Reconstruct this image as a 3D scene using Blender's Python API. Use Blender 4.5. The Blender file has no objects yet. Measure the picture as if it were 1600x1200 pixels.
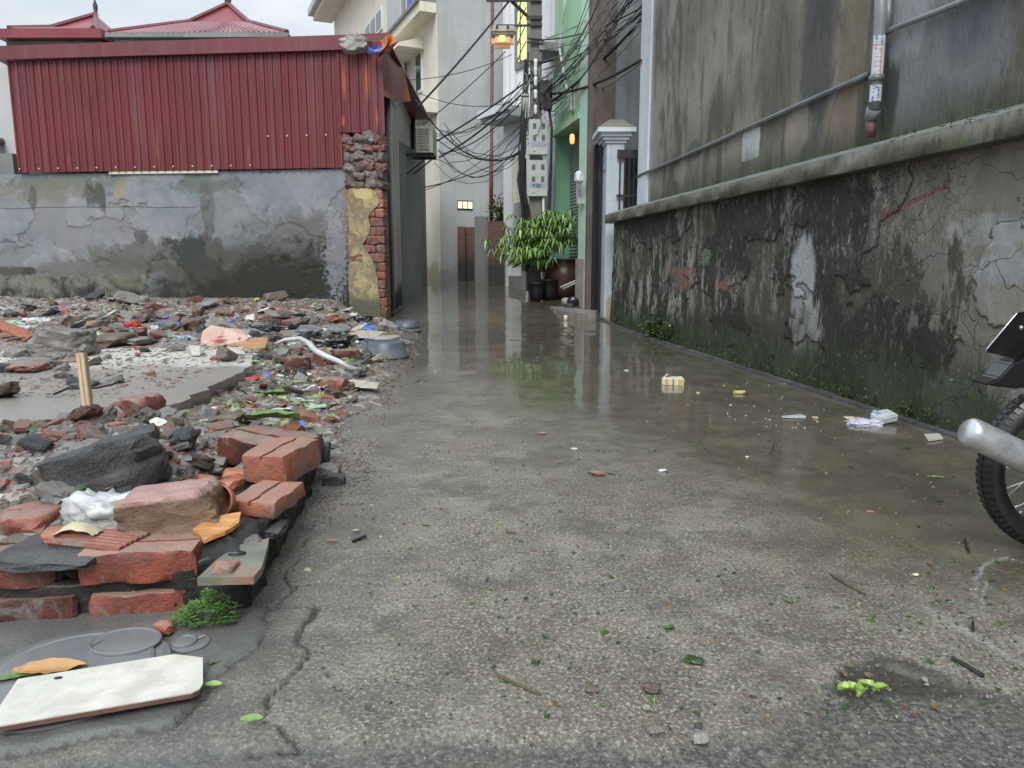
import bpy, bmesh, math, random
import numpy as np
from mathutils import Vector, Matrix, noise
random.seed(7)
R = math.radians
scene = bpy.context.scene
col = scene.collection

# ------------------------------------------------------------------ camera, world, sun, exposure
FOC, CAM_H, PITCH = 1164.0, 1.0, math.atan(189 / 1164)
cd = bpy.data.cameras.new('camera')
cd.sensor_width = 36.0
cd.lens = FOC / 1600 * 36
cd.clip_start = 0.05
cd.clip_end = 800
cam = bpy.data.objects.new('camera', cd)
cam.location = (0, 0, CAM_H)
cam.rotation_euler = (math.pi / 2 - PITCH, 0, 0)
col.objects.link(cam)
scene.camera = cam
vs = scene.view_settings
vs.view_transform = 'Standard'
vs.look = 'None'
vs.gamma = 1
vs.use_curve_mapping = False
vs.exposure = 0.6
scene.render.engine = 'CYCLES'
scene.cycles.max_bounces = 4
scene.cycles.diffuse_bounces = 3
scene.cycles.glossy_bounces = 3
scene.cycles.use_denoising = True

world = bpy.data.worlds.new('World')
scene.world = world
world.use_nodes = True
wn, wl = world.node_tree.nodes, world.node_tree.links
wn.clear()
out = wn.new('ShaderNodeOutputWorld')
bg = wn.new('ShaderNodeBackground')
bg.inputs['Strength'].default_value = 0.1
sky = wn.new('ShaderNodeTexSky')
sky.sky_type = 'NISHITA'
sky.sun_disc = False
sky.sun_elevation = R(46)
sky.sun_rotation = R(-170)
tc = wn.new('ShaderNodeTexCoord')
mp = wn.new('ShaderNodeMapping')
mp.inputs['Scale'].default_value = (1, 1, 2.6)
nz = wn.new('ShaderNodeTexNoise')
nz.inputs['Scale'].default_value = 3.2
nz.inputs['Detail'].default_value = 6
nz.inputs['Roughness'].default_value = 0.5
rp = wn.new('ShaderNodeValToRGB')
rp.color_ramp.elements[0].position = 0.40
rp.color_ramp.elements[0].color = (4.9, 5.7, 6.5, 1)
rp.color_ramp.elements[1].position = 0.66
rp.color_ramp.elements[1].color = (7.6, 7.8, 7.9, 1)
mx = wn.new('ShaderNodeMix')
mx.data_type = 'RGBA'
mx.inputs[0].default_value = 0.9
wl.new(tc.outputs['Generated'], mp.inputs['Vector'])
wl.new(mp.outputs[0], nz.inputs['Vector'])
wl.new(nz.outputs['Fac'], rp.inputs[0])
wl.new(sky.outputs[0], mx.inputs[6])
wl.new(rp.outputs[0], mx.inputs[7])
# overcast luminance: brighter towards the zenith, (1 + 2 sin elevation) / 3
sx_ = wn.new('ShaderNodeSeparateXYZ'); wl.new(tc.outputs['Generated'], sx_.inputs[0])
ma = wn.new('ShaderNodeMath'); ma.operation = 'MULTIPLY_ADD'; ma.use_clamp = False
mc = wn.new('ShaderNodeMath'); mc.operation = 'MAXIMUM'; mc.inputs[1].default_value = 0.0
wl.new(sx_.outputs[2], mc.inputs[0]); wl.new(mc.outputs[0], ma.inputs[0]); ma.inputs[1].default_value = 1.25; ma.inputs[2].default_value = 0.52
vm = wn.new('ShaderNodeVectorMath'); vm.operation = 'SCALE'; wl.new(mx.outputs[2], vm.inputs[0]); wl.new(ma.outputs[0], vm.inputs['Scale'])
wl.new(vm.outputs[0], bg.inputs['Color'])
wl.new(bg.outputs[0], out.inputs['Surface'])

sd = bpy.data.lights.new('sun', 'SUN')
sd.energy = 1.6
sd.angle = R(30)
sd.color = (1.0, 0.96, 0.9)
sun = bpy.data.objects.new('sun', sd)
sun.rotation_euler = (R(44), 0, R(-10))
col.objects.link(sun)

# ------------------------------------------------------------------ layout: rays of the survey camera onto real planes
def ray(px, py):
    cx, cy = (px - 800) / FOC, (600 - py) / FOC
    return Vector((cx, math.cos(PITCH) + cy * math.sin(PITCH), -math.sin(PITCH) + cy * math.cos(PITCH)))

def gz(Y):                                   # the alley rises gently beyond the low, flooded stretch
    t = Y - 11.5
    return 0.0 if t < -1 else (0.015 * (t + 1) ** 2 if t < 1 else 0.06 * t)

def gza(Y):
    t = Y - 11.5
    return np.where(t < -1, 0, np.where(t < 1, 0.015 * (t + 1) ** 2, 0.06 * t))

def G(px, py, z=0.0):
    d = ray(px, py); lo, hi = 0.3, 200.0
    for _ in range(50):
        m = (lo + hi) / 2
        if CAM_H + d[2] * m / d[1] - z - gz(m) > 0: lo = m
        else: hi = m
    return Vector((d[0] * lo / d[1], lo, CAM_H + d[2] * lo / d[1]))

def V(px, py, Y):
    d = ray(px, py)
    return Vector((d[0] / d[1] * Y, Y, CAM_H + d[2] / d[1] * Y))

class Frame:                                 # a vertical plane through two ground points, left to right as seen
    def __init__(s, P0, P1):
        s.P0 = Vector((P0[0], P0[1], 0)); x = Vector((P1[0] - P0[0], P1[1] - P0[1], 0))
        s.len = x.length; s.x = x.normalized(); s.y = Vector((0, 0, 1)).cross(s.x)
        s.M = Matrix(((s.x[0], s.y[0], 0, s.P0[0]), (s.x[1], s.y[1], 0, s.P0[1]), (0, 0, 1, 0), (0, 0, 0, 1)))
    def uv(s, px, py, off=0.0):
        d = ray(px, py); o = Vector((0, 0, CAM_H))
        q = s.P0 + s.y * off
        t = (q - o).dot(s.y) / d.dot(s.y)
        p = o + d * t
        return ((p - s.P0).dot(s.x), p.z)
    def loc(s, px, py, off=0.0):
        u, v = s.uv(px, py, off); return Vector((u, off, v))

# ------------------------------------------------------------------ geometry helpers: (verts, faces)
def box(x0, x1, y0, y1, z0, z1):
    v = [(x0, y0, z0), (x1, y0, z0), (x1, y1, z0), (x0, y1, z0), (x0, y0, z1), (x1, y0, z1), (x1, y1, z1), (x0, y1, z1)]
    return v, [(0, 3, 2, 1), (4, 5, 6, 7), (0, 1, 5, 4), (1, 2, 6, 5), (2, 3, 7, 6), (3, 0, 4, 7)]

def merge(gs):
    v, f = [], []
    for a, b in gs:
        o = len(v); v += [tuple(q) for q in a]; f += [tuple(i + o for i in q) for q in b]
    return v, f

def xf(g, M):
    return [tuple(M @ Vector(q)) for q in g[0]], g[1]

def prism(poly, z0, z1, plane='xy', taper=None):
    n = len(poly)
    def P(p, z):
        return {'xy': (p[0], p[1], z), 'xz': (p[0], z, p[1]), 'yz': (z, p[0], p[1])}[plane]
    v = [P(p, z0) for p in poly] + [P(p, z1) for p in poly]
    f = [tuple(range(n - 1, -1, -1)), tuple(range(n, 2 * n))] + [(i, (i + 1) % n, n + (i + 1) % n, n + i) for i in range(n)]
    return v, f

def tube(pts, r, n=6, cap=True):
    pts = [Vector(p) for p in pts]; m = len(pts)
    rs = r if isinstance(r, (list, tuple)) else [r] * m
    v, f = [], []
    up = Vector((0, 0, 1))
    t0 = (pts[1] - pts[0]).normalized()
    if abs(t0.dot(up)) > 0.9: up = Vector((1, 0, 0))
    a = t0.cross(up).normalized()
    for i, p in enumerate(pts):
        t = (pts[min(i + 1, m - 1)] - pts[max(i - 1, 0)]).normalized()
        a = (a - t * a.dot(t)).normalized(); b = t.cross(a)
        for k in range(n):
            q = 2 * math.pi * k / n
            v.append(tuple(p + (a * math.cos(q) + b * math.sin(q)) * rs[i]))
    for i in range(m - 1):
        for k in range(n):
            k2 = (k + 1) % n
            f.append((i * n + k, i * n + k2, (i + 1) * n + k2, (i + 1) * n + k))
    if cap:
        f.append(tuple(range(n - 1, -1, -1))); f.append(tuple(range((m - 1) * n, m * n)))
    return v, f

def lathe(prof, n=20, axis='z', cap=True):
    v, f = [], []
    for r, z in prof:
        for k in range(n):
            a = 2 * math.pi * k / n; x, y = r * math.cos(a), r * math.sin(a)
            v.append({'z': (x, y, z), 'y': (x, z, y), 'x': (z, x, y)}[axis])
    for i in range(len(prof) - 1):
        for k in range(n):
            k2 = (k + 1) % n
            f.append((i * n + k, i * n + k2, (i + 1) * n + k2, (i + 1) * n + k))
    if cap and prof[0][0] > 1e-4: f.append(tuple(range(n - 1, -1, -1)))
    if cap and prof[-1][0] > 1e-4: f.append(tuple(range((len(prof) - 1) * n, len(prof) * n)))
    return v, f

_ico = {}
def ico(sub):
    if sub not in _ico:
        bm = bmesh.new(); bmesh.ops.create_icosphere(bm, subdivisions=sub, radius=1)
        bm.verts.index_update()
        _ico[sub] = ([v.co.copy() for v in bm.verts], [tuple(v.index for v in f.verts) for f in bm.faces]); bm.free()
    return _ico[sub]

def rock(seed, dx, dy, dz, sub=2, boxy=0.5, rough=0.06, cuts=7):
    """broken lump: radial support function of a box plus random chipping planes, with fine relief"""
    rnd = random.Random(seed)
    pl = [(Vector(a), 1.0) for a in ((1, 0, 0), (-1, 0, 0), (0, 1, 0), (0, -1, 0), (0, 0, 1), (0, 0, -1))]
    for _ in range(cuts):
        n = Vector((rnd.gauss(0, 1), rnd.gauss(0, 1), rnd.gauss(0, 0.8))).normalized()
        pl.append((n, rnd.uniform(0.8, 1.15) * (1 + 0.35 * boxy)))
    vs_, fs = ico(sub); o = Vector((seed * 1.37 % 50, seed * 2.1 % 50, 0)); out_ = []
    for n in vs_:
        r = min(d / max(n.dot(p), 1e-3) for p, d in pl if n.dot(p) > 1e-3)
        r = min(r, 1.55)
        q = n * r
        k = 1 + rough * (noise.noise(q * 1.7 + o) * 1.5 + noise.noise(q * 4.5 + o) + (.55 * noise.noise(q * 10 + o) + .3 * noise.noise(q * 21 + o) if sub > 2 else 0))
        out_.append((q[0] * dx / 2 * k, q[1] * dy / 2 * k, q[2] * dz / 2 * k))
    return out_, fs

def brickgeo(L, W, H, seed=0, groove=False, nl=9, chip=0.006, broken=False):
    """worn brick: grid box with rounded edges, chipped corners and an optional joint groove along the top"""
    rnd = random.Random(seed)
    nx, ny, nz_ = nl, 7 if groove else 5, 4
    bm = bmesh.new(); idx = {}
    def put(i, j, k):
        key = (i, j, k)
        if key in idx: return idx[key]
        x, y, z = i / nx, j / ny, k / nz_
        if groove: yy = [0, .05, .46, .475, .525, .54, .95, 1][j]
        else: yy = [0, .07, .35, .65, .93, 1][j]
        p = Vector(((x - .5) * L, (yy - .5) * W, (z) * H))
        e = (i in (0, nx)) + (j in (0, ny)) + (k in (0, nz_))
        c = Vector((0, 0, H / 2))
        if e >= 2: p = c + (p - c) * (1 - 0.02 * e)
        q = p * 14 + Vector((seed * 3.1, seed * 1.7, 0))
        p += Vector((noise.noise(q), noise.noise(q + Vector((9, 0, 0))), noise.noise(q + Vector((0, 9, 0))))) * chip * (1.6 if e >= 2 else 0.7)
        if broken and i >= nx - 1:
            p.x -= abs(noise.noise(Vector((seed, j * .8, k * .8)))) * L * 0.35 * (1 if i == nx else 0.4)
        if groove and k == nz_ and j in (3, 4): p.z -= 0.016
        idx[key] = bm.verts.new(p); return idx[key]
    def quad(a, b, c, d):
        bm.faces.new([put(*a), put(*b), put(*c), put(*d)])
    for i in range(nx):
        for j in range(ny):
            quad((i, j, 0), (i, j + 1, 0), (i + 1, j + 1, 0), (i + 1, j, 0)); quad((i, j, nz_), (i + 1, j, nz_), (i + 1, j + 1, nz_), (i, j + 1, nz_))
        for k in range(nz_):
            quad((i, 0, k), (i + 1, 0, k), (i + 1, 0, k + 1), (i, 0, k + 1)); quad((i, ny, k), (i, ny, k + 1), (i + 1, ny, k + 1), (i + 1, ny, k))
    for j in range(ny):
        for k in range(nz_):
            quad((0, j, k), (0, j, k + 1), (0, j + 1, k + 1), (0, j + 1, k)); quad((nx, j, k), (nx, j + 1, k), (nx, j + 1, k + 1), (nx, j, k + 1))
    bm.verts.index_update()
    g = [tuple(v.co) for v in bm.verts], [tuple(v.index for v in f.verts) for f in bm.faces]
    bm.free(); return g

def chip12(rnd, s):
    """a cheap angular bit of gravel, 12 triangles"""
    v = []
    for a in ((-1, -1, -1), (1, -1, -1), (1, 1, -1), (-1, 1, -1), (-1, -1, 1), (1, -1, 1), (1, 1, 1), (-1, 1, 1)):
        t = 0.62 if a[2] > 0 else 1
        v.append(tuple(a[i] * s[i] * t * rnd.uniform(.45, 1.0) for i in range(3)))
    return v, box(0, 1, 0, 1, 0, 1)[1]

def props(o, **k):
    for a, b in k.items():
        if b is not None: o[a] = b

def mk(name, g, mat, parent=None, frame=None, label=None, category=None, group=None, kind=None, smooth=False, auto=None, recenter=None, mats=None, midx=None):
    me = bpy.data.meshes.new(name)
    vv, ff = g
    c = Vector((0, 0, 0))
    if recenter is None: recenter = (parent is None and frame is None)
    if recenter and len(vv):
        a = np.array(vv, dtype=float); c = Vector(((a[:, 0].min() + a[:, 0].max()) / 2, (a[:, 1].min() + a[:, 1].max()) / 2, a[:, 2].min()))
        vv = (a - np.array(c)).tolist()
    me.from_pydata([tuple(q) for q in vv], [], ff)
    if mats:
        for m in mats: me.materials.append(m)
        me.polygons.foreach_set('material_index', midx)
    elif mat: me.materials.append(mat)
    if smooth or auto is not None: me.polygons.foreach_set('use_smooth', [True] * len(me.polygons))
    me.update()
    if auto is not None:
        me.set_sharp_from_angle(angle=R(auto))
    o = bpy.data.objects.new(name, me); col.objects.link(o)
    if parent: o.parent = parent
    elif frame: o.matrix_world = frame.M
    else: o.location = c
    props(o, label=label, category=category, group=group, kind=kind)
    return o

def thing(name, label, category, loc=(0, 0, 0), rotz=0, frame=None, group=None):
    o = bpy.data.objects.new(name, None); col.objects.link(o)
    o.empty_display_size = 0.2
    if frame: o.matrix_world = frame.M
    else: o.location = loc; o.rotation_euler = (0, 0, rotz)
    props(o, label=label, category=category, group=group)
    return o

# ------------------------------------------------------------------ material mini language
class NM:
    def __init__(s, name):
        s.m = bpy.data.materials.new(name); s.m.use_nodes = True
        s.n, s.l = s.m.node_tree.nodes, s.m.node_tree.links
        s.b = s.n['Principled BSDF']
        s._obj = None
    def obj(s):
        if s._obj is None: s._obj = s.n.new('ShaderNodeTexCoord').outputs['Object']
        return s._obj
    def pos(s): return s.n.new('ShaderNodeNewGeometry').outputs['Position']
    def setv(s, sock, v):
        if isinstance(v, bpy.types.NodeSocket): s.l.new(v, sock)
        elif isinstance(v, (tuple, list)): sock.default_value = (*v, 1) if (len(v) == 3 and sock.type == 'RGBA') else v
        else: sock.default_value = v if sock.type != 'RGBA' else (v, v, v, 1)
    def mul(s, vec, sc, loc=(0, 0, 0)):
        n = s.n.new('ShaderNodeMapping'); n.inputs['Scale'].default_value = sc; n.inputs['Location'].default_value = loc
        s.l.new(vec, n.inputs[0]); return n.outputs[0]
    def noise(s, vec, scale, detail=4, rough=0.55, dist=0.0, color=False):
        n = s.n.new('ShaderNodeTexNoise'); s.l.new(vec, n.inputs['Vector'])
        n.inputs['Scale'].default_value = scale; n.inputs['Detail'].default_value = detail
        n.inputs['Roughness'].default_value = rough; n.inputs['Distortion'].default_value = dist
        return n.outputs['Color' if color else 'Fac']
    def vor(s, vec, scale, feature='F1', out_='Distance', rnd=1.0):
        n = s.n.new('ShaderNodeTexVoronoi'); n.feature = feature; s.l.new(vec, n.inputs['Vector'])
        n.inputs['Scale'].default_value = scale; n.inputs['Randomness'].default_value = rnd
        return n.outputs[out_]
    def M(s, op, a, b=0.0, c=0.0, clamp=False):
        n = s.n.new('ShaderNodeMath'); n.operation = op; n.use_clamp = clamp
        s.setv(n.inputs[0], a); s.setv(n.inputs[1], b); s.setv(n.inputs[2], c); return n.outputs[0]
    def ss(s, x, a, b):                       # smoothstep, falls when a > b
        n = s.n.new('ShaderNodeMapRange'); n.interpolation_type = 'SMOOTHSTEP'
        s.setv(n.inputs[0], x)
        if a <= b: n.inputs[1].default_value, n.inputs[2].default_value = a, b
        else:
            n.inputs[1].default_value, n.inputs[2].default_value = b, a
            n.inputs[3].default_value, n.inputs[4].default_value = 1, 0
        return n.outputs[0]
    def mix(s, f, a, b, mode='MIX'):
        n = s.n.new('ShaderNodeMix'); n.data_type = 'RGBA'; n.blend_type = mode
        s.setv(n.inputs[0], f); s.setv(n.inputs[6], a); s.setv(n.inputs[7], b); return n.outputs[2]
    def sep(s, v):
        n = s.n.new('ShaderNodeSeparateXYZ'); s.l.new(v, n.inputs[0]); return n.outputs
    def attr(s, name):
        n = s.n.new('ShaderNodeAttribute'); n.attribute_name = name; return n.outputs['Fac']
    def add(s, a, b):
        n = s.n.new('ShaderNodeVectorMath'); n.operation = 'ADD'; s.l.new(a, n.inputs[0]); s.setv(n.inputs[1], b); return n.outputs[0]
    def jitter(s, v, scale, amt):             # domain warp
        c = s.noise(v, scale, 3, color=True)
        a = s.n.new('ShaderNodeVectorMath'); a.operation = 'MULTIPLY_ADD'
        s.l.new(c, a.inputs[0]); a.inputs[1].default_value = (amt * 2,) * 3; a.inputs[2].default_value = (-amt,) * 3
        b = s.n.new('ShaderNodeVectorMath'); b.operation = 'ADD'; s.l.new(v, b.inputs[0]); s.l.new(a.outputs[0], b.inputs[1])
        return b.outputs[0]
    def bump(s, h, dist, strength=1.0, normal=None):
        n = s.n.new('ShaderNodeBump'); n.inputs['Distance'].default_value = dist; n.inputs['Strength'].default_value = strength
        s.setv(n.inputs['Height'], h)
        if normal is not None: s.l.new(normal, n.inputs['Normal'])
        return n.outputs[0]
    def rnd(s): return s.n.new('ShaderNodeObjectInfo').outputs['Random']
    def fin(s, color=None, rough=None, normal=None, metal=None, coat=None, coat_rough=None, coat_normal=None, spec=None, **k):
        for key, v in (('Base Color', color), ('Roughness', rough), ('Normal', normal), ('Metallic', metal), ('Coat Weight', coat),
                       ('Coat Roughness', coat_rough), ('Coat Normal', coat_normal), ('Specular IOR Level', spec)):
            if v is not None: s.setv(s.b.inputs[key], v)
        for key, v in k.items(): s.setv(s.b.inputs[key.replace('_', ' ')], v)
        return s.m

def spot(s, x, z, u, v, ru, rv, nse, amt=0.5, e0=0.75, e1=1.1):
    """mask of one ragged patch on a wall, centre (u, v)"""
    a = s.M('DIVIDE', s.M('SUBTRACT', x, u), ru); b = s.M('DIVIDE', s.M('SUBTRACT', z, v), rv)
    d = s.M('SQRT', s.M('ADD', s.M('MULTIPLY', a, a), s.M('MULTIPLY', b, b)))
    d = s.M('ADD', d, s.M('MULTIPLY', s.M('SUBTRACT', nse, 0.5), amt * 4.5))
    return s.ss(d, e1, e0)

def simple(name, c, rough=0.5, var=0.25, scale=8, bump=0.002, bscale=60, metal=0.0, dirt=0.0, dirtc=(0.05, 0.045, 0.04), coat=0.0, grain=None):
    """an everyday material with blotchy tone, fine grain and optional dirt"""
    s = NM(name); v = s.obj()
    if grain: v = s.mul(v, grain)
    a = s.noise(v, scale, 5, 0.6)
    c1 = tuple(min(1, q * (1 + var)) for q in c); c0 = tuple(q * (1 - var) for q in c)
    k = s.mix(s.ss(a, 0.3, 0.7), c0, c1)
    if dirt > 0:
        k = s.mix(s.M('MULTIPLY', s.ss(s.noise(v, scale * 0.7, 6, 0.65, 0.4), 0.52 - dirt * 0.2, 0.66), min(1, dirt * 1.2)), k, dirtc)
    b = s.noise(v, bscale, 4, 0.6)
    return s.fin(k, s.M('ADD', s.M('MULTIPLY', a, 0.3), rough - 0.15), s.bump(b, bump), metal, coat=coat, coat_rough=0.15)
# ------------------------------------------------------------------ frames of the big planes
FS = Frame(G(0, 487), G(548, 497))               # red metal shed and its rendered wall
FL = Frame(G(604, 498), G(664, 443))             # left side of the alley
PR0 = G(955, 500); PR1 = G(1490, 672)
FR = Frame(PR0, PR0 + (PR1 - PR0).normalized() * 14)      # low wall on the right
K = G(688, 437)
FC = Frame((K[0] - 14 * .396, K[1] + 14 * .918), K)       # cream facade
FG = Frame(K, (K[0] + 6 * .918, K[1] + 6 * .396))         # its grey side wall
FW = Frame(G(787, 446), G(868, 458.5))           # white house
FF = Frame(G(866, 459), G(930, 487))             # green house and the dark gate

# ------------------------------------------------------------------ materials of walls
def m_right_wall():
    s = NM('mouldy_render'); v = s.obj(); xyz = s.sep(v); x, z = xyz[0], xyz[2]
    big = s.noise(v, 0.9, 5, 0.6); st = s.noise(s.mul(v, (2.4, 2.4, 0.8)), 2.0, 8, 0.7, 0.5)
    fine = s.noise(s.mul(v, (1, 1, .5)), 21, 7, 0.78); fine2 = s.noise(s.mul(v, (1, 1, .5)), 70, 3, 0.6)
    flake = s.vor(s.jitter(s.mul(v, (1, 1, .6)), 6, 0.12), 14)
    c = s.mix(s.ss(big, .35, .65), (.20, .19, .168), (.35, .338, .308))
    c = s.mix(s.M('MULTIPLY', s.ss(fine2, .45, .7), .4), c, (.46, .44, .40))
    # olive tint
    c = s.mix(s.M('MULTIPLY', s.ss(s.noise(v, 1.7, 4), .5, .7), .5), c, (.15, .15, .10))
    # pale dry fields to the right of the pale run-off streak
    w = spot(s, x, z, *FR.uv(1530, 345), 1.5, .6, big, .5)
    c = s.mix(s.M('MULTIPLY', w, .9), c, s.mix(fine, (.24, .22, .18), (.46, .43, .38)))
    for (px, py, ru, rv, col_) in ((1548, 360, .42, .10, (.48, .50, .52)), (1560, 420, .28, .09, (.42, .45, .47)), (1500, 455, .3, .12, (.36, .36, .34)), (1400, 400, .7, .10, (.36, .36, .36)), (1575, 395, .1, .06, (.44, .46, .47))):
        u_, v_ = FR.uv(px, py); c = s.mix(s.M('MULTIPLY', spot(s, x, z, u_, v_, ru, rv, fine, .35), .8), c, col_)
    # black mould: streaks times speckle
    m1 = s.ss(s.M('ADD', s.M('MULTIPLY', st, .75), s.M('MULTIPLY', fine, .5)), .54, .645)
    rightness = s.ss(s.M('ADD', x, s.M('MULTIPLY', big, 1.5)), 9.2, 7.4)
    m1 = s.M('MULTIPLY', m1, s.M('ADD', s.M('MULTIPLY', rightness, .74), .24))
    for (px, py, ru, rv) in ((1150, 370, .8, .35), (1290, 330, .45, .3), (1360, 480, .9, .45), (1180, 520, 1.6, .18), (1345, 345, .13, .35), (1010, 350, .9, .2), (1420, 540, .5, .22)):
        u_, v_ = FR.uv(px, py)
        m1 = s.M('MAXIMUM', m1, s.M('MULTIPLY', spot(s, x, z, u_, v_, ru, rv, st, .9), s.ss(s.M('ADD', fine, s.M('MULTIPLY', flake, .25)), .32, .62)))
    c = s.mix(s.M('MULTIPLY', m1, .95), c, (.017, .018, .016))
    # rosy bricks showing through worn render
    for (px, py, ru, rv) in ((1063, 425, .5, .07), (1068, 440, .35, .10), (1133, 445, .22, .06)):
        u_, v_ = FR.uv(px, py); c = s.mix(s.M('MULTIPLY', spot(s, x, z, u_, v_, ru, rv, fine, .7), .6), c, (.30, .14, .11))
    u_, v_ = FR.uv(1103, 400); c = s.mix(s.M('MULTIPLY', spot(s, x, z, u_, v_, .16, .1, fine, .5), .6), c, (.2, .27, .2))
    # pale run-off streak
    u_, v_ = FR.uv(1252, 440); c = s.mix(s.M('MULTIPLY', spot(s, x, z, u_, v_, .2, .38, st, .35), .9), c, (.40, .42, .44))
    u_, v_ = FR.uv(1258, 520); c = s.mix(s.M('MULTIPLY', spot(s, x, z, u_, v_, .24, .32, s.noise(s.mul(v, (2, 2, .4)), 6, 5, .7), .8), .75), c, (.36, .36, .34))
    u_, v_ = FR.uv(1255, 500); c = s.mix(s.M('MULTIPLY', spot(s, x, z, u_, v_, .1, .14, fine, .7), .5), c, (.08, .085, .09))
    # red painted line
    a0, a1 = FR.uv(1375, 338), FR.uv(1482, 288)
    sl = (a1[1] - a0[1]) / (a1[0] - a0[0])
    dl = s.M('ABSOLUTE', s.M('SUBTRACT', s.M('SUBTRACT', z, a0[1]), s.M('MULTIPLY', s.M('SUBTRACT', x, a0[0]), sl)))
    dl = s.M('ADD', dl, s.M('MULTIPLY', s.M('SUBTRACT', fine, .5), .03))
    rl = s.M('MULTIPLY', s.ss(dl, .02, .010), s.M('MULTIPLY', s.M('GREATER_THAN', x, a0[0]), s.M('LESS_THAN', x, a1[0])))
    c = s.mix(s.M('MULTIPLY', rl, .75), c, (.26, .05, .05))
    # cracks
    wv = s.jitter(v, 3.0, 0.28)
    cr = s.vor(wv, 1.9, 'DISTANCE_TO_EDGE'); cr2 = s.vor(s.jitter(v, 9, .1), 6.5, 'DISTANCE_TO_EDGE')
    area = s.ss(s.M('ADD', x, s.M('MULTIPLY', big, 2)), 6.5, 8.5)
    crm = s.M('MAXIMUM', s.ss(cr, .008, .002), s.M('MULTIPLY', s.ss(cr2, .03, .008), s.M('MULTIPLY', s.ss(big, .42, .6), .6)))
    crm = s.M('MULTIPLY', crm, s.M('ADD', s.M('MULTIPLY', area, .75), .12))
    c = s.mix(s.M('MULTIPLY', crm, .7), c, (.02, .02, .017))
    peel = s.attr('peel')
    c = s.mix(s.M('MULTIPLY', peel, .35), c, s.mix(fine, (.07, .06, .045), (.22, .19, .15)))
    c = s.mix(s.M('MULTIPLY', s.M('MULTIPLY', peel, s.M('SUBTRACT', 1.0, peel)), 3.0, clamp=True), c, (.014, .014, .012))
    # moss and wet foot
    f = s.M('ADD', z, s.M('MULTIPLY', s.M('SUBTRACT', st, .5), -1.0))
    c = s.mix(s.M('MULTIPLY', s.ss(f, .55, .16), .9), c, (.026, .034, .018))
    c = s.mix(s.M('MULTIPLY', s.M('MULTIPLY', s.ss(f, .42, .1), s.ss(fine, .5, .65)), .8), c, (.05, .085, .02))
    c = s.mix(s.M('MULTIPLY', s.M('MULTIPLY', s.ss(f, .5, .3), s.ss(s.vor(v, 11), .14, .09)), .5), c, (.26, .25, .2))
    h = s.M('ADD', s.M('MULTIPLY', fine, .8), s.M('ADD', s.M('MULTIPLY', st, .6), s.M('MULTIPLY', crm, -.9)))
    h = s.M('ADD', h, s.M('MULTIPLY', flake, .3))
    return s.fin(c, .62, s.bump(h, .02, .9), spec=.35)

def m_house_wall():
    s = NM('dark_stained_stucco'); v = s.obj(); xyz = s.sep(v); x, z = xyz[0], xyz[2]
    big = s.noise(v, .8, 5, .55); st = s.noise(s.mul(v, (1.7, 1.7, .45)), 1.5, 8, .68, .8); fine = s.noise(s.mul(v, (1, 1, .4)), 22, 5, .6)
    c = s.mix(s.ss(big, .38, .62), (.165, .152, .125), (.265, .248, .212))
    c = s.mix(s.M('MULTIPLY', s.ss(st, .47, .60), .75), c, (.075, .068, .052))
    c = s.mix(s.M('MULTIPLY', s.ss(s.noise(s.mul(v, (3, 3, .5)), 1.3, 6, .6), .55, .7), .6), c, (.26, .235, .2))
    for (px, py, ru, rv, col_, k) in ((1280, 30, .35, 1.2, (.05, .055, .06), .8), (1215, 100, .5, .8, (.075, .075, .07), .6), (1480, 90, .9, .5, (.17, .18, .20), .7), (1520, 30, .3, .3, (.1, .11, .13), .7),
                                (1245, 205, .3, .22, (.30, .27, .22), .7), (1320, 190, .3, .3, (.26, .19, .15), .6), (1060, 270, .3, .2, (.28, .26, .22), .6), (1085, 235, .35, .12, (.09, .095, .1), .8),
                                (1030, 300, .3, .2, (.26, .24, .2), .6), (1350, 200, .12, .5, (.05, .055, .04), .7), (1390, 130, .10, .8, (.04, .045, .035), .85), (1330, 60, .2, .8, (.16, .13, .08), .6), (1066, 130, .16, .35, (.2, .21, .21), .7), (1415, 15, .3, .3, (.33, .33, .36), .7)):
        u_, v_ = FH.uv(px, py); c = s.mix(s.M('MULTIPLY', spot(s, x, z, u_, v_, ru, rv, st, .6, .6, 1.15), k), c, col_)
    u_, v_ = FH.uv(1173, 226)
    sq = s.M('MAXIMUM', s.M('DIVIDE', s.M('ABSOLUTE', s.M('SUBTRACT', x, u_)), .215), s.M('DIVIDE', s.M('ABSOLUTE', s.M('SUBTRACT', z, v_)), .155))
    sq = s.M('ADD', sq, s.M('MULTIPLY', s.M('SUBTRACT', s.noise(v, 5, 4), .5), .5))
    c = s.mix(s.ss(sq, 1.02, .95), c, (.50, .53, .55))
    # moss above the coping
    f = s.M('ADD', s.M('SUBTRACT', z, 1.9), s.M('MULTIPLY', s.M('SUBTRACT', big, .5), -.7))
    c = s.mix(s.M('MULTIPLY', s.ss(f, .35, .02), .7), c, (.04, .05, .025))
    # bluish limewash at the far corner
    e = s.M('ADD', s.M('SUBTRACT', x, FH.uv(1018, 100)[0]), s.M('MULTIPLY', s.M('SUBTRACT', fine, .5), .35))
    c = s.mix(s.M('MULTIPLY', s.ss(e, .25, -.05), .85), c, (.36, .39, .45))
    c = s.mix(s.M('MULTIPLY', s.ss(s.noise(s.mul(v, (1, 1, .6)), 9, 7, .78), .55, .66), .5), c, (.05, .045, .035))
    h = s.M('ADD', s.M('MULTIPLY', fine, .6), st)
    return s.fin(c, .7, s.bump(h, .02, 1.0), spec=.3)

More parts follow.
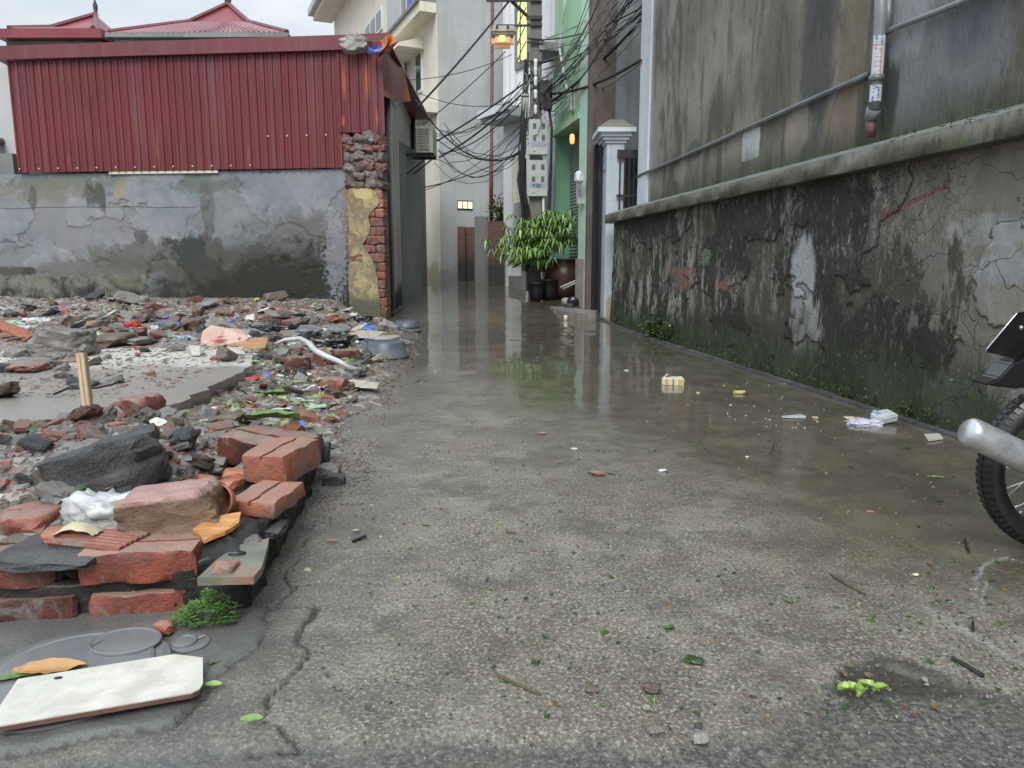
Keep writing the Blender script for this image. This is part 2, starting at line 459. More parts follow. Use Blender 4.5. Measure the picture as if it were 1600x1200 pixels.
def m_shed_wall():
    s = NM('limewashed_render'); v = s.obj(); xyz = s.sep(v); x, z = xyz[0], xyz[2]
    big = s.noise(v, .9, 6, .6, .3); med = s.noise(v, 2.6, 9, .74, .3); fine = s.noise(v, 17, 5, .68); st = s.noise(s.mul(v, (3, 3, .5)), 2, 6, .6)
    c = s.mix(s.ss(big, .4, .6), (.255, .26, .285), (.19, .22, .25))
    c = s.mix(s.M('MULTIPLY', s.ss(med, .5, .66), .6), c, (.33, .33, .35))
    c = s.mix(s.M('MULTIPLY', s.ss(fine, .55, .7), .35), c, (.16, .15, .14))
    def P(px, py, ru, rv, col_, k, n=None, amt=.7):
        nonlocal c
        u_, v_ = FS.uv(px, py); c = s.mix(s.M('MULTIPLY', spot(s, x, z, u_, v_, ru, rv, n or med, amt, .6, 1.15), k), c, col_)
    P(100, 285, 1.5, .13, (.14, .17, .14), .7); P(60, 300, 1.3, .2, (.20, .185, .14), .6); P(150, 305, .22, .24, (.045, .05, .04), .8, st); P(190, 300, .15, .2, (.3, .26, .18), .7); P(50, 310, .12, .2, (.06, .06, .05), .7, st)
    P(320, 290, .7, .14, (.10, .14, .115), .75); P(325, 320, .15, .4, (.06, .065, .06), .6, st)
    P(150, 420, 1.6, .25, (.13, .12, .105), .75); P(220, 400, 1.2, .3, (.10, .095, .08), .75)
    P(480, 400, 1.3, .8, (.13, .125, .125), .85); P(430, 460, 2.0, .6, (.028, .034, .028), .97); P(340, 430, 1.3, .7, (.05, .055, .045), .9); P(310, 400, .6, .4, (.04, .045, .04), .8)
    P(530, 470, .35, .5, (.018, .022, .02), .9); P(220, 370, .15, .15, (.05, .05, .045), .7, fine)
    P(20, 425, .6, .12, (.03, .033, .028), .9); P(90, 437, .8, .07, (.035, .038, .03), .85)
    # newer grey-green render along the foot, left part
    u_, v_ = FS.uv(228, 430)
    lo = s.M('MULTIPLY', s.ss(s.M('ADD', z, s.M('MULTIPLY', s.M('SUBTRACT', med, .5), .5)), v_ + .02, v_ - .05), s.ss(x, u_ + .03, u_ - .03))
    c = s.mix(s.M('MULTIPLY', lo, .95), c, s.mix(s.ss(med, .4, .65), (.20, .20, .17), (.14, .145, .115)))
    P(200, 450, .35, .3, (.12, .125, .06), .6, fine)
    # long straight plaster joint
    zj = FS.uv(150, 325)[1]
    jn = s.ss(s.M('ABSOLUTE', s.M('SUBTRACT', s.M('ADD', z, s.M('MULTIPLY', s.M('SUBTRACT', big, .5), .12)), zj)), .014, .003)
    jn = s.M('MULTIPLY', jn, s.ss(x, FS.uv(330, 325)[0], FS.uv(280, 325)[0]))
    c = s.mix(s.M('MULTIPLY', jn, .6), c, (.06, .06, .055))
    peel = s.attr('peel')
    c = s.mix(s.M('MULTIPLY', peel, .28), c, s.mix(fine, (.09, .085, .075), (.24, .235, .22)))
    c = s.mix(s.M('MULTIPLY', s.M('MULTIPLY', peel, s.M('SUBTRACT', 1.0, peel)), s.M('MULTIPLY', s.ss(s.noise(v, 1.8, 5, .7), .45, .6), 2.2), clamp=True), c, (.05, .05, .047))
    low = s.M('ADD', z, s.M('ADD', s.M('MULTIPLY', s.M('SUBTRACT', med, .5), -2.6), s.M('MULTIPLY', s.ss(x, FS.uv(200, 400)[0], FS.uv(480, 400)[0]), -.75)))
    c = s.mix(s.M('MULTIPLY', s.ss(low, 1.0, .3), .65), c, (.075, .075, .068))
    c = s.mix(s.M('MULTIPLY', s.ss(low, .72, .2), .93), c, (.022, .025, .020))
    # bright right end
    P(525, 400, .22, .8, (.32, .33, .37), .55, fine)
    f = s.M('ADD', z, s.M('MULTIPLY', s.M('SUBTRACT', med, .5), -.5))
    c = s.mix(s.M('MULTIPLY', s.ss(f, .35, .1), .6), c, (.03, .036, .025))
    h = s.M('ADD', s.M('MULTIPLY', fine, .6), s.M('ADD', med, s.M('MULTIPLY', jn, -.6)))
    return s.fin(c, .7, s.bump(h, .012, .7), spec=.3)

def m_streaky(name, c0, c1, dark, amount=.5, foot=None, footz=.5, rough=.65):
    s = NM(name); v = s.obj(); z = s.sep(v)[2]
    st = s.noise(s.mul(v, (3, 3, .25)), 1.6, 6, .6, .3); big = s.noise(v, 1.1, 5, .6); fine = s.noise(v, 24, 4, .6)
    c = s.mix(s.ss(big, .35, .65), c0, c1)
    c = s.mix(s.M('MULTIPLY', s.ss(st, .5, .68), amount), c, dark)
    c = s.mix(s.M('MULTIPLY', s.ss(fine, .6, .75), amount * .4), c, dark)
    if foot:
        f = s.M('ADD', z, s.M('MULTIPLY', s.M('SUBTRACT', s.noise(v, 2.2, 6, .65), .5), -1.2))
        c = s.mix(s.ss(f, footz + .15, footz - .12), c, foot)
    return s.fin(c, rough, s.bump(s.M('ADD', fine, st), .006, .7), spec=.35)

def m_metal_red(name, c=(.155, .030, .034), rust=True):
    s = NM(name); v = s.obj()
    st = s.noise(s.mul(v, (6, 6, .25)), 1.6, 6, .6); big = s.noise(v, .8, 4); xyz = s.sep(v)
    k = s.mix(s.ss(big, .3, .7), tuple(q * .85 for q in c), tuple(q * 1.12 for q in c))
    k = s.mix(s.M('MULTIPLY', s.ss(st, .48, .66), .5), k, (.18, .085, .10))
    if rust:
        for px, py, ru, rv in ((538, 128, .035, .30), (574, 130, .05, .4), (537, 190, .04, .1), (590, 185, .04, .22), (245, 232, .04, .4), (107, 250, .03, .15), (388, 240, .04, .2)):
            u_, v_ = FS.uv(px, py, -.05)
            k = s.mix(s.M('MULTIPLY', spot(s, xyz[0], xyz[2], u_, v_, ru, rv, st, .4, .2, 1.1), .7 if px > 500 else .35), k, (.50, .13, .045))
        k = s.mix(s.M('MULTIPLY', s.ss(s.vor(v, 4.0), .035, .02), .6), k, (.5, .42, .42))
    return s.fin(k, .38, s.bump(big, .003), spec=.5)

def m_concrete(name, c0, c1, bump=.010, speck=.3, rough=.55, coat=.25, wetvar=True):
    s = NM(name); v = s.obj()
    a = s.noise(v, 5, 6, .65); f = s.noise(v, 55, 5, .7); r = s.rnd()
    c = s.mix(s.ss(a, .35, .65), c0, c1)
    c = s.mix(s.M('MULTIPLY', s.ss(f, .58, .7), speck), c, tuple(min(1, q * 2.1) for q in c1))
    c = s.mix(s.M('MULTIPLY', s.ss(f, .42, .3), .5), c, tuple(q * .35 for q in c0))
    c = s.mix(s.M('MULTIPLY', s.M('ABSOLUTE', s.M('SUBTRACT', r, .5)), .7), c, tuple(q * .5 for q in c0))
    f2 = s.noise(v, 150, 3, .75)
    c = s.mix(s.M('MULTIPLY', s.ss(f2, .55, .66), .3), c, tuple(min(1, q * 1.7) for q in c1)); c = s.mix(s.M('MULTIPLY', s.ss(f2, .45, .36), .4), c, tuple(q * .4 for q in c0))
    return s.fin(c, rough, s.bump(s.M('ADD', s.M('MULTIPLY', f, 1.2), s.M('ADD', s.M('MULTIPLY', a, 2), s.M('MULTIPLY', f2, .35))), bump * 1.5, 1.0), coat=coat, coat_rough=.28)

def m_brick(name, c0=(.30, .085, .055), c1=(.19, .06, .042), grey=.35, bump=.007, coat=.2, top=.45):
    s = NM(name); v = s.obj(); r = s.rnd()
    off = s.n.new('ShaderNodeCombineXYZ'); s.l.new(s.M('MULTIPLY', r, 30), off.inputs[0])
    v = s.add(v, off.outputs[0])
    a = s.noise(v, 7, 6, .6); f = s.noise(v, 60, 4, .7); g = s.noise(v, 11, 6, .7, .5)
    c = s.mix(s.ss(a, .35, .65), c0, c1)
    c = s.mix(s.M('MULTIPLY', s.ss(g, .60 - grey * .22, .68 - grey * .1), .85), c, s.mix(f, (.11, .10, .09), (.26, .235, .21)))
    c = s.mix(s.M('MULTIPLY', s.ss(f, .42, .3), .45), c, (.06, .03, .025))
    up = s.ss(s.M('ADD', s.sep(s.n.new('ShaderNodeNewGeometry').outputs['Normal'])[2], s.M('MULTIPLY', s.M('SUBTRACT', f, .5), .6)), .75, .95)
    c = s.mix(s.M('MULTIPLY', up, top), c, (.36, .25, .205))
    return s.fin(c, .55, s.bump(s.M('ADD', f, s.M('MULTIPLY', g, 1.5)), bump, .9), coat=coat, coat_rough=.3)

M = {}
M['red_sheet'] = m_metal_red('red_painted_sheet')
M['red_trim'] = m_metal_red('red_trim', (.16, .042, .05), False)
M['brick'] = m_brick('wet_red_brick')
M['brick_dirty'] = m_brick('dirty_brick', (.24, .075, .055), (.13, .05, .042), .5)
M['brick_front'] = m_brick('sooty_front_brick', (.30, .075, .04), (.15, .04, .026), .25, top=.8)
M['brick_dark'] = m_brick('dark_wet_brick', (.15, .04, .028), (.055, .022, .018), .5)
M['brick_orange'] = m_brick('orange_brick', (.40, .15, .085), (.30, .10, .06), .5)
M['brick_grey'] = m_brick('mortar_covered_brick', (.2, .09, .07), (.15, .09, .075), 1.3)
M['conc'] = m_concrete('broken_concrete', (.20, .185, .17), (.33, .31, .29))
M['conc_dark'] = m_concrete('dark_wet_concrete', (.06, .062, .064), (.14, .143, .15), .012, .3)
M['conc_brown'] = m_concrete('brown_mortar', (.15, .11, .085), (.24, .185, .145))
M['conc_pale'] = m_concrete('pale_mortar', (.34, .33, .31), (.48, .46, .44))
M['mortar_black'] = m_concrete('black_wet_mortar', (.010, .011, .010), (.035, .035, .032), .014, .1, .5, .3)
M['mortar_front'] = m_concrete('sooty_mortar', (.02, .019, .017), (.06, .054, .046), .012, .12, .5, .3)
M['cream'] = m_streaky('cream_paint', (.70, .66, .54), (.76, .73, .62), (.45, .42, .33), .35)
M['grey_wall'] = m_streaky('grey_cement_render', (.45, .465, .475), (.52, .53, .54), (.34, .35, .36), .4)
M['white_wall'] = m_streaky('white_paint', (.80, .83, .86), (.86, .88, .90), (.70, .73, .75), .2)
M['green_wall'] = m_streaky('green_paint', (.36, .60, .40), (.41, .66, .43), (.38, .55, .22), .6, (.05, .08, .05), .75)
M['green_pale'] = m_streaky('pale_green_paint', (.48, .68, .56), (.54, .73, .61), (.38, .52, .46), .3)
M['brown_wall'] = m_streaky('brown_damp_render', (.10, .08, .072), (.16, .13, .12), (.05, .042, .04), .9)
M['slate_wall'] = m_streaky('slate_grey_render', (.20, .205, .21), (.26, .265, .265), (.12, .12, .12), .5)
M['alley_wall'] = m_streaky('sooty_grey_render', (.42, .40, .37), (.52, .495, .46), (.05, .05, .05), .5, (.03, .035, .025), .55)
M['alley_wall_dark'] = m_streaky('dark_sooty_render', (.15, .145, .135), (.20, .195, .185), (.035, .035, .035), .6)
M['pillar_white'] = m_streaky('blue_white_limewash', (.50, .57, .62), (.60, .66, .72), (.30, .33, .34), .35)
M['coping'] = m_streaky('mossy_coping', (.12, .12, .10), (.19, .185, .155), (.05, .055, .04), .6)
M['dark_metal'] = simple('dark_metal', (.025, .023, .028), .4, .3, bump=.0008)
M['glass'] = simple('window_glass', (.03, .04, .05), .08, .2, bump=0)
M['white_frame'] = simple('white_frame', (.68, .72, .75), .35, .05, bump=.0005)
M['black'] = simple('black_rubber', (.012, .012, .013), .45, .3, bump=.0005)
M['cable_black'] = simple('black_cable', (.018, .018, .02), .5, .2, bump=0)
M['cable_grey'] = simple('grey_cable', (.22, .23, .24), .5, .2, bump=0)
M['pvc'] = simple('white_pvc', (.55, .60, .60), .35, .12, bump=.0003, dirt=.3)
M['pvc_grey'] = simple('grey_pvc', (.19, .205, .22), .35, .2, 3, .0004, dirt=.25)
M['wood'] = simple('pine_stake', (.56, .46, .32), .6, .2, 4, .0008, 40, grain=(8, 8, .8))
M['board'] = simple('orange_board', (.52, .25, .09), .5, .35, 4, .002, 20, grain=(1, 6, 3), dirt=.35, dirtc=(.2, .09, .04))
M['board_brown'] = simple('brown_chipboard', (.42, .24, .12), .55, .35, 6, .004, 14, dirt=.4, dirtc=(.16, .07, .03), grain=(1, 4, 2))
M['tile_white'] = simple('white_tile', (.60, .59, .52), .22, .10, 14, .0004, dirt=.45, dirtc=(.40, .38, .31), coat=.3)
M['tile_back'] = simple('tile_body', (.16, .085, .065), .6, .2)
M['tile_pink'] = simple('pink_tile', (.58, .40, .33), .3, .06, 5, .0005, dirt=.1, dirtc=(.4, .3, .25))
M['red_paint'] = simple('red_print', (.45, .02, .04), .4, .1, bump=0)
M['pink'] = simple('pink_plastic', (.6, .12, .35), .4, .2, bump=0)
M['terracotta'] = simple('terracotta_roof_tile', (.40, .15, .09), .5, .3, 9, .002, dirt=.3)
M['bag_white'] = simple('white_plastic_film', (.52, .55, .56), .3, .22, 14, .001, coat=.3, dirt=.25, dirtc=(.3, .3, .28))
M['bag_blue'] = simple('blue_plastic_film', (.05, .13, .55), .25, .4, 14, .001, coat=.3)
M['bag_lightblue'] = simple('light_blue_plastic_film', (.25, .42, .62), .25, .3, 14, .001, coat=.3)
M['bag_black'] = simple('black_plastic_film', (.012, .012, .014), .25, .3, 14, .001, coat=.3)
M['bag_red'] = simple('red_plastic_film', (.42, .03, .04), .35, .3, 14, .001)
M['bag_green'] = simple('pale_green_film', (.35, .52, .36), .35, .3, 14, .001)
M['lilac'] = simple('lilac_film', (.58, .56, .74), .25, .15, 14, .001, coat=.3)
M['card'] = simple('carton', (.66, .63, .50), .45, .06, 12, .0008)
M['card_yellow'] = simple('yellow_print', (.55, .44, .18), .4, .15, 12, .0005)
M['shell'] = simple('beige_plastic', (.52, .47, .30), .35, .12, 9, .0005)
M['slate_plastic'] = simple('slate_blue_plastic', (.065, .085, .115), .4, .15, 6, .0008, dirt=.3, dirtc=(.2, .2, .19))
M['lid'] = simple('grey_plastic_lid', (.165, .175, .185), .32, .12, 5, .0008, dirt=.3, dirtc=(.10, .10, .095), coat=.4)
M['chrome'] = simple('chrome', (.62, .63, .65), .16, .06, 6, .0002, metal=1.0)
M['steel'] = simple('galvanised_steel', (.42, .43, .45), .35, .2, 12, .0004, metal=.9, dirt=.2, dirtc=(.08, .08, .08))
M['muffler'] = simple('brushed_silver', (.62, .64, .67), .34, .10, 22, .0008, metal=.7, dirt=.35, dirtc=(.2, .2, .2))
M['tyre'] = simple('tyre_rubber', (.014, .014, .016), .42, .3, 20, .0006, coat=.3)
M['black_gloss'] = simple('black_gloss_paint', (.010, .010, .012), .2, .2, 6, .0002, coat=.8)
M['red_gloss'] = simple('dark_red_paint', (.18, .012, .015), .2, .1, bump=.0002, coat=.8)
M['seat'] = simple('seat_vinyl', (.015, .015, .016), .45, .2, 30, .0008)
M['meter'] = simple('meter_box_shell', (.44, .47, .46), .4, .06, 5, .0005, dirt=.15, dirtc=(.3, .31, .29))
M['meter_pane'] = simple('meter_window', (.10, .115, .12), .15, .2, bump=0)
M['meter_label'] = simple('label_strip', (.33, .37, .42), .4, .1, bump=0)
M['blue_ink'] = simple('blue_ink', (.05, .10, .42), .5, .2, bump=0)
M['pink_ink'] = simple('red_ink', (.62, .12, .16), .5, .2, bump=0)
M['sticker'] = simple('sticker_paper', (.48, .52, .55), .5, .1, bump=.0003)
M['plate_blue'] = simple('blue_number_plate', (.12, .25, .55), .35, .15, bump=0)
M['post_conc'] = m_streaky('pole_concrete', (.14, .13, .13), (.2, .19, .185), (.07, .065, .065), .5)
M['rust_pole'] = simple('rusty_pipe', (.12, .075, .07), .6, .45, 14, .001, dirt=.3, dirtc=(.2, .07, .05))
M['tarp'] = simple('rust_coloured_tarpaulin', (.13, .035, .028), .5, .25, 3, .004, 10, dirt=.3, dirtc=(.35, .10, .03))
M['tarp_orange'] = simple('orange_tarpaulin', (.50, .14, .04), .5, .25, 5, .003, 12)
M['clay_roof'] = simple('grey_clay_tiles', (.16, .14, .13), .6, .3, 10, .003)
M['ac_white'] = simple('ac_housing', (.42, .43, .39), .5, .1, 6, .0005, dirt=.2, dirtc=(.25, .24, .2))
M['shutter'] = simple('shutter_grey', (.33, .35, .34), .4, .15, 8, .0005, dirt=.2)
M['pot'] = simple('dark_plastic_pot', (.016, .014, .014), .45, .3, 6, .001)
M['jar'] = simple('glazed_brown_jar', (.075, .035, .025), .35, .3, 5, .001)
M['bark'] = simple('green_brown_stem', (.09, .075, .04), .6, .3, 20, .001)

def m_leaf(name, c0, c1, sub=.0):
    s = NM(name); r = s.rnd(); v = s.obj()
    a = s.noise(v, 9, 3)
    isl = s.n.new('ShaderNodeNewGeometry').outputs['Random Per Island']
    c = s.mix(isl, c0, c1); c = s.mix(s.M('MULTIPLY', s.ss(a, .45, .7), .4), c, tuple(q * .6 for q in c0))
    return s.fin(c, .38, None, spec=.5, coat=.2, coat_rough=.2)
M['leaf'] = m_leaf('shrub_leaf', (.08, .18, .03), (.26, .40, .12))
M['leaf_dark'] = m_leaf('weed_leaf', (.02, .055, .014), (.07, .13, .03))
M['leaf_fresh'] = m_leaf('fresh_leaf', (.20, .36, .06), (.34, .46, .12))
M['leaf_banana'] = m_leaf('torn_banana_leaf', (.09, .17, .035), (.13, .21, .05))
M['leaf_pale'] = m_leaf('wilted_leaf', (.20, .25, .12), (.34, .36, .2))
M['leaf_brown'] = m_leaf('brown_leaf', (.16, .09, .04), (.26, .17, .08))
M['leaf_orange'] = m_leaf('wet_orange_leaf', (.42, .20, .07), (.55, .34, .14))
M['moss'] = m_leaf('moss', (.03, .06, .012), (.09, .13, .03))

def glow(name, c, strength, base=(.5, .3, .1)):
    s = NM(name); s.b.inputs['Base Color'].default_value = (*base, 1)
    s.b.inputs['Emission Color'].default_value = (*c, 1); s.b.inputs['Emission Strength'].default_value = strength
    return s.m
M['lamp_glow'] = glow('sodium_bulb', (1, .5, .08), 3.0)
M['lamp_lens'] = glow('lamp_lens', (1, .42, .16), .16, (.5, .38, .28))
M['bulb'] = glow('warm_bulb', (1, .42, .15), 1.0)
M['lit_window'] = glow('lit_frosted_glass', (.85, .95, .55), .65, (.5, .5, .35))
M['lit_stained'] = glow('yellow_glass', (.75, .85, .30), .6, (.5, .5, .25))

def m_farbrick():
    s = NM('bare_brickwork'); v = s.obj()
    b = s.n.new('ShaderNodeTexBrick'); sw = s.n.new('ShaderNodeMapping'); sw.inputs['Rotation'].default_value = (R(90), 0, 0)
    s.l.new(v, sw.inputs[0]); s.l.new(sw.outputs[0], b.inputs['Vector'])
    b.inputs['Color1'].default_value = (.20, .095, .07, 1); b.inputs['Color2'].default_value = (.14, .075, .06, 1); b.inputs['Mortar'].default_value = (.12, .10, .09, 1)
    b.inputs['Scale'].default_value = 1; b.inputs['Brick Width'].default_value = .24; b.inputs['Row Height'].default_value = .085; b.inputs['Mortar Size'].default_value = .012
    z = s.sep(v)[2]; n = s.noise(v, 3, 5)
    c = s.mix(s.M('MULTIPLY', s.ss(n, .5, .7), .5), b.outputs['Color'], (.12, .10, .09))
    c = s.mix(s.ss(s.M('ADD', z, s.M('MULTIPLY', n, -.5)), .55, .2), c, (.05, .045, .04))
    return s.fin(c, .7, s.bump(b.outputs['Fac'], -.008))
M['farbrick'] = m_farbrick()
FH = Frame(FR.P0 + FR.y * .38, FR.P0 + FR.y * .38 + FR.x * 14)   # stucco house wall behind the coping
M['right_wall'] = m_right_wall(); M['house_wall'] = m_house_wall(); M['shed_wall'] = m_shed_wall()

# ------------------------------------------------------------------ numpy value noise
def _h(i, j, s):
    n = (i * 374761393 + j * 668265263 + s * 974634777) & 0xffffffff
    n = ((n ^ (n >> 13)) * 1274126177) & 0xffffffff
    return ((n ^ (n >> 16)) & 0xffff) / 65535.0
def vn(x, y, s=0):
    xi, yi = np.floor(x).astype(np.int64), np.floor(y).astype(np.int64); fx, fy = x - xi, y - yi
    fx, fy = fx * fx * (3 - 2 * fx), fy * fy * (3 - 2 * fy)
    a, b, c, d = _h(xi, yi, s), _h(xi + 1, yi, s), _h(xi, yi + 1, s), _h(xi + 1, yi + 1, s)
    return (a * (1 - fx) + b * fx) * (1 - fy) + (c * (1 - fx) + d * fx) * fy
def fbm(x, y, o=4, s=0):
    r, a = 0, .5
    for k in range(o): r = r + a * vn(x * 2 ** k, y * 2 ** k, s + k); a *= .5
    return r
def inpoly(x, y, poly):
    r = np.zeros(x.shape, bool); n = len(poly)
    for i in range(n):
        x1, y1 = poly[i][:2]; x2, y2 = poly[(i + 1) % n][:2]
        c = ((y1 > y) != (y2 > y)) & (x < (x2 - x1) * (y - y1) / (y2 - y1 + 1e-12) + x1); r ^= c
    return r
def pdist(x, y, line):
    d = np.full(x.shape, 1e9)
    for (x1, y1), (x2, y2) in zip(line[:-1], line[1:]):
        t = np.clip(((x - x1) * (x2 - x1) + (y - y1) * (y2 - y1)) / ((x2 - x1) ** 2 + (y2 - y1) ** 2 + 1e-12), 0, 1)
        d = np.minimum(d, np.hypot(x - x1 - t * (x2 - x1), y - y1 - t * (y2 - y1)))
    return d
def g2(pts): return [tuple(G(a, b))[:2] for a, b in pts]
def sm(x, a, b):
    t = np.clip((x - a) / (b - a), 0, 1); return t * t * (3 - 2 * t)

def gridmesh(name, X, Y, Z, mat, attrs={}, kind='structure', smooth=True):
    ny, nx = X.shape
    co = np.stack([X, Y, Z], -1).reshape(-1, 3)
    i = np.arange(ny * nx).reshape(ny, nx)
    f = np.stack([i[:-1, :-1], i[:-1, 1:], i[1:, 1:], i[1:, :-1]], -1).reshape(-1, 4)
    me = bpy.data.meshes.new(name); me.vertices.add(len(co)); me.vertices.foreach_set('co', co.ravel())
    me.loops.add(f.size); me.loops.foreach_set('vertex_index', f.ravel())
    me.polygons.add(len(f)); me.polygons.foreach_set('loop_start', np.arange(0, f.size, 4)); me.polygons.foreach_set('loop_total', np.full(len(f), 4))
    me.update(calc_edges=True)
    if smooth: me.polygons.foreach_set('use_smooth', np.ones(len(f), bool))
    for k, a in attrs.items():
        t = me.attributes.new(k, 'FLOAT', 'POINT'); t.data.foreach_set('value', np.asarray(a, dtype=np.float32).ravel())
    me.materials.append(mat)
    o = bpy.data.objects.new(name, me); col.objects.link(o)
    if kind: o['kind'] = kind
    return o

# ------------------------------------------------------------------ alley pavement
def blot_(s, v): return s.noise(v, 2.7, 7, .72)
def m_alley():
    s = NM('wet_concrete_paving'); v = s.obj(); xyz = s.sep(v); x, y = xyz[0], xyz[1]
    big = s.noise(v, .9, 5, .55); mid = s.noise(v, 4.5, 6, .62, .4); f = s.noise(v, 95, 4, .75); f2 = s.noise(v, 210, 2, .6)
    ag = s.vor(v, 130); agc = s.vor(v, 130, 'F1', 'Color'); scr = s.noise(s.mul(v, (1.2, 9, 1)), 9, 5, .7, .3)
    front, apron, crack, wet = (s.attr(k) for k in ('front', 'apron', 'crack', 'wet'))
    pud = s.ss(s.M('ADD', s.M('ADD', y, s.M('MULTIPLY', x, 1.9)), s.M('MULTIPLY', s.M('SUBTRACT', big, .5), 3.5)), 3.5, 6.3)
    c = s.mix(s.ss(mid, .40, .62), (.145, .135, .108), (.25, .235, .19))
    c = s.mix(s.ss(big, .4, .62), c, s.mix(.6, c, (.15, .132, .10)))
    c = s.mix(s.M('MULTIPLY', s.ss(f, .47, .36), .8), c, (.05, .046, .037))
    c = s.mix(s.M('MULTIPLY', s.ss(f, .53, .62), .8), c, (.46, .44, .38))
    c = s.mix(s.M('MULTIPLY', s.M('MULTIPLY', s.ss(s.sep(agc)[0], .90, .93), s.ss(ag, .5, .3)), .7), c, (.48, .46, .41))
    c = s.mix(s.M('MULTIPLY', s.ss(scr, .60, .70), .45), c, (.33, .31, .24))
    sc2 = s.noise(s.mul(v, (1.0, 16, 1)), 3.2, 7, .72, .25)
    reg = s.M('MULTIPLY', s.M('MULTIPLY', s.ss(x, .15, -.3), s.ss(y, 2.4, 3.4)), s.ss(y, 8.5, 6.0))
    c = s.mix(s.M('MULTIPLY', s.M('MULTIPLY', s.ss(sc2, .55, .64), reg), .6), c, (.52, .51, .44))
    blot = s.noise(v, 2.1, 8, .75)
    c = s.mix(s.M('MULTIPLY', s.ss(blot, .50, .60), .55), c, (.085, .077, .058))
    c = s.mix(s.M('MULTIPLY', s.ss(s.noise(v, 26, 6, .8), .56, .64), .6), c, (.055, .047, .034))
    # green algae blotches
    c = s.mix(s.M('MULTIPLY', s.ss(s.noise(v, 6.5, 6, .7), .64, .72), .6), c, (.045, .06, .025))
    # silt under the water, darker and browner
    c = s.mix(s.M('MULTIPLY', pud, .8), c, s.mix(s.ss(mid, .4, .65), (.070, .060, .040), (.115, .10, .068)))
    # rougher dark aggregate of the street in front
    fc = s.mix(s.ss(s.noise(v, 60, 3, .7), .38, .66), (.06, .059, .056), (.17, .165, .15))
    fc = s.mix(s.M('MULTIPLY', s.ss(s.sep(agc)[1], .93, .96), .6), fc, (.34, .33, .30))
    fc = s.mix(s.M('MULTIPLY', s.ss(f, .53, .62), .35), fc, (.30, .29, .26)); fc = s.mix(s.M('MULTIPLY', s.ss(blot_(s, v), .5, .62), .4), fc, (.12, .105, .08))
    c = s.mix(front, c, fc)
    c = s.mix(apron, c, s.mix(s.ss(mid, .4, .7), (.14, .145, .135), (.22, .225, .205)))
    # bluish sky reflection beside the heap, painted into the concrete colour
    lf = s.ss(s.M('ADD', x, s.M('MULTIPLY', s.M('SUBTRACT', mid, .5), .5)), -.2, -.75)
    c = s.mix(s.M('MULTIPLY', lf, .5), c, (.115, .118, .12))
    c = s.mix(s.M('MULTIPLY', crack, .85), c, (.014, .013, .011))
    c = s.mix(s.M('MULTIPLY', wet, .75), c, (.035, .033, .028))
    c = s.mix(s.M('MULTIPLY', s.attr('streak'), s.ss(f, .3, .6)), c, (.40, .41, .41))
    w = s.M('MAXIMUM', pud, wet)
    h = s.M('ADD', s.M('MULTIPLY', f, 1.0), s.M('ADD', s.M('MULTIPLY', mid, .9), s.M('MULTIPLY', scr, .35)))
    h = s.M('ADD', h, s.M('MULTIPLY', s.noise(v, 60, 3, .7), s.M('MULTIPLY', front, 1.2)))
    nb = s.bump(s.M('MULTIPLY', h, s.M('SUBTRACT', 1.0, s.M('MULTIPLY', w, .80))), .0065, 1.0)
    rip = s.noise(s.mul(v, (1, 1.6, 1)), 9, 3, .5)
    film = s.M('ADD', s.M('MULTIPLY', s.M('ADD', f, s.M('MULTIPLY', mid, 1.5)), s.M('SUBTRACT', 1.0, s.M('MULTIPLY', w, .985))), s.M('MULTIPLY', rip, .05))
    cn = s.bump(film, .0032, 1.0)
    deep = s.ss(s.M('ADD', y, s.M('MULTIPLY', big, 2.5)), 5.5, 9.0)
    cr = s.M('ADD', .17, s.M('MULTIPLY', w, -.08)); cr = s.M('ADD', cr, s.M('MULTIPLY', deep, -.06))
    cw = s.M('ADD', .85, s.M('MULTIPLY', w, .15))
    return s.fin(c, s.M('ADD', .55, s.M('MULTIPLY', w, -.2)), nb, coat=cw, coat_rough=cr, coat_normal=cn, Coat_IOR=1.36, spec=.35)

rows, colsn = 560, 430
Yv = 0.42 * (26 / 0.42) ** (np.arange(rows) / (rows - 1)); sv = np.linspace(-1, 1, colsn)
Yg, Sg = np.meshgrid(Yv, sv, indexing='ij'); Xg = Sg * (1.5 + .24 * Yg) + np.sign(Sg) * np.maximum(0, np.abs(Sg) - .88) * 12
jx = Xg + (fbm(Xg * 7, Yg * 7, 4, 3) - .47) * .09; jy = Yg + (fbm(Xg * 7, Yg * 7, 4, 9) - .47) * .09
front_poly = g2([(-400, 1500), (-400, 1215), (200, 1190), (380, 1168), (480, 1150), (560, 1162), (640, 1148), (760, 1150), (900, 1160), (1000, 1166), (1100, 1160), (1200, 1145), (1260, 1112), (1290, 1062), (1340, 1036), (1400, 1044), (1470, 1062), (1600, 1078), (2100, 1110), (2100, 1500)])
front_in = inpoly(jx, jy, front_poly)
front = np.clip(.5 + np.where(front_in, 1, -1) * pdist(jx, jy, front_poly[2:-1]) / .03, 0, 1)
apron_poly = g2([(415, 962), (402, 1008), (378, 1040), (352, 1062), (332, 1090), (312, 1106), (272, 1140), (200, 1150), (110, 1166), (0, 1186), (-300, 1200), (-300, 940), (300, 940)])
apron = inpoly(jx, jy, apron_poly)
wet_poly = g2([(1305, 1068), (1330, 1042), (1375, 1028), (1420, 1030), (1500, 1062), (1560, 1074), (1470, 1078), (1390, 1082), (1330, 1080)])
wetp = np.clip(.5 + np.where(inpoly(jx, jy, wet_poly), 1, -1) * pdist(jx, jy, wet_poly + wet_poly[:1]) / .03, 0, 1)
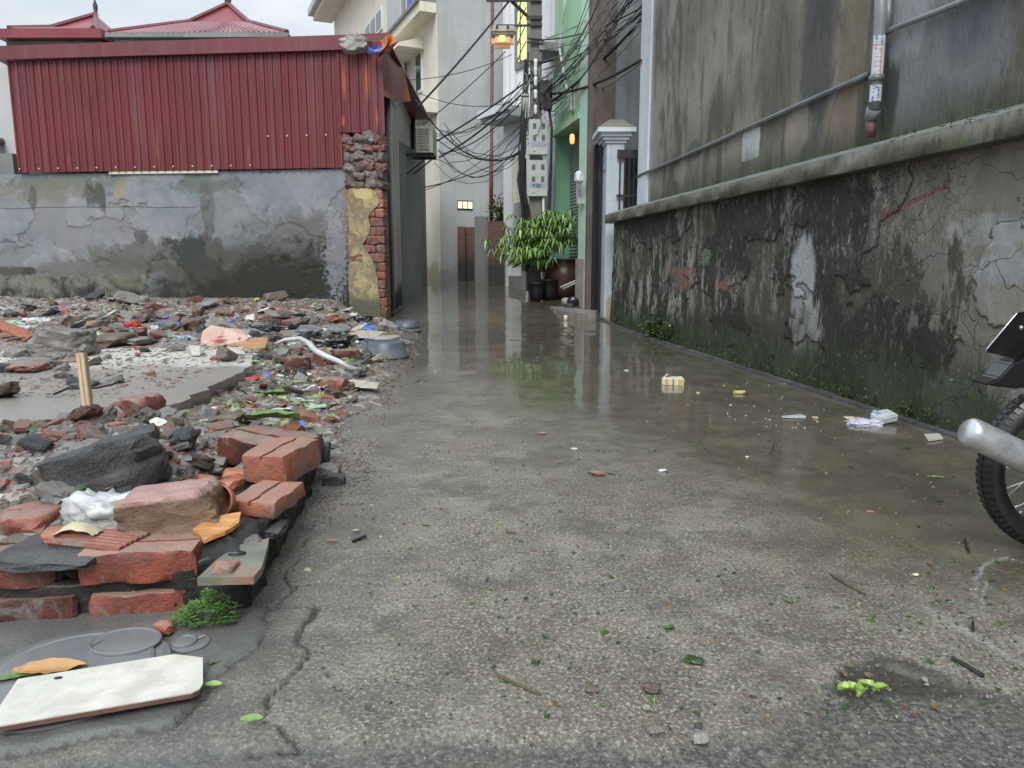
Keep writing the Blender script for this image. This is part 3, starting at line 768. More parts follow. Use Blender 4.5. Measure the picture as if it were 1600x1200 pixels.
cracks = [g2([(492, 950), (480, 975), (466, 1000), (474, 1018), (462, 1040), (440, 1062), (428, 1088), (424, 1110), (408, 1124)]),
          g2([(470, 845), (452, 890), (466, 915), (440, 935), (425, 960)]), g2([(500, 1008), (520, 1040), (545, 1078), (590, 1120)]),
          g2([(408, 1124), (440, 1140), (460, 1165), (400, 1175)])]
cw_ = [.0055, .003, .002, .0025]
crack = np.zeros(Xg.shape)
near = Yg < 3.2
for ln, w in zip(cracks, cw_):
    d = pdist(jx, jy, ln); ww = w * (.5 + vn(Xg * 9, Yg * 9, 5))
    crack = np.maximum(crack, 1 - sm(d, ww * .6, ww * 1.6))
crack *= near
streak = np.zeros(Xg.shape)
for ln, w in ((g2([(1453, 950), (1480, 966), (1512, 984), (1550, 1008), (1600, 1036), (1650, 1060)]), .020), (g2([(1526, 905), (1528, 925), (1536, 950)]), .006), (g2([(1540, 905), (1543, 925), (1541, 950)]), .006), (g2([(1520, 902), (1545, 880), (1570, 872), (1600, 880)]), .010)):  # pale foam trickle first, then reflections on rippling water painted as pale lines
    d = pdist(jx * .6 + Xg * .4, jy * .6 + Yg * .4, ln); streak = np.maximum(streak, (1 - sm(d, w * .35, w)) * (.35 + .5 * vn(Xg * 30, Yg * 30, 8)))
crackside = inpoly(jx, jy, cracks[0] + g2([(300, 1150), (380, 960)]))
apron_d = pdist(jx, jy, apron_poly[:11]); front_d = pdist(jx, jy, front_poly[2:-1])
Z = gza(Yg) + (fbm(Xg * 1.3, Yg * 1.3, 3, 11) - .47) * .012 + (fbm(Xg * 9, Yg * 9, 4, 21) - .47) * .010 * (Yg < 6) * (1 - sm(Yg + 1.9 * Xg, 3.2, 5.5) * .85)
Z += apron * .012 * sm(apron_d, 0, .012) - front * .014 - crack * .013 + crackside * .008 * near
Z += front * (fbm(Xg * 30, Yg * 30, 3, 31) - .47) * .004
edge = np.exp(-(apron_d / .012) ** 2) * (~apron) * .8
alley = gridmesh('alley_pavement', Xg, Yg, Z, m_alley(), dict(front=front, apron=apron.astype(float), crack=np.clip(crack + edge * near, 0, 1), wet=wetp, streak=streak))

def m_dirt():
    s = NM('rubble_dirt'); v = s.obj(); a = s.noise(v, 3, 6, .65, .3); f = s.noise(v, 40, 5, .7); b = s.vor(v, 22, 'F1', 'Color')
    c = s.mix(s.ss(a, .35, .65), (.12, .105, .09), (.20, .182, .162))
    c = s.mix(s.ss(s.sep(b)[0], .82, .87), c, (.24, .11, .085)); c = s.mix(s.ss(s.sep(b)[1], .68, .75), c, (.36, .345, .33))
    c = s.mix(s.M('MULTIPLY', s.ss(s.noise(v, 5, 5, .7), .58, .68), .5), c, (.07, .10, .04))
    c = s.mix(s.M('MULTIPLY', s.ss(f, .42, .3), .6), c, (.03, .025, .02))
    return s.fin(c, .5, s.bump(s.M('ADD', f, s.sep(b)[0]), .016, 1), coat=.2, coat_rough=.3)
M['dirt'] = m_dirt()
bigg = mk('ground', prism([(-150, -60), (150, -60), (150, 200), (-150, 200)], -.5, -.06), M['dirt'], kind='structure')

XE = np.array([(1.5, -.70), (2.03, -.80), (3.0, -.92), (4.0, -1.02), (4.9, -1.1), (7, -1.25), (10.8, -1.55), (12.6, -2.15), (14, -2.2)])
def lotz(x, y):
    x = np.asarray(x, float); y = np.asarray(y, float)
    e = np.interp(y, XE[:, 0], XE[:, 1]) + (vn(y * 2.1, y * 0 + 3, 4) - .5) * .25
    d = e - x
    h = .02 + .12 * sm(d, 0, .9) * (1 - .45 * sm(y, 4.0, 4.6) * (1 - sm(d, .9, 2.2))) - .07 * (1 - sm(d, -.25, .02))
    heap = np.exp(-(((x + 1.75) / .9) ** 2 + ((y - 3.0) / .75) ** 2)) * .15
    h = h + heap * sm(d, .1, .4) + (fbm(x * 2.6, y * 2.6, 4, 50) - .47) * .10 * sm(d, 0, .5) + (fbm(x * 12, y * 12, 3, 60) - .45) * .045 * sm(d, -.1, .3)
    bank = .22 * np.exp(-((y - 12.6) / .8) ** 2) * sm(d, .1, 1.0)
    return h + bank + gza(y) * .9
def lz(x, y): return float(lotz(x, y))
Yl = 2.02 + (14.4 - 2.02) * np.linspace(0, 1, 300) ** 1.5
sx = np.linspace(0, 1, 300) ** 1.4
Yg2, S2 = np.meshgrid(Yl, sx, indexing='ij'); Xg2 = -.62 - S2 * (1.6 + Yg2 * 1.0)
Xg2 = np.where(Yg2 < 3.95, np.minimum(Xg2 - (.62 - .62), -.80 - .115 * (Yg2 - 2.03) + (-.12) - S2 * (1.6 + Yg2)), Xg2)
gridmesh('rubble_lot_ground', Xg2, Yg2, lotz(Xg2, Yg2), M['dirt'])

# pale screeded floor of the demolished house
fl = [G(a, b, .17) for a, b in ((-260, 552), (60, 546), (380, 541), (397, 552), (390, 572), (335, 600), (288, 622), (245, 642), (190, 640), (90, 652), (-300, 690))]
def m_floor():
    s = NM('pale_screed'); v = s.obj(); a = s.noise(v, 1.3, 6, .65, .4); f = s.noise(v, 30, 5, .7); y = s.sep(v)[1]
    c = s.mix(s.ss(f, .35, .65), (.50, .51, .47), (.66, .66, .62))
    g = s.ss(s.M('ADD', y, s.M('MULTIPLY', s.M('SUBTRACT', a, .5), 2.6)), 0.9, .2)
    c = s.mix(s.M('MULTIPLY', s.ss(a, .5, .62), .7), c, (.28, .26, .24)); c = s.mix(s.M('MULTIPLY', g, .9), c, s.mix(f, (.16, .145, .13), (.30, .28, .26)))
    z = s.sep(v)[2]; c = s.mix(s.ss(z, .10, .06), c, (.12, .12, .09))
    return s.fin(c, .45, s.bump(f, .006, .8), coat=.35, coat_rough=.2)
def meshonly(name, g, auto=None):
    me = bpy.data.meshes.new(name); me.from_pydata(g[0], [], g[1]); me.materials.append(None)
    if auto: me.polygons.foreach_set('use_smooth', [True] * len(me.polygons)); me.set_sharp_from_angle(angle=R(auto))
    me.update(); return me
def put(name, me, mat, loc, rot=(0, 0, 0), parent=None, scale=1, **k):
    o = bpy.data.objects.new(name, me); col.objects.link(o)
    if parent: o.parent = parent
    o.material_slots[0].link = 'OBJECT'; o.material_slots[0].material = mat
    o.location = loc; o.rotation_euler = rot
    o.scale = scale if isinstance(scale, (tuple, list)) else (scale,) * 3
    props(o, **k); return o
def ragged(poly, seed, step=.12, amp=.03):
    o_ = []; n = len(poly)
    for i in range(n):
        a, b = Vector(poly[i][:2]), Vector(poly[(i + 1) % n][:2]); k = max(1, int((b - a).length / step))
        for j in range(k):
            p = a.lerp(b, j / k); q = noise.noise_vector(Vector((p.x * 5, p.y * 5, seed))) * amp * 2
            o_.append((p.x + q.x, p.y + q.y))
    return o_
mk('floor_slab', prism(ragged([tuple(p) for p in fl], 3, .1, .035), .03, .165), m_floor(), kind='structure')

# kerb line of the right wall
kb = []
for i in range(70):
    u = -.2 + i * .19; w = .024 + .02 * noise.noise(Vector((u * 3, 0, 5))); y0 = -.13 + .02 * noise.noise(Vector((u * 2, 3, 0)))
    p = FR.P0 + FR.x * u
    gzz = gz(p.y)
    kb.append(box(u, u + .186, y0 - w, y0 + w, gzz - .03, gzz + .022 + .01 * noise.noise(Vector((u * 4, 1, 1)))))
mk('kerb', merge(kb), M['conc_dark'], frame=FR, kind='structure')
ap = g2([(878, 476), (900, 484), (932, 492), (930, 503), (900, 499), (868, 490), (860, 480)])
mk('doorstep_apron', prism(ragged([(a, b) for a, b in ap], 5, .12, .04), .05, .175), M['conc'], kind='structure')

# ------------------------------------------------------------------ low mouldy wall on the right with its coping
rw = thing('boundary_wall', 'low mould-blackened rendered wall with a sloped coping along the right side', 'wall', frame=FR)
uu = np.concatenate([np.linspace(-.02, 11.0, 820), np.linspace(11.05, 13.2, 20)]); vvv = np.linspace(-.1, 1.69, 130)
U, W = np.meshgrid(uu, vvv, indexing='xy')
peelR = sm(fbm(U * 1.3, W * 2.0, 7, 75), .525, .540)
Dp = -(fbm(U * 3, W * 3, 4, 70) - .47) * .03 + peelR * .012 - sm(.35 - W, 0, .35) * .05 * vn(U * 3, W, 77)
wm = gridmesh('wall_face', U, Dp, W, M['right_wall'], dict(peel=peelR), kind=None); wm.parent = rw
mk('wall_core', box(0, 13.2, .05, .36, -.1, 1.685), M['coping'], parent=rw)
cz = FR.uv(1300, 275, -.10)[1]
n_ = 120; cu = np.linspace(-.12, 13.2, n_); prof = [(-.02, cz - .002), (-.112, cz), (-.116, cz + .006), (-.112, cz + .132), (-.104, cz + .14), (.12, cz + .215), (.385, cz + .29)]
Uc = np.repeat(cu[None, :], len(prof), 0); Yc = np.array([[p[0] + .012 * noise.noise(Vector((u * 3, i * 2, 0))) for u in cu] for i, p in enumerate(prof)])
Zc = np.array([[p[1] + .012 * noise.noise(Vector((u * 2.5, i * 2, 9))) for u in cu] for i, p in enumerate(prof)])
def m_coping():
    s = NM('weathered_coping_lit_top'); v = s.obj(); xyz = s.sep(v); a = s.noise(v, 2.5, 6, .65); f = s.noise(s.mul(v, (1, 1, .4)), 20, 5, .7); t = s.noise(s.mul(v, (6, 1, 1)), 5, 4, .6)
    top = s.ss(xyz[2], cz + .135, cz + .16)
    c = s.mix(s.ss(a, .35, .6), (.06, .056, .042), (.13, .122, .096)); c = s.mix(s.M('MULTIPLY', s.ss(f, .48, .6), .75), c, (.035, .037, .03))
    c = s.mix(top, c, s.mix(s.ss(t, .4, .6), (.10, .115, .115), (.26, .29, .29)))  # lit top painted lighter than the front face
    ms = s.M('MULTIPLY', s.ss(s.noise(v, 1.3, 7, .75), .46, .56), s.M('MAXIMUM', s.ss(xyz[1], .1, .3), s.ss(f, .5, .62)))
    c = s.mix(s.M('MULTIPLY', ms, .85), c, s.mix(f, (.03, .055, .012), (.13, .19, .05)))
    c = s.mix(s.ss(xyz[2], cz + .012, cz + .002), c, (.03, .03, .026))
    return s.fin(c, .5, s.bump(s.M('ADD', f, a), .008, .8), coat=.4, coat_rough=.25)
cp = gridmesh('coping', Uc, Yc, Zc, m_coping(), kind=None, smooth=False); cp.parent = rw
mk('coping_end', prism([(p[0], p[1]) for p in prof] + [(.37, cz - .002)], -.121, -.122, 'yz'), M['coping'], parent=rw)

# stucco house behind it
hs = thing('stucco_house', 'big house with a dark stained olive-grey stucco flank above the right wall', 'house', frame=FH)
hx0 = FH.uv(1003, 150)[0]
mk('wall', box(hx0, 14, 0, 5, .0, 9.5), M['house_wall'], parent=hs)
mk('corner_pilaster', box(hx0 - .02, FH.uv(1017, 150)[0], -.03, .3, 0, 9.4), M['pillar_white'], parent=hs)
def pipe_on(name, pts, r, off, mat, par, fr, n=10, **k):
    return mk(name, tube([fr.loc(a, b, off) for a, b in pts], r, n), mat, parent=par, smooth=True, **k)
pipe_on('conduit', [(995, 276), (1150, 208), (1250, 163), (1340, 124), (1356, 116)], .022, -.03, M['pvc_grey'], hs, FH)
pipe_on('conduit', [(1384, 52), (1395, 45), (1450, 24), (1530, -8), (1620, -45)], .022, -.04, M['pvc_grey'], hs, FH, label='upper thin grey pipe')
pipe_on('conduit', [(1389, -10), (1387, 48)], .02, -.04, M['pvc_grey'], hs, FH, label='short vertical grey pipe')
dp_ = [FH.loc(a, b, -.08) for a, b in ((1379, -120), (1376, 30), (1371, 100), (1366, 172))]
dpo = mk('drain_pipe', tube(dp_, .048, 16), M['pvc_grey'], parent=hs, smooth=True)
mk('pipe_socket', tube([FH.loc(1369.5, 118, -.08), FH.loc(1369, 128, -.08)], .056, 16), M['pvc_grey'], parent=dpo, smooth=True)
mk('pipe_elbow', tube([FH.loc(1366, 168, -.08), FH.loc(1362, 180, -.07), FH.loc(1359, 188, -.06)], [.052, .052, .04], 16), M['pvc_grey'], parent=dpo, smooth=True)
mk('pipe_stub', tube([FH.loc(1361, 184, -.06), FH.loc(1359, 214, -.06)], .04, 14), M['rust_pole'], parent=dpo, smooth=True)
for a, b, m_ in ((57, 71, 'sticker'), (72, 124, 'sticker'), (134, 160, 'sticker')):
    def cen(py):
        x_ = np.interp(py, [30, 100, 172], [1376, 1371, 1366]); return FH.loc(x_, py, -.08)
    p0, p1 = cen(a), cen(b); n = 8; v, f = [], []
    for p in (p0, p1):
        for k in range(n + 1):
            an = R(275 + 110 * k / n); v.append((p.x + math.cos(an) * .0498, p.y + math.sin(an) * .0498, p.z))
    f = [(k, k + 1, n + 2 + k, n + 1 + k) for k in range(n)]
    st_ = mk('sticker', (v, f), M[m_], parent=dpo, smooth=True)
    g_ = []; rn = random.Random(a); L_ = p1.z - p0.z; nn = {57: 2, 72: 7, 134: 4}[a]
    for i in range(nn):                                  # blurred capitals printed up the pipe
        zc = p0.z + L_ * (i + .5) / nn; hh = abs(L_) / nn * .36
        def P_(an, z): return (p0.lerp(p1, (z - p0.z) / L_).x + math.cos(R(an)) * .0506, p0.y + math.sin(R(an)) * .0506, z)
        for (a0_, z0_, a1_, z1_) in {0: ((-24, -1, 24, -1), (-24, 1, 24, 1), (-24, -1, -24, 1)), 1: ((-24, -1, 24, 1), (24, 1, 24, -1)), 2: ((-24, 0, 24, 0), (24, -1, 24, 1)), 3: ((-24, 1, 24, -1), (-24, -1, 24, -1), (0, -1, 0, 1))}[rn.randrange(4)]:
            pa, pb = Vector(P_(330 + a0_, zc + z0_ * hh)), Vector(P_(330 + a1_, zc + z1_ * hh))
            g_.append(tube([pa, pb], .0042, 4))
    mk('lettering', merge(g_), M['pink_ink' if a == 72 else 'blue_ink'], parent=dpo)

# moss along the coping and the foot of the wall
def tuft(rn, p, s, n, flat=.5):
    v, f = [], []
    for _ in range(n):
        a, e = rn.uniform(0, 6.28), rn.uniform(.1, 1.2); L = s * rn.uniform(.5, 1)
        d = Vector((math.cos(a) * math.cos(e), math.sin(a) * math.cos(e), math.sin(e) * flat + .1))
        q = Vector(p) + d * L; w = Vector((-d.y, d.x, rn.uniform(-.5, .5))).normalized() * s * rn.uniform(.18, .34); t = d * s * .32
        o_ = len(v); v += [tuple(q - t), tuple(q + w * .5), tuple(q + t), tuple(q - w * .5)]; f.append((o_, o_ + 1, o_ + 2, o_ + 3))
    return v, f
rn = random.Random(5)
gs = []
for i in range(150):
    u = rn.uniform(2.5, 10.5)
    if noise.noise(Vector((u * 1.1, 0, 3))) < .02: continue
    gs.append(tuft(rn, (u, rn.uniform(.16, .36), cz + .25), .028, 14, .8))
for i in range(50):
    u = rn.uniform(7.4, 9.2); gs.append(tuft(rn, (u, -.10, cz + .12 + rn.uniform(0, .05)), .022, 12, .6))
mk('coping_moss', merge(gs), M['moss'], parent=rw, kind='stuff')

def weed(name, label, u, y, s, n, seed, flat=.9, frame=FR, mat='leaf_dark', group=None):
    rn = random.Random(seed); v, f = [], []; st = []
    base = frame.P0 + frame.x * u; z0 = gz(base.y)
    t = thing(name, label, 'plant', (base.x + frame.y.x * y, base.y + frame.y.y * y, z0), group=group)
    for k in range(max(3, n // 12)):
        a = rn.uniform(0, 6.28); h = s * rn.uniform(.5, 1.1); r_ = s * rn.uniform(.1, .9)
        p1 = Vector((math.cos(a) * r_, math.sin(a) * r_ * .45, h))
        pts = [Vector((p1.x * .1, p1.y * .1, 0)), Vector((p1.x * .6, p1.y * .6, h * .6)), p1]; st.append(tube(pts, .0025, 4))
        for j in range(12):
            tt = rn.uniform(.25, 1); p = pts[0].lerp(p1, tt) + Vector((rn.gauss(0, .15), rn.gauss(0, .1), rn.gauss(0, .1))) * s
            d = Vector((rn.gauss(0, 1), rn.gauss(0, 1) - .3, rn.gauss(0, .5) + .2)).normalized(); w = d.cross(Vector((rn.gauss(0, .4), rn.gauss(0, .4), 1))).normalized()
            L = s * rn.uniform(.10, .2); o_ = len(v)
            v += [tuple(p), tuple(p + d * L * .5 + w * L * .38), tuple(p + d * L), tuple(p + d * L * .5 - w * L * .38)]; f.append((o_, o_ + 1, o_ + 2, o_ + 3))
    mk('foliage', (v, f), M[mat], parent=t, kind='stuff'); mk('stem', merge(st), M['bark'], parent=t)
    return t
for i, (px, s, n, lb) in enumerate(((968, .14, 90, 'small weed at the foot of the white gate pillar'), (1030, .30, 420, 'bushy weed growing up the mouldy wall right of the pillar'), (1050, .24, 300, 'lower green weed clump beside the bushy one at the wall foot'),
        (1190, .10, 110, 'mossy weed tuft by the kerb below the rosy brick patch'), (1330, .10, 200, 'dark creeping weeds left of the crumpled paper litter'), (1372, .09, 160, 'dark creeping weeds right behind the crumpled paper litter'), (1425, .10, 200, 'dark leafy weeds between the paper litter and the small white tile'), (1470, .11, 240, 'leafy weed just behind the silver muffler end'))):
    y_ = 500 + (px - 955) * .3215; u_ = FR.uv(px, y_)[0]
    weed('weed', lb, u_, -.05, s, n, 40 + i)
gs = []
for i in range(420):
    u = rn.uniform(.2, 11); p = FR.P0 + FR.x * u; gs.append(tuft(rn, (u, -.04 - rn.uniform(0, .06), gz(p.y) + rn.uniform(0, .07)), .022, 9, .8))
mk('wall_foot_moss', merge(gs), M['moss'], frame=FR, kind='stuff')

# ------------------------------------------------------------------ red metal shed on its rendered wall
sw = thing('rendered_wall', 'long blue-grey limewashed wall blackened by damp under the red metal sheets', 'wall', frame=FS)
u0s, u1s = FS.uv(-260, 400)[0], FS.uv(548, 400)[0]
zt0, zt1 = FS.uv(23, 272)[1], FS.uv(541, 263)[1]
def ztop(u): return zt0 + (zt1 - zt0) * (u - FS.uv(23, 272)[0]) / (FS.uv(541, 263)[0] - FS.uv(23, 272)[0])
uu = np.linspace(u0s, u1s, 560); tt = np.linspace(0, 1, 120); U, T = np.meshgrid(uu, tt); W = -.1 + T * (ztop(U) + .1 + (fbm(U * 4, U * 0, 3, 5) - .5) * .03)
peelS = sm(fbm(U * .9, W * 1.5, 7, 85), .52, .535)
wf = gridmesh('wall_face', U, -(fbm(U * 2, W * 2, 4, 80) - .47) * .03 + peelS * .012, W, M['shed_wall'], dict(peel=peelS), kind=None); wf.parent = sw
mk('wall_core', box(u0s, u1s, .06, .25, -.1, min(zt0, zt1) - .02), M['coping'], parent=sw)

sh = thing('metal_shed', 'shed clad in dark red corrugated sheets with a red fascia, on the grey wall', 'shed', frame=FS)
pL, pR = FS.uv(20, 180, -.04)[0], FS.uv(541, 180, -.04)[0]
def zlin(u, a, b):
    (ua, za), (ub, zb) = FS.uv(*a, -.04), FS.uv(*b, -.04); return za + (zb - za) * (u - ua) / (ub - ua)
def sheet(ua, ub, topf, botf, y0, ribs, name='cladding_sheet', par=None):
    v, f = [], []; w = (ub - ua) / ribs; pr = [(0, 0), (.10, -.022), (.30, -.022), (.40, 0), (.58, 0), (.62, -.006), (.70, -.006), (.74, 0)]
    pts = [(ua + (i + a) * w, y0 + d) for i in range(ribs) for a, d in pr] + [(ub, y0)]
    for x_, y_ in pts:
        for k in range(2): v.append((x_, y_, [botf(x_), topf(x_)][k]))
    n = len(pts)
    for i in range(n - 1): f.append((2 * i, 2 * i + 2, 2 * i + 3, 2 * i + 1))
    return mk(name, (v, f), M['red_sheet'], parent=par)
topf = lambda u: zlin(u, (17, 95), (538, 78)); botf = lambda u: zlin(u, (23, 270), (541, 262))
ns = 6; ws = (pR - pL) / ns
for i in range(ns):
    sheet(pL + ws * i, pL + ws * (i + 1) + .02, topf, botf, -.045 - .002 * (i % 2), 7, par=sh)
pr0, pr1 = FS.uv(528, 150, -.07)[0], FS.uv(600, 150, -.07)[0]
sheet(pr0, pr1, lambda u: zlin(u, (528, 72), (600, 68)), lambda u: zlin(u, (528, 207), (600, 209)), -.075, 5, par=sh)
scr = lathe([(.0, -.012), (.012, -.008), (.012, 0)], 8, 'y')
scm = None
for i in range(17):
    px = 32 + i * 30; u_ = FS.uv(px, 262, -.05)[0]
    z_ = botf(u_) + (.06 if px < 400 else .52)
    if px > 535: continue
    o_ = mk('screw', scr, M['white_frame'], parent=sh) if scm is None else bpy.data.objects.new('screw', scm.data)
    if scm is None: scm = o_
    else: col.objects.link(o_); o_.parent = sh
    o_.location = (u_, -.066, z_)
def zfa(u, top):
    return zlin(u, (0, 75), (562, 57)) if top else zlin(u, (0, 96), (562, 80))
ua, ub = FS.uv(-40, 80, -.15)[0], FS.uv(564, 60, -.15)[0]
def slantbox(ua, ub, y0, y1, zb, zt):
    return [(ua, y0, zb(ua)), (ub, y0, zb(ub)), (ub, y1, zb(ub)), (ua, y1, zb(ua)), (ua, y0, zt(ua)), (ub, y0, zt(ub)), (ub, y1, zt(ub)), (ua, y1, zt(ua))], box(0, 1, 0, 1, 0, 1)[1]
mk('fascia', slantbox(ua, ub, -.16, -.12, lambda u: zfa(u, 0), lambda u: zfa(u, 1)), M['red_trim'], parent=sh)
mk('gutter_board', slantbox(ua, ub, -.12, .1, lambda u: zfa(u, 0) + .15, lambda u: zfa(u, 1) - .004), M['red_trim'], parent=sh)
z2 = lambda a, b: (lambda u: zlin(u, a, b))
mk('fascia', slantbox(FS.uv(470, 60, .1)[0], FS.uv(608, 50, .1)[0], .11, .16, z2((470, 72), (596, 76)), z2((290, 62), (608, 46))), M['red_trim'], parent=sh, label='upper right fascia')
rt = slantbox(ua, FS.uv(605, 50, 0)[0], .10, 4.2, lambda u: zfa(u, 1) - .06, lambda u: zfa(u, 1) - .02)
rt = ([(a - (.35 if b > 1 else 0), b, c - (.45 if b > 1 else 0)) for a, b, c in rt[0]], rt[1])
mk('roof_sheet', rt, M['red_trim'], parent=sh)
mk('back_wall', box(pL + .1, pR + .25, .35, 3.8, 0, 3.3), M['slate_wall'], parent=sh)
mk('edge_strip', slantbox(FS.uv(172, 268)[0], FS.uv(342, 268)[0], -.035, -.005, z2((172, 272), (342, 270)), z2((172, 267.5), (342, 266))), M['card'], parent=sh)
# crumpled mortar and net on the pillar head, blue scrap
mk('mortar_cap', xf(rock(31, .42, .3, .22, 3, .3, .2), Matrix.Translation(FS.loc(557, 70, -.16))), M['conc_pale'], parent=sh)

tp = []
def clothgrid(fn, nu, nv):
    v = [fn(i / (nu - 1), j / (nv - 1)) for j in range(nv) for i in range(nu)]
    f = [(j * nu + i, j * nu + i + 1, (j + 1) * nu + i + 1, (j + 1) * nu + i) for j in range(nv - 1) for i in range(nu - 1)]
    return v, f
def P2(a, b, Y): p = V(a, b, Y); return p
tl = [(597, 62), (599, 85), (598, 115), (600, 150)]; tr_ = [(606, 56), (616, 78), (632, 112), (642, 158)]
def tarpf(s, t):
    k = t * 3; i = min(2, int(k)); q = k - i
    a = Vector(tl[i]).lerp(Vector(tl[i + 1]), q); b = Vector(tr_[i]).lerp(Vector(tr_[i + 1]), q); m = a.lerp(b, s)
    yy = 12.45 + 1.3 * s + .10 * math.sin(s * 7 + t * 3) * (.3 + t) + .05 * noise.noise(Vector((s * 4, t * 6, 0)))
    sag = 4 * math.sin(s * 3.14) * (1 if t > .95 else 0)
    return tuple(V(m.x, m.y + sag, yy))
mk('tarpaulin', clothgrid(tarpf, 16, 22), M['tarp'], label='rust-brown tarpaulin hanging off the right end of the red shed roof', category='tarpaulin', smooth=True)
def tarp2(s, t):
    return tuple(V(592 + 22 * s + 5 * math.sin(t * 5), 58 + 28 * t + 5 * math.sin(s * 5 + 1), 12.25 + .25 * s + .1 * math.sin(s * 9 + t * 6)))
mk('tarpaulin', clothgrid(tarp2, 12, 12), M['tarp_orange'], label='crumpled bright orange tarpaulin end at the roof corner of the shed', category='tarpaulin', smooth=True)
mk('plastic_scrap', xf(rock(77, .26, .14, .1, 2, .2, .3), Matrix.Translation(V(588, 79, 12.35))), M['bag_blue'], label='blue plastic scrap tucked under the roof corner of the red shed', category='plastic')

# ragged brick pillar at the end of the wall
bp = thing('brick_pillar', 'ragged brick pillar with peeling yellow plaster at the end of the grey wall', 'pillar', frame=FS)
bu0, bu1 = FS.uv(543, 400, -.12)[0], FS.uv(602, 400, -.12)[0]; wP = bu1 - bu0
zt = FS.uv(570, 210, -.12)[1]; zb = .0; nc = 21; hc = (zt - zb) / nc
mk('pillar_core', box(bu0 + .03, bu1 - .03, -.09, .35, -.05, zt - .06), M['conc_brown'], parent=bp)
rnb = random.Random(3); bmeshes = {}
for r_ in range(nc):
    z_ = zb + r_ * hc; rag = rnb.uniform(-.02, .02); halves = [(0, .5), (.5, 1)] if r_ % 2 else [(0, .27), (.27, .77), (.77, 1)]
    for a, b in halves:
        L_ = (b - a) * wP - .012; key = (round(L_, 2), rnb.randrange(3))
        top = r_ > 14
        if top:
            for q_ in range(2):
                rk = rnb.randrange(6); kk = ('rk', rk)
                if kk not in bmeshes: bmeshes[kk] = meshonly('brick', rock(900 + rk, 1, 1, 1, 3, .9, .13, 6), 35)
                put('brick', bmeshes[kk], M[rnb.choice(['brick_grey', 'conc', 'brick_grey', 'conc_brown', 'brick_dirty'])], (bu0 + (a + (b - a) * (.25 + .5 * q_)) * wP + rnb.uniform(-.02, .02), -.02 + rnb.uniform(-.02, .03), z_ + hc * .5 + rnb.uniform(-.02, .02)), (rnb.uniform(-.2, .2), rnb.uniform(-.25, .25), rnb.uniform(-.2, .2)), bp, ((b - a) * wP * .62, .26, hc * rnb.uniform(.8, 1.25)))
            continue
        if key not in bmeshes: bmeshes[key] = meshonly('brick', brickgeo(L_, .22, hc - .014, 100 + len(bmeshes), False, 5, .012))
        m_ = M['brick_grey'] if (top and rnb.random() < .85) else (M['brick_orange'] if 11 < r_ <= 14 and rnb.random() < .6 else (M['brick_dirty'] if rnb.random() < .6 else M['brick']))
        put('brick', bmeshes[key], m_, (bu0 + (a + b) / 2 * wP + rag * .4 + rnb.uniform(-.008, .008), -.03 + rnb.uniform(-.015, .012) * (2.5 if top else 1), z_ + .004),
            (rnb.uniform(-.02, .02), rnb.uniform(-.03, .03) * (2 if top else 1), rnb.uniform(-.03, .03) * (2 if top else 1)), bp)
def m_yellowplaster():
    s = NM('peeling_yellow_plaster'); v = s.obj(); a = s.noise(v, 3.5, 7, .7, .6); f = s.noise(v, 22, 5, .7); z = s.sep(v)[2]
    c = s.mix(s.ss(a, .42, .58), (.40, .34, .18), (.22, .185, .12)); c = s.mix(s.M('MULTIPLY', s.ss(f, .52, .66), .6), c, (.12, .10, .075))
    c = s.mix(s.M('MULTIPLY', s.ss(s.noise(v, 5, 5, .6), .6, .7), .6), c, (.40, .38, .30))
    c = s.mix(s.ss(s.M('ADD', z, s.M('MULTIPLY', a, -.5)), .35, .05), c, (.10, .10, .075))
    c = s.mix(spot(s, s.sep(v)[0], z, *FS.uv(566, 303, -.15), .17, .09, a, .5), c, (.52, .44, .23))
    return s.fin(c, .65, s.bump(s.M('ADD', f, a), .012, .8), spec=.3)
pp = [FS.uv(a, b, -.155) for a, b in ((543, 297), (556, 292), (574, 294), (588, 300), (592, 318), (584, 326), (576, 338), (579, 352), (574, 368), (566, 382), (572, 392), (580, 402), (586, 420), (590, 450), (593, 478), (596, 502), (547, 504), (545, 400))]
mk('plaster_coat', prism(ragged(pp, 9, .05, .015), -.155, -.125, 'xz'), m_yellowplaster(), parent=bp)

# grey house along the left side of the alley
lh = thing('grey_house', 'sooty grey windowless house wall running up the left side of the alley', 'house', frame=FL)
zL = FL.uv(640, 158)[1]
LL = FL.len
mk('wall', box(-.02, LL * .62, 0, .22, -.1, zL), M['alley_wall'], parent=lh)
mk('wall', box(LL * .62, LL * 1.0, -.06, .22, -.1, zL - .45), M['alley_wall_dark'], parent=lh, label='darker far stretch of the wall')
for a in (.25, .5): mk('downpipe', tube([(a, -.05, 0), (a, -.05, zL - .1 - a * .5)], .035, 8), M['pvc_grey' if a > .3 else 'dark_metal'], parent=lh, smooth=True)
mk('downpipe', tube([(LL * .6, -.07, .1), (LL * .6, -.07, zL - .2)], .05, 8), M['dark_metal'], parent=lh, smooth=True)
mk('house_core', box(LL * .3, LL * .99, .23, 4, -.1, zL - .5), M['alley_wall_dark'], parent=lh)
0 and mk('awning_slope', prism([(LL * .3, zL + .02), (LL * .9, zL - .6), (LL * .9, zL - .55), (LL * .3, zL + .1)], -.12, -.03, 'xz'), M['dark_metal'], parent=lh)
# horizontal slats near the top
for k in range(6): mk('louvre', tube([(.32, -.06, zL - .1 - k * .11), (1.25, -.06, zL - .25 - k * .09)], .014, 5), M['cable_grey'], parent=lh)
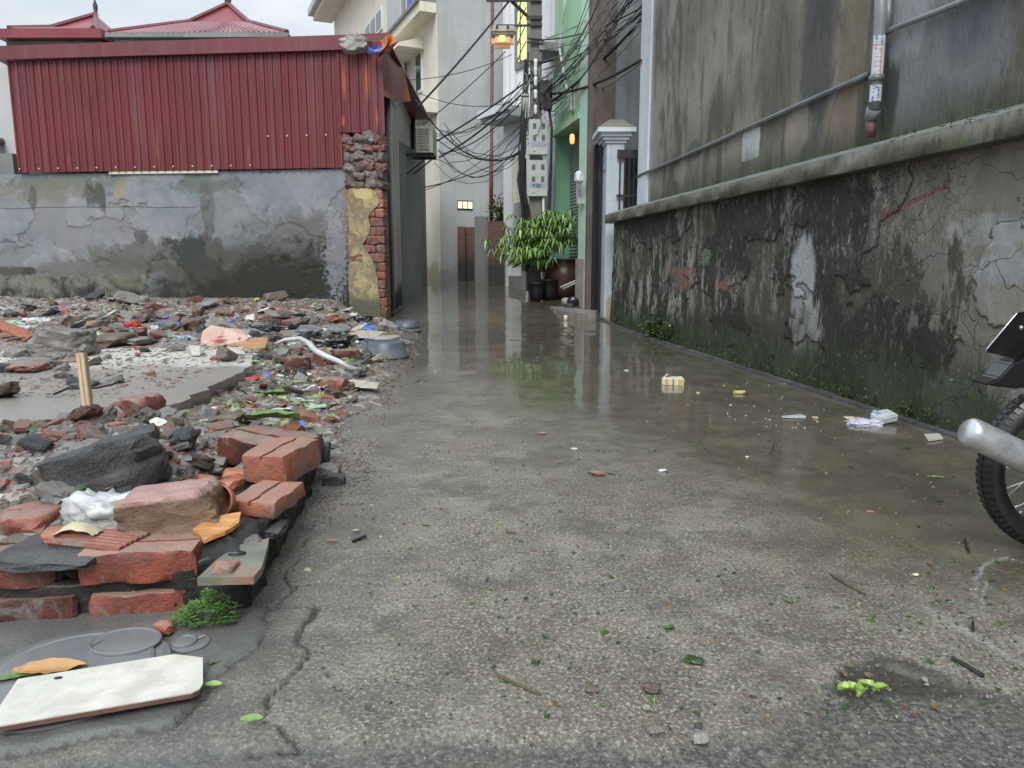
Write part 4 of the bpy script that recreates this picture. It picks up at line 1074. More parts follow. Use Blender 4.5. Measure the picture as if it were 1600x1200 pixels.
# air conditioner
ac = thing('air_conditioner', 'boxy outdoor air-conditioner unit bracketed to the left alley wall', 'air conditioner', frame=FL)
aY = 15.2; a0, a1 = V(651, 238, aY), V(676, 197, aY)
cx_, cz_ = a0.x, a0.z; wA, hA, dA = a1.x - a0.x, a1.z - a0.z, .75
Mi = FL.M.inverted()
def acx(g): return xf(g, Mi)
mk('housing', acx(box(cx_ + .0, cx_ + wA, aY, aY + dA, cz_, cz_ + hA)), M['ac_white'], parent=ac)
mk('grille_panel', acx(box(cx_ + wA * .08, cx_ + wA * .78, aY - .012, aY - .002, cz_ + hA * .1, cz_ + hA * .92)), M['dark_metal'], parent=ac)
gr = []
for k in range(9): x_ = cx_ + wA * (.10 + .66 * k / 8); gr.append(box(x_ - .006, x_ + .006, aY - .022, aY - .012, cz_ + hA * .1, cz_ + hA * .92))
for k in range(10): z_ = cz_ + hA * (.12 + .78 * k / 9); gr.append(box(cx_ + wA * .08, cx_ + wA * .78, aY - .028, aY - .0225, z_ - .006, z_ + .006))
mk('grille', acx(merge(gr)), M['ac_white'], parent=ac)
for k in (.1, .6): mk('bracket', acx(merge([box(cx_ - .25, cx_ + wA, aY + k, aY + k + .04, cz_ - .06, cz_ - .002), tube([(cx_ - .22, aY + k + .02, cz_ - .4), (cx_ + wA * .7, aY + k + .02, cz_ - .06)], .015, 5)])), M['dark_metal'], parent=ac)
# ------------------------------------------------------------------ houses behind the shed
def hiproof(cx, cy, z0, hw, hd, brk, zb, zp, mat1, mat2, name, par):
    def ring(r, z): return [(cx - hw * r, cy - hd * r, z), (cx + hw * r, cy - hd * r, z), (cx + hw * r, cy + hd * r, z), (cx - hw * r, cy + hd * r, z)]
    v = ring(1, z0) + ring(brk, zb) + [(cx, cy, zp)]
    mk('lower_roof', (v[:8], [(0, 1, 5, 4), (1, 2, 6, 5), (2, 3, 7, 6), (3, 0, 4, 7)]), mat1, parent=par)
    rib = []
    for k in range(34):
        t = (k + .5) / 34; a = Vector((cx - hw + 2 * hw * t, cy - hd, z0 + .02)); tb = min(max((t - .5) / brk + .5, 0), 1)
        b = Vector((cx - hw * brk + 2 * hw * brk * t, cy - hd * brk, zb + .02)); rib.append(tube([a, b], .035, 4, False))
    mk('roof_ribs', merge(rib), mat1, parent=par)
    mk('upper_roof', (v[4:], [(0, 1, 4), (1, 2, 4), (2, 3, 4), (3, 0, 4)]), mat2, parent=par)
    hp = []
    for sx_, sy_ in ((-1, -1), (1, -1)): hp.append(tube([(cx + hw * sx_, cy + hd * sy_, z0 + .05), (cx + hw * brk * sx_, cy + hd * brk * sy_, zb + .05), (cx, cy, zp + .05)], .08, 6))
    mk('ridge_cap', merge(hp), M['red_trim'], parent=par)
M['faded_red'] = m_metal_red('faded_red_roof', (.30, .14, .16), False)
M['bright_red'] = m_metal_red('bright_red_roof', (.24, .045, .055), False)
Yh = 24.0
for (xa, xb, ye, xp, yp, brk, lab, ct, topc) in ((165, 450, 53, 276, 11, .36, 'far house with a flared faded red hip roof and small finial', 'finial', 1),
                                             (-6, 160, 54, 96, 27, .55, 'far house at upper left with a small pointed red roof and tall spike', 'spike', 0)):
    A, B, Pk = V(xa, ye, Yh), V(xb, ye, Yh), V(xp, yp, Yh + 3)
    hw = (B.x - A.x) / 2; cxh = (A.x + B.x) / 2 if topc == 0 else Pk.x + .2
    h = thing('red_roofed_house', lab, 'house', (cxh, Yh + 2.5, gz(Yh)))
    L0 = -hw - (0 if topc == 0 else (cxh - (A.x + B.x) / 2)); R0 = L0 + 2 * hw
    z0 = A.z - gz(Yh)
    mk('wall', box(L0 + .15, R0 - .15, -2.3, 3, -1.3, z0 - .12), M['slate_wall'] if topc else M['coping'], parent=h)
    mk('eave_band', box(L0, R0, -2.55, 3.1, z0 - .10, z0 + (.16 if topc == 0 else .03)), M['bright_red'] if topc == 0 else M['slate_wall'], parent=h)
    hiproof((L0 + R0) / 2 + (cxh * 0), .3, z0 + (.17 if topc == 0 else .04), hw * (.98 if topc else .8), 2.7, brk, z0 + (.55 if topc == 0 else .85), Pk.z - gz(Yh), M['faded_red'], M['bright_red'], 'roof', h)
    zp = Pk.z - gz(Yh); cx0 = (L0 + R0) / 2
    if topc: mk('finial', lathe([(.0, zp + .75), (.03, zp + .6), (.09, zp + .45), (.04, zp + .32), (.12, zp + .15), (.05, zp - .05)], 10), M['red_trim'], parent=h, smooth=True).location = (cx0, .3, 0)
    else: mk('spike', lathe([(.01, zp + 1.4), (.02, zp + .5), (.08, zp + .3), (.05, zp), (.07, zp - .05)], 8), M['dark_metal'], parent=h, smooth=True).location = (cx0, .3, 0)
    if topc:
        mk('wall_panel', box(L0 + .2, L0 + 2.5, -2.36, -2.31, -1, z0 - .12), M['cable_grey'], parent=h)

an = thing('annex_house', 'pale grey lean-to with a sliver of clay-tiled roof at the far left', 'house', (V(0, 300, 15.5).x, 15.5, 0))
ox = V(0, 300, 15.5).x
mk('wall', box(-4, V(26, 200, 15.5).x - ox, 0, 3, 0, V(0, 98, 15.5).z), M['grey_wall'], parent=an)
tz = V(0, 225, 15.3).z
tb = []
for r_ in range(4):
    for c_ in range(10): tb.append(xf(lathe([(.07, 0), (.07, .32)], 8, 'y'), Matrix.Translation((-1.3 + c_ * .16, -.95 + r_ * .22, tz - .16 + r_ * .08))))
mk('tiled_roof', merge(tb), M['clay_roof'], parent=an, smooth=True)
mk('porch', box(-4, V(20, 250, 15).x - ox, -.5, -.02, 0, tz - .22), M['slate_wall'], parent=an)

# ------------------------------------------------------------------ cream apartment block with blank grey flank
cb = thing('apartment_block', 'tall cream painted block with blank grey cement flank closing the alley', 'building', frame=FC)
fc_len = FC.len; ct_z = 11.3
m_cream_foot = m_streaky('cream_paint_peeling_foot', (.70, .66, .54), (.76, .73, .62), (.45, .42, .33), .35, (.42, .38, .24), .95)
mk('facade', box(0, fc_len - .3, 0, .3, -.5, ct_z), m_cream_foot, parent=cb)
mk('corner', box(fc_len - .3, fc_len, -.003, .3, -.5, 14), m_cream_foot, parent=cb)
g_ = box(0.02, 9, -.005, 4, -.5, 14); g_ = xf(g_, FC.M.inverted() @ FG.M)
mk('grey_flank', g_, m_streaky('cement_flank', (.40, .415, .42), (.47, .485, .49), (.31, .32, .325), .45, (.30, .29, .31), .9), parent=cb)
vx = FC.uv(608, 30)[0], FC.uv(628, 30)[0]
mk('grey_bay', box(vx[0], vx[1], -.06, 0, 0, ct_z), M['grey_wall'], parent=cb)
zc1 = FC.uv(650, 45)[1]
mk('cornice', box(FC.uv(618, 70)[0], fc_len + .02, -.45, 0, zc1 - .12, zc1 + .12), M['cream'], parent=cb)
mk('cornice', box(FC.uv(618, 70)[0], fc_len + .02, -.52, 0, zc1 + .12, zc1 + .2), M['slate_wall'], parent=cb)
zc2 = FC.uv(666, 178)[1]
mk('cornice', box(FC.uv(650, 180)[0], fc_len + .02, -.4, 0, zc2 - .15, zc2 + .12), M['cream'], parent=cb, label='lower moulded cornice')
mk('roof_eave', box(-.5, FC.uv(606, 0)[0], -1.0, 3, ct_z, ct_z + .25), M['grey_wall'], parent=cb)
mk('roof_eave', box(-.4, FC.uv(606, 0)[0], -.8, 0, ct_z - .2, ct_z - .002), M['cream'], parent=cb)
def cwindow(xa, xb, ya, yb, panes=2):
    ua, za = FC.uv(xa, (ya + yb) / 2)[0], FC.uv(xa, ya)[1]; ub = FC.uv(xb, yb)[0]; zb_ = FC.uv(xb, yb)[1]
    za = FC.uv(xb, ya)[1]
    w = mk('window', box(ua, ub, -.04, .02, zb_, za), M['white_frame'], parent=cb)
    n = panes
    for k in range(n):
        a = ua + (ub - ua) * (k + .12) / n; b = ua + (ub - ua) * (k + .88) / n
        mk('pane', box(a, b, -.05, -.043, zb_ + .08, za - .08), M['glass'], parent=w)
cwindow(571, 598, 8, 45, 3); cwindow(651, 661, 76, 142, 1)
ca = FC.uv(634, 75)[0], FC.uv(663, 68)[0]; zc3 = FC.uv(655, 68)[1]
mk('window_canopy', prism([(-.75, zc3 - .25), (-.7, zc3 - .15), (0, zc3 + .05), (0, zc3 - .25)], ca[0], ca[1], 'yz'), M['cream'], parent=cb)
mk('drain_pipe', tube([FC.loc(629, -60, -.08), FC.loc(630, 58, -.08), FC.loc(633, 62, -.08), FC.loc(634, 150, -.08)], .05, 8), M['pvc_grey'], parent=cb, smooth=True)
clo = mk('hanging_cloth', clothgrid(lambda s, t: (FC.uv(645, 0)[0] + 0.62 * s * (1 - .35 * t), -.15 - .05 * math.sin(s * 9), FC.uv(650, -20)[1] + (FC.uv(652, 34)[1] - FC.uv(650, -20)[1]) * t * (1 - .15 * abs(s - .4))), 8, 8), M['bag_blue'], frame=FC, label='bright blue cloth hanging on the cream facade, upper storey', category='cloth', smooth=True)
(ua, za), (ub, zb_) = FG.uv(714, 313), FG.uv(738, 328)
wi = mk('window', xf(box(ua, ub, -.03, -.006, zb_, za), FC.M.inverted() @ FG.M), M['dark_metal'], parent=cb, label='small lit frosted window')
for k in range(3):
    a = ua + (ub - ua) * (k + .1) / 3; b = ua + (ub - ua) * (k + .92) / 3
    mk('pane', xf(box(a, b, -.04, -.032, zb_ + .03, za - .03), FC.M.inverted() @ FG.M), M['lit_window'], parent=wi)

# brick gateway at the foot of the grey flank
def block(name, label, xa, xb, ytop, ybase, Y=None, depth=.35, mat='farbrick', cat='wall', parent=None, extra=None):
    b = G(xb, ybase); Y = b.y if Y is None else Y; pa, pb = V(xa, ybase, Y), V(xb, ybase, Y); zt_ = V(xa, ytop, Y).z; z0 = gz(Y)
    g = box(0, pb.x - pa.x, 0, depth, -.1, zt_ - z0)
    o = mk(name, g, M[mat], label=label, category=cat, recenter=False); o.location = (pa.x, Y, z0); return o
block('brick_wall', 'low bare brick wall in front of the grey flank, left of the grey gatepost', 717, 744, 355, 438, depth=.3)
block('brick_wall', 'narrow end pier of bare brick at the left of the low brick wall', 715.5, 727, 354, 439, depth=.5)
block('gate_post', 'flat grey cement gatepost between the two stretches of brickwork', 742, 763, 338, 439, mat='slate_wall', cat='post')
block('brick_pier', 'taller brick pier beside the white house corner', 763, 788, 346, 447, depth=.6, cat='pier')
rp_ = thing('rusty_pole', 'thin rust-spotted steel pole rising behind the brick pier', 'pole', tuple(V(768, 430, 19.9)))
zb0 = V(768, 430, 19.9).z
mk('pipe', tube([(0, 0, -.3), (.0, 0, V(768, 340, 19.9).z - zb0), (V(769.5, -40, 19.9).x - V(768, 430, 19.9).x, 0, V(769, -40, 19.9).z - zb0)], .042, 8), M['rust_pole'], parent=rp_, smooth=True)
mk('rust_sleeve', tube([(0, 0, V(768, 345, 19.9).z - zb0), (0.005, 0, V(768, 245, 19.9).z - zb0)], .052, 8), M['tarp'], parent=rp_, smooth=True)
# shrub on the brick pier
def leafcloud(rn, c, rad, n, L, droop=.3, wid=.28):
    v, f = [], []
    for _ in range(n):
        d = Vector((rn.gauss(0, 1), rn.gauss(0, 1), rn.gauss(0, 1))).normalized() * rn.random() ** .5
        p = Vector(c) + Vector((d.x * rad[0], d.y * rad[1], d.z * rad[2]))
        e = Vector((d.x + rn.gauss(0, .5), d.y + rn.gauss(0, .5), -droop + rn.gauss(0, .4))).normalized(); w = e.cross(Vector((rn.gauss(0, .5), rn.gauss(0, .5), 1))).normalized()
        l = L * rn.uniform(.6, 1.2); o_ = len(v)
        v += [tuple(p), tuple(p + e * l * .45 + w * l * wid), tuple(p + e * l), tuple(p + e * l * .45 - w * l * wid)]; f.append((o_, o_ + 1, o_ + 2, o_ + 3))
    return v, f
rn = random.Random(8)
pc = V(781, 335, 19.2)
sp = thing('shrub', 'sparse dark twiggy shrub growing over the brick pier', 'plant', (pc.x, pc.y, gz(19.2)))
mk('foliage', leafcloud(rn, (0, 0, pc.z - gz(19.2)), (.28, .25, .5), 330, .14, .1, .2), M['leaf_dark'], parent=sp, kind='stuff')
mk('stem', merge([tube([(0, 0, 1.5), (rn.uniform(-.2, .2), 0, pc.z - gz(19.2) + rn.uniform(-.1, .5))], .012, 4) for _ in range(8)]), M['bark'], parent=sp)

# ------------------------------------------------------------------ white house
wh = thing('white_house', 'narrow white-painted house with grey door and yellow-lit stained window', 'house', frame=FW)
g0 = gz(18.9)
du0, du1 = FW.uv(801, 350)[0], FW.uv(822, 350)[0]; zl = FW.uv(803, 252)[1]; zs = FW.uv(805, 431)[1]
WT = 10.5
mk('wall', box(0, du0, 0, 2.5, .1, WT), M['white_wall'], parent=wh)
mk('wall', box(du0, du1 + 1.0, .002, 2.5, zl, WT), M['white_wall'], parent=wh)
mk('wall', box(du1 + .0, FW.len - .1, .004, 2.5, .1, zl - .002), M['white_wall'], parent=wh)
mk('wall', box(du1 + 1.0, FW.len - .1, .004, 2.5, zl, WT), M['white_wall'], parent=wh)
mk('doorstep', box(du0 + .002, du1, -.12, 1, .1, zs), M['slate_wall'], parent=wh)
dr = mk('door', box(du0, du1 + .4, .22, .3, zs, zl), M['slate_wall'], parent=wh)
for k in range(2): mk('door_panel', box(du0 + .1 + k * .75, du0 + .7 + k * .75, .19, .219, zs + .15, zl - .2), M['dark_metal'], parent=dr)
mk('door_frame', merge([box(du0, du0 + .09, -.03, .2, zs, zl), box(du0, du1, -.035, .2, zl, zl + .15)]), M['white_frame'], parent=wh)
# projecting ledge over the door
ev = [FW.uv(776, 196, -.6), FW.uv(813, 165, -.3)]
mk('balcony_slab', box(-.15, FW.len * .55, -.55, 0, FW.uv(787, 190)[1] - .1, FW.uv(787, 190)[1] + .12), M['grey_wall'], parent=wh)
mk('balcony_trim', box(-.17, FW.len * .55, -.62, -.55, FW.uv(787, 190)[1] + .02, FW.uv(787, 190)[1] + .2), M['white_frame'], parent=wh)
wa, wb = FW.uv(811, 50)[0], FW.uv(826, 50)[0]; wz0 = FW.uv(818, 95)[1]
w_ = mk('window', box(wa - .12, wb + .1, -.05, -.004, wz0 - .15, WT - .5), M['slate_wall'], parent=wh, label='tall yellow-lit leaded window')
mk('pane', box(wa + .03, wb, -.06, -.052, wz0, WT - .6), M['lit_stained'], parent=w_)
ld = []
for k in range(11):
    z_ = wz0 + k * .36; ld.append(tube([(wa + .03, -.07, z_), ((wa + wb) / 2, -.07, z_ + .2), (wb, -.07, z_ + .36)], .012, 4)); ld.append(tube([(wa + .03, -.07, z_ + .1), ((wa + wb) / 2, -.07, z_)], .010, 4))
ld.append(tube([((wa * .6 + wb * .4), -.07, wz0), ((wa * .6 + wb * .4), -.07, WT - .6)], .016, 4))
mk('leading', merge(ld), M['dark_metal'], parent=w_)
for px in (790, 797, 806): mk('pilaster', box(FW.uv(px, 50)[0], FW.uv(px + 2, 50)[0], -.04, -.001, FW.uv(787, 180)[1] + .2, WT), M['white_frame'], parent=wh)
mk('upper_window', box(FW.uv(861, 50)[0], FW.uv(868, 50)[0], -.03, 0, 4.5, WT - .2), M['white_frame'], parent=wh)
fp = FW.uv(811, 265, -.2)
mk('paper_notice', clothgrid(lambda s, t: (fp[0] + .45 * (s - .5) * (1 - .6 * abs(t - .5)), -.25 + .04 * math.sin(s * 6), fp[1] + .25 - 1.0 * t), 5, 6), M['card'], frame=FW, label='torn white notice fluttering beside the pole cables', category='paper')

# ------------------------------------------------------------------ green house
gh = thing('green_house', 'bright green shop house with a roller shutter behind the utility pole', 'house', frame=FF)
gu0, gu1, guj = 0.0, FF.uv(905, 350)[0], FF.uv(917.5, 350)[0]
gzt = FF.uv(868, 226)[1]; gzt2 = FF.uv(906, 171)[1]; zlin_ = (gzt + gzt2) / 2
rec = .36
mk('wall', box(gu0 - .1, gu1, .0, 3, zlin_, 11), M['green_wall'], parent=gh)
mk('reveal', box(gu0 - .1, gu0 + .02, 0, rec + .3, .1, zlin_), m_streaky('mid_green_paint', (.24, .48, .33), (.28, .53, .37), (.20, .40, .28), .3), parent=gh)
mk('jamb', box(gu1, guj, -.02, 1.5, gz(14.5) + .9, 11), M['green_pale'], parent=gh)
mk('stone_base', box(gu1 - .02, guj + .0, -.06, 1.5, 0, gz(14.5) + .9), M['conc_pale'], parent=gh)
mk('wall_infill', box(gu0 + .021, gu0 + .9, rec + .02, rec + .25, .1, zlin_), m_streaky('mid_green_paint_back', (.16, .38, .24), (.20, .43, .27), (.14, .30, .19), .3, (.03, .045, .03), .95), parent=gh)
stt = gu0 + .03
sl_ = []
nsl = 46
shp = mk('roller_shutter', box(stt, gu1, rec, rec + .02, .2, zlin_), M['shutter'], parent=gh)
shm = None
for k in range(nsl):
    z_ = .45 + (zlin_ - .5) * k / nsl
    if shm is None:
        shm = mk('slat', tube([(stt, 0, 0), (gu1, 0, 0)], [.034, .034], 6), M['shutter'], parent=shp); shm.location = (0, rec - .01, z_)
    else:
        o_ = bpy.data.objects.new('slat', shm.data); col.objects.link(o_); o_.parent = shp; o_.location = (0, rec - .01, z_)
mk('canopy_edge', box(gu0 - .12, gu1, -.05, rec, zlin_ - .001, zlin_ + .12), M['green_wall'], parent=gh)
blp = FF.loc(894, 218, -.05)
bl = thing('hanging_bulb', 'orange glowing bulb hanging from a wire in the green doorway', 'lamp', tuple(FF.M @ Vector((blp.x, blp.y, blp.z))))
mk('bulb', lathe([(0, -.09), (.04, -.07), (.05, 0), (.045, .08), (.03, .1), (0, .11)], 12), M['bulb'], parent=bl, smooth=True)
mk('flex', tube([(0, 0, .16), (.01, 0, .5), (0, 0, .95)], .01, 5), M['cable_black'], parent=bl)
mk('tape_scrap', clothgrid(lambda s, t: (-.06 + .12 * s, 0, .55 + .4 * t + .03 * math.sin(s * 8)), 4, 4), M['bag_white'], parent=bl)
# white pvc pipe zigzag on the green wall
pvp = [(886, -30), (880, 30), (874, 75), (880, 110), (888, 150), (889, 163), (878, 175), (863, 180)]
mk('water_pipe', tube([FF.loc(a, b, -.10) for a, b in pvp], .028, 8), M['pvc'], parent=gh, smooth=True)
mk('lamp_fitting', xf(rock(5, .20, .15, .22, 2, .6, .05), Matrix.Translation(FF.loc(905, 277, -.18))), M['white_frame'], parent=gh)
mk('fuse_box', xf(box(-.07, .07, -.08, .06, -.22, .2), Matrix.Translation(FF.loc(908, 300, -.06))), M['pvc'], parent=gh)
mk('shop_sign', box(gu0 - .5, gu0 - .12, -.3, -.26, 1.6, 3.3), M['plate_blue'], parent=gh)
mk('balcony_edge', box(gu0 - .25, gu0 + .6, -.5, -.02, FF.uv(862, 100)[1], FF.uv(862, 95)[1] + .1), M['slate_wall'], parent=gh)

# dark steel gate
dg = thing('steel_gate', 'tall dark brown steel gate leaf between green jamb and white pillar', 'gate', frame=FF)
ga, gb = FF.uv(915, 350)[0] + .22, FF.uv(931, 350)[0]
ztg = FF.uv(922, 120)[1]
mk('gate_leaf', box(guj, gb + .1, .03, .09, .15, FF.uv(918, 232)[1]), M['dark_metal'], parent=dg)
for k in range(3): mk('gate_rib', box(guj + .1 + k * .35, guj + .14 + k * .35, -.01, .029, .18, FF.uv(918, 232)[1]), M['dark_metal'], parent=dg)

# brown and grey damp walls closing the yard behind the gate pillar
Yb = 14.0
bw = thing('damp_house', 'dark damp-stained house wall, half brown and half slate grey, behind the gate pillar', 'house', (V(918, 300, Yb).x, Yb, 0))
x0_ = V(918, 300, Yb).x
mk('wall', box(0, V(960, 200, Yb).x - x0_, 0, 2, 0, 10), M['brown_wall'], parent=bw)
mk('wall', box(V(960, 200, Yb).x - x0_, V(1012, 200, Yb).x - x0_, .03, 2, 0, 10), M['slate_wall'], parent=bw)
# iron grille window
gw = thing('iron_grille', 'black iron bar grille between the gate pillar and the stained house', 'grille', (V(968, 300, 12.9).x, 12.9, 0))
xg = V(968, 300, 12.9).x; wg = V(1004, 300, 12.9).x - xg; zg0, zg1 = 1.2, V(985, 234, 12.9).z
for k in range(6): mk('bar', box(k * wg / 5 - .012, k * wg / 5 + .012, -.012, .012, zg0, zg1 - .04), M['dark_metal'], parent=gw)
mk('rail', box(-.05, wg + .05, -.02, .02, zg1 - .14, zg1), M['dark_metal'], parent=gw); mk('rail', box(-.05, wg + .05, -.02, .02, 2.1, 2.14), M['dark_metal'], parent=gw); mk('rail', box(-.05, wg + .05, -.02, .02, zg0 - .05, zg0), M['dark_metal'], parent=gw)
mk('shade_board', box(-.05, wg + .05, .3, .34, 0, zg1), M['dark_metal'], parent=gw)
mk('infill_wall', box(.02, wg + .4, .05, .25, 0, zg0 - .051), M['slate_wall'], parent=gw)

# ------------------------------------------------------------------ white gate pillar
pb0 = G(929, 494); pY = pb0.y
# two visible faces: left face 929-943, front face 943-969
pe = V(943, 500, pY - .02); pf = V(969, 500, pY); wpf = pf.x - pe.x
gpz = gz(pY); ptop = V(950, 224, pY).z - gpz
gp = thing('gate_pillar', 'blue-white limewashed square gate pillar with a moulded cap', 'pillar', (pe.x, pY - .02, gpz))
pdp = 1.0
kx = (V(930, 400, pY + pdp).x - pe.x)
def pilr(x0, x1, z0, z1, gx=0.0, d0=0.0, d1=None):
    d1 = pdp if d1 is None else d1
    v = [(x0 - gx, -gx, z0), (x1 + gx, -gx, z0), (x1 + gx + kx * 0, d1 + gx, z0), (x0 - gx, d1 + gx, z0)]
    v += [(a, b, z1) for a, b, c in v]; return v, box(0, 1, 0, 1, 0, 1)[1]
pw = wpf
def m_pillar():
    s = NM('limewash_with_bare_foot'); v = s.obj(); xyz = s.sep(v); z = xyz[2]; a = s.noise(v, 3, 6, .65); st = s.noise(s.mul(v, (4, 4, .4)), 2, 5, .6)
    c = s.mix(s.ss(a, .35, .65), (.42, .49, .53), (.52, .58, .63)); c = s.mix(s.M('MULTIPLY', s.ss(st, .5, .7), .5), c, (.30, .33, .34))
    c = s.mix(s.M('MULTIPLY', s.ss(s.noise(v, 2.2, 4), .55, .65), .35), c, (.5, .42, .38))
    f = s.M('ADD', z, s.M('MULTIPLY', s.M('SUBTRACT', a, .5), -.9))
    c = s.mix(s.M('MULTIPLY', s.M('MULTIPLY', s.ss(f, .6, .45), s.ss(xyz[0], .15, .3)), s.ss(st, .45, .6)), c, (.04, .045, .04)); c = s.mix(s.M('MULTIPLY', s.ss(f, .34, .26), s.ss(xyz[0], .02, .06)), c, s.mix(a, (.30, .17, .10), (.55, .48, .38)))
    return s.fin(c, .6, s.bump(a, .01), spec=.3)
pmat = m_pillar()
# the far-left face runs back along the alley
D_ = (Vector((V(930, 480, pY + 1.0).x, pY + 1.0)) - Vector((pe.x, pY)))
def leanbox(e, z0, z1):
    lx = -.19 * 0
    pts = [(-e, -e), (pw + e, -e), (pw + e, pdp * .55 + e), (-e - .0, pdp * .55 + e)]
    return prism(pts, z0, z1)
mk('shaft', leanbox(0, -.08, ptop - .002), pmat, parent=gp)
zz = ptop
for e, h_ in ((.03, .05), (.07, .05), (.11, .06), (.17, .07)):
    mk('cap_moulding', leanbox(e, zz, zz + h_), M['pillar_white'], parent=gp); zz += h_
mk('cap_top', ([(-.17, -.17, zz), (pw + .17, -.17, zz), (pw + .17, pdp * .55 + .17, zz), (-.17, pdp * .55 + .17, zz), (.05, .05, zz + .16), (pw - .05, .05, zz + .16), (pw - .05, pdp * .5, zz + .16), (.05, pdp * .5, zz + .16)], box(0, 1, 0, 1, 0, 1)[1]), M['coping'], parent=gp)
np_ = (.17, V(935, 250, pY + .25).z - gpz)
pl = mk('number_plate', box(-.012, -.002, .12, .36, V(935, 268, pY + .25).z - gpz, V(935, 250, pY + .25).z - gpz), M['plate_blue'], parent=gp)
z0p, z1p = V(935, 266, pY + .25).z - gpz, V(935, 252, pY + .25).z - gpz
mk('plate_border', merge([box(-.015, -.0122, .14, .34, z1p - .01, z1p), box(-.015, -.0122, .14, .34, z0p, z0p + .01), box(-.015, -.0122, .20, .22, z0p + .03, z1p - .03), box(-.015, -.0122, .26, .28, z0p + .03, z1p - .03)]), M['white_frame'], parent=pl)

# ------------------------------------------------------------------ utility pole
uY = 16.3
ub_ = V(836, 462, uY); pz = gz(uY)
up = thing('utility_pole', 'concrete utility pole loaded with cables in the middle of the alley', 'pole', (ub_.x, uY, pz))
def L3(px, py, Y=uY): p = V(px, py, Y); return Vector((p.x - ub_.x, p.y - uY, p.z - pz))
wtop, wbt = .20, .25
mk('shaft', ([(-wbt / 2 - .02, -.12, -.1), (wbt / 2, -.12, -.1), (wbt / 2, .12, -.1), (-wbt / 2 - .02, .12, -.1), (-wtop / 2, -.1, 9), (wtop / 2, -.1, 9), (wtop / 2, .1, 9), (-wtop / 2, .1, 9)], box(0, 1, 0, 1, 0, 1)[1]), M['post_conc'], parent=up)
def hbar(xa, xb, y, h, par=up, name='crossarm', m='dark_metal', dy=-.16):
    a, b = L3(xa, y), L3(xb, y); return mk(name, box(a.x, b.x, dy, dy + .06, a.z - h / 2, a.z + h / 2), M[m], parent=par)
hbar(760, 846, 2, .10); hbar(822, 847, 31, .07, name='clamp'); hbar(824, 847, 42, .05, name='clamp'); hbar(776, 826, 43, .03, name='lamp_arm')
mk('brace', tube([L3(797, 0, uY - .1), L3(828, 29, uY - .1)], .035, 6), M['dark_metal'], parent=up)
for y_ in (60, 66, 95, 128): mk('clamp', tube([L3(824, y_, uY - .15), L3(848, y_ + 2, uY - .15)], .02, 6), M['dark_metal'], parent=up)
for k, y_ in enumerate((100, 112, 128, 148, 172)): mk('insulator', xf(lathe([(.0, -.09), (.03, -.09), (.04, -.03), (.03, 0), (.045, .04), (.03, .1), (0, .1)], 8), Matrix.Translation(L3(837, y_, uY - .2))), M['white_frame'], parent=up, smooth=True)
mk('junction_box', xf(box(-.13, .13, -.14, .02, -.28, .28), Matrix.Translation(L3(853, 150, uY - .1))), M['dark_metal'], parent=up)
# vertical cable bundle down the left side
rn = random.Random(12)
for k in range(9):
    x_ = 817 + rn.uniform(-3, 7); pts = [L3(x_ + 7 + rn.uniform(-3, 3), 110 + rn.uniform(-40, 30), uY - .15), L3(x_ + rn.uniform(-3, 3), 185, uY - .2), L3(x_ + rn.uniform(-4, 4), 230, uY - .2), L3(x_ - 2 + rn.uniform(-4, 3), 280, uY - .2), L3(x_ + 5 + rn.uniform(-4, 3), 330, uY - .15), L3(x_ + 8, 370 + rn.uniform(0, 60), uY - .14)]
    mk('down_cable', tube(pts, rn.uniform(.012, .022), 5), M['cable_black'], parent=up, smooth=True)
mk('down_cable', tube([L3(858, 170, uY - .15), L3(862, 200, uY - .2), L3(861, 260, uY - .2), L3(858, 330, uY - .2), L3(856, 420, uY - .2)], .03, 6), M['cable_black'], parent=up, smooth=True)
mk('conduit', tube([L3(849, 310, uY - .17), L3(849, 380, uY - .17), L3(849, 440, uY - .17)], .028, 8), M['pvc'], parent=up, smooth=True)
mk('conduit', tube([L3(851, 410, uY - .3), L3(853, 442, uY - .3)], .07, 8), M['pvc'], parent=up, smooth=True)
mk('side_post', tube([L3(824, 320, uY - .1), L3(824, 455, uY - .1)], .035, 6), M['post_conc'], parent=up)
mk('crossarm_brace', tube([L3(846, 98, uY - .1), L3(868, 92, uY - .1)], .03, 5), M['dark_metal'], parent=up)

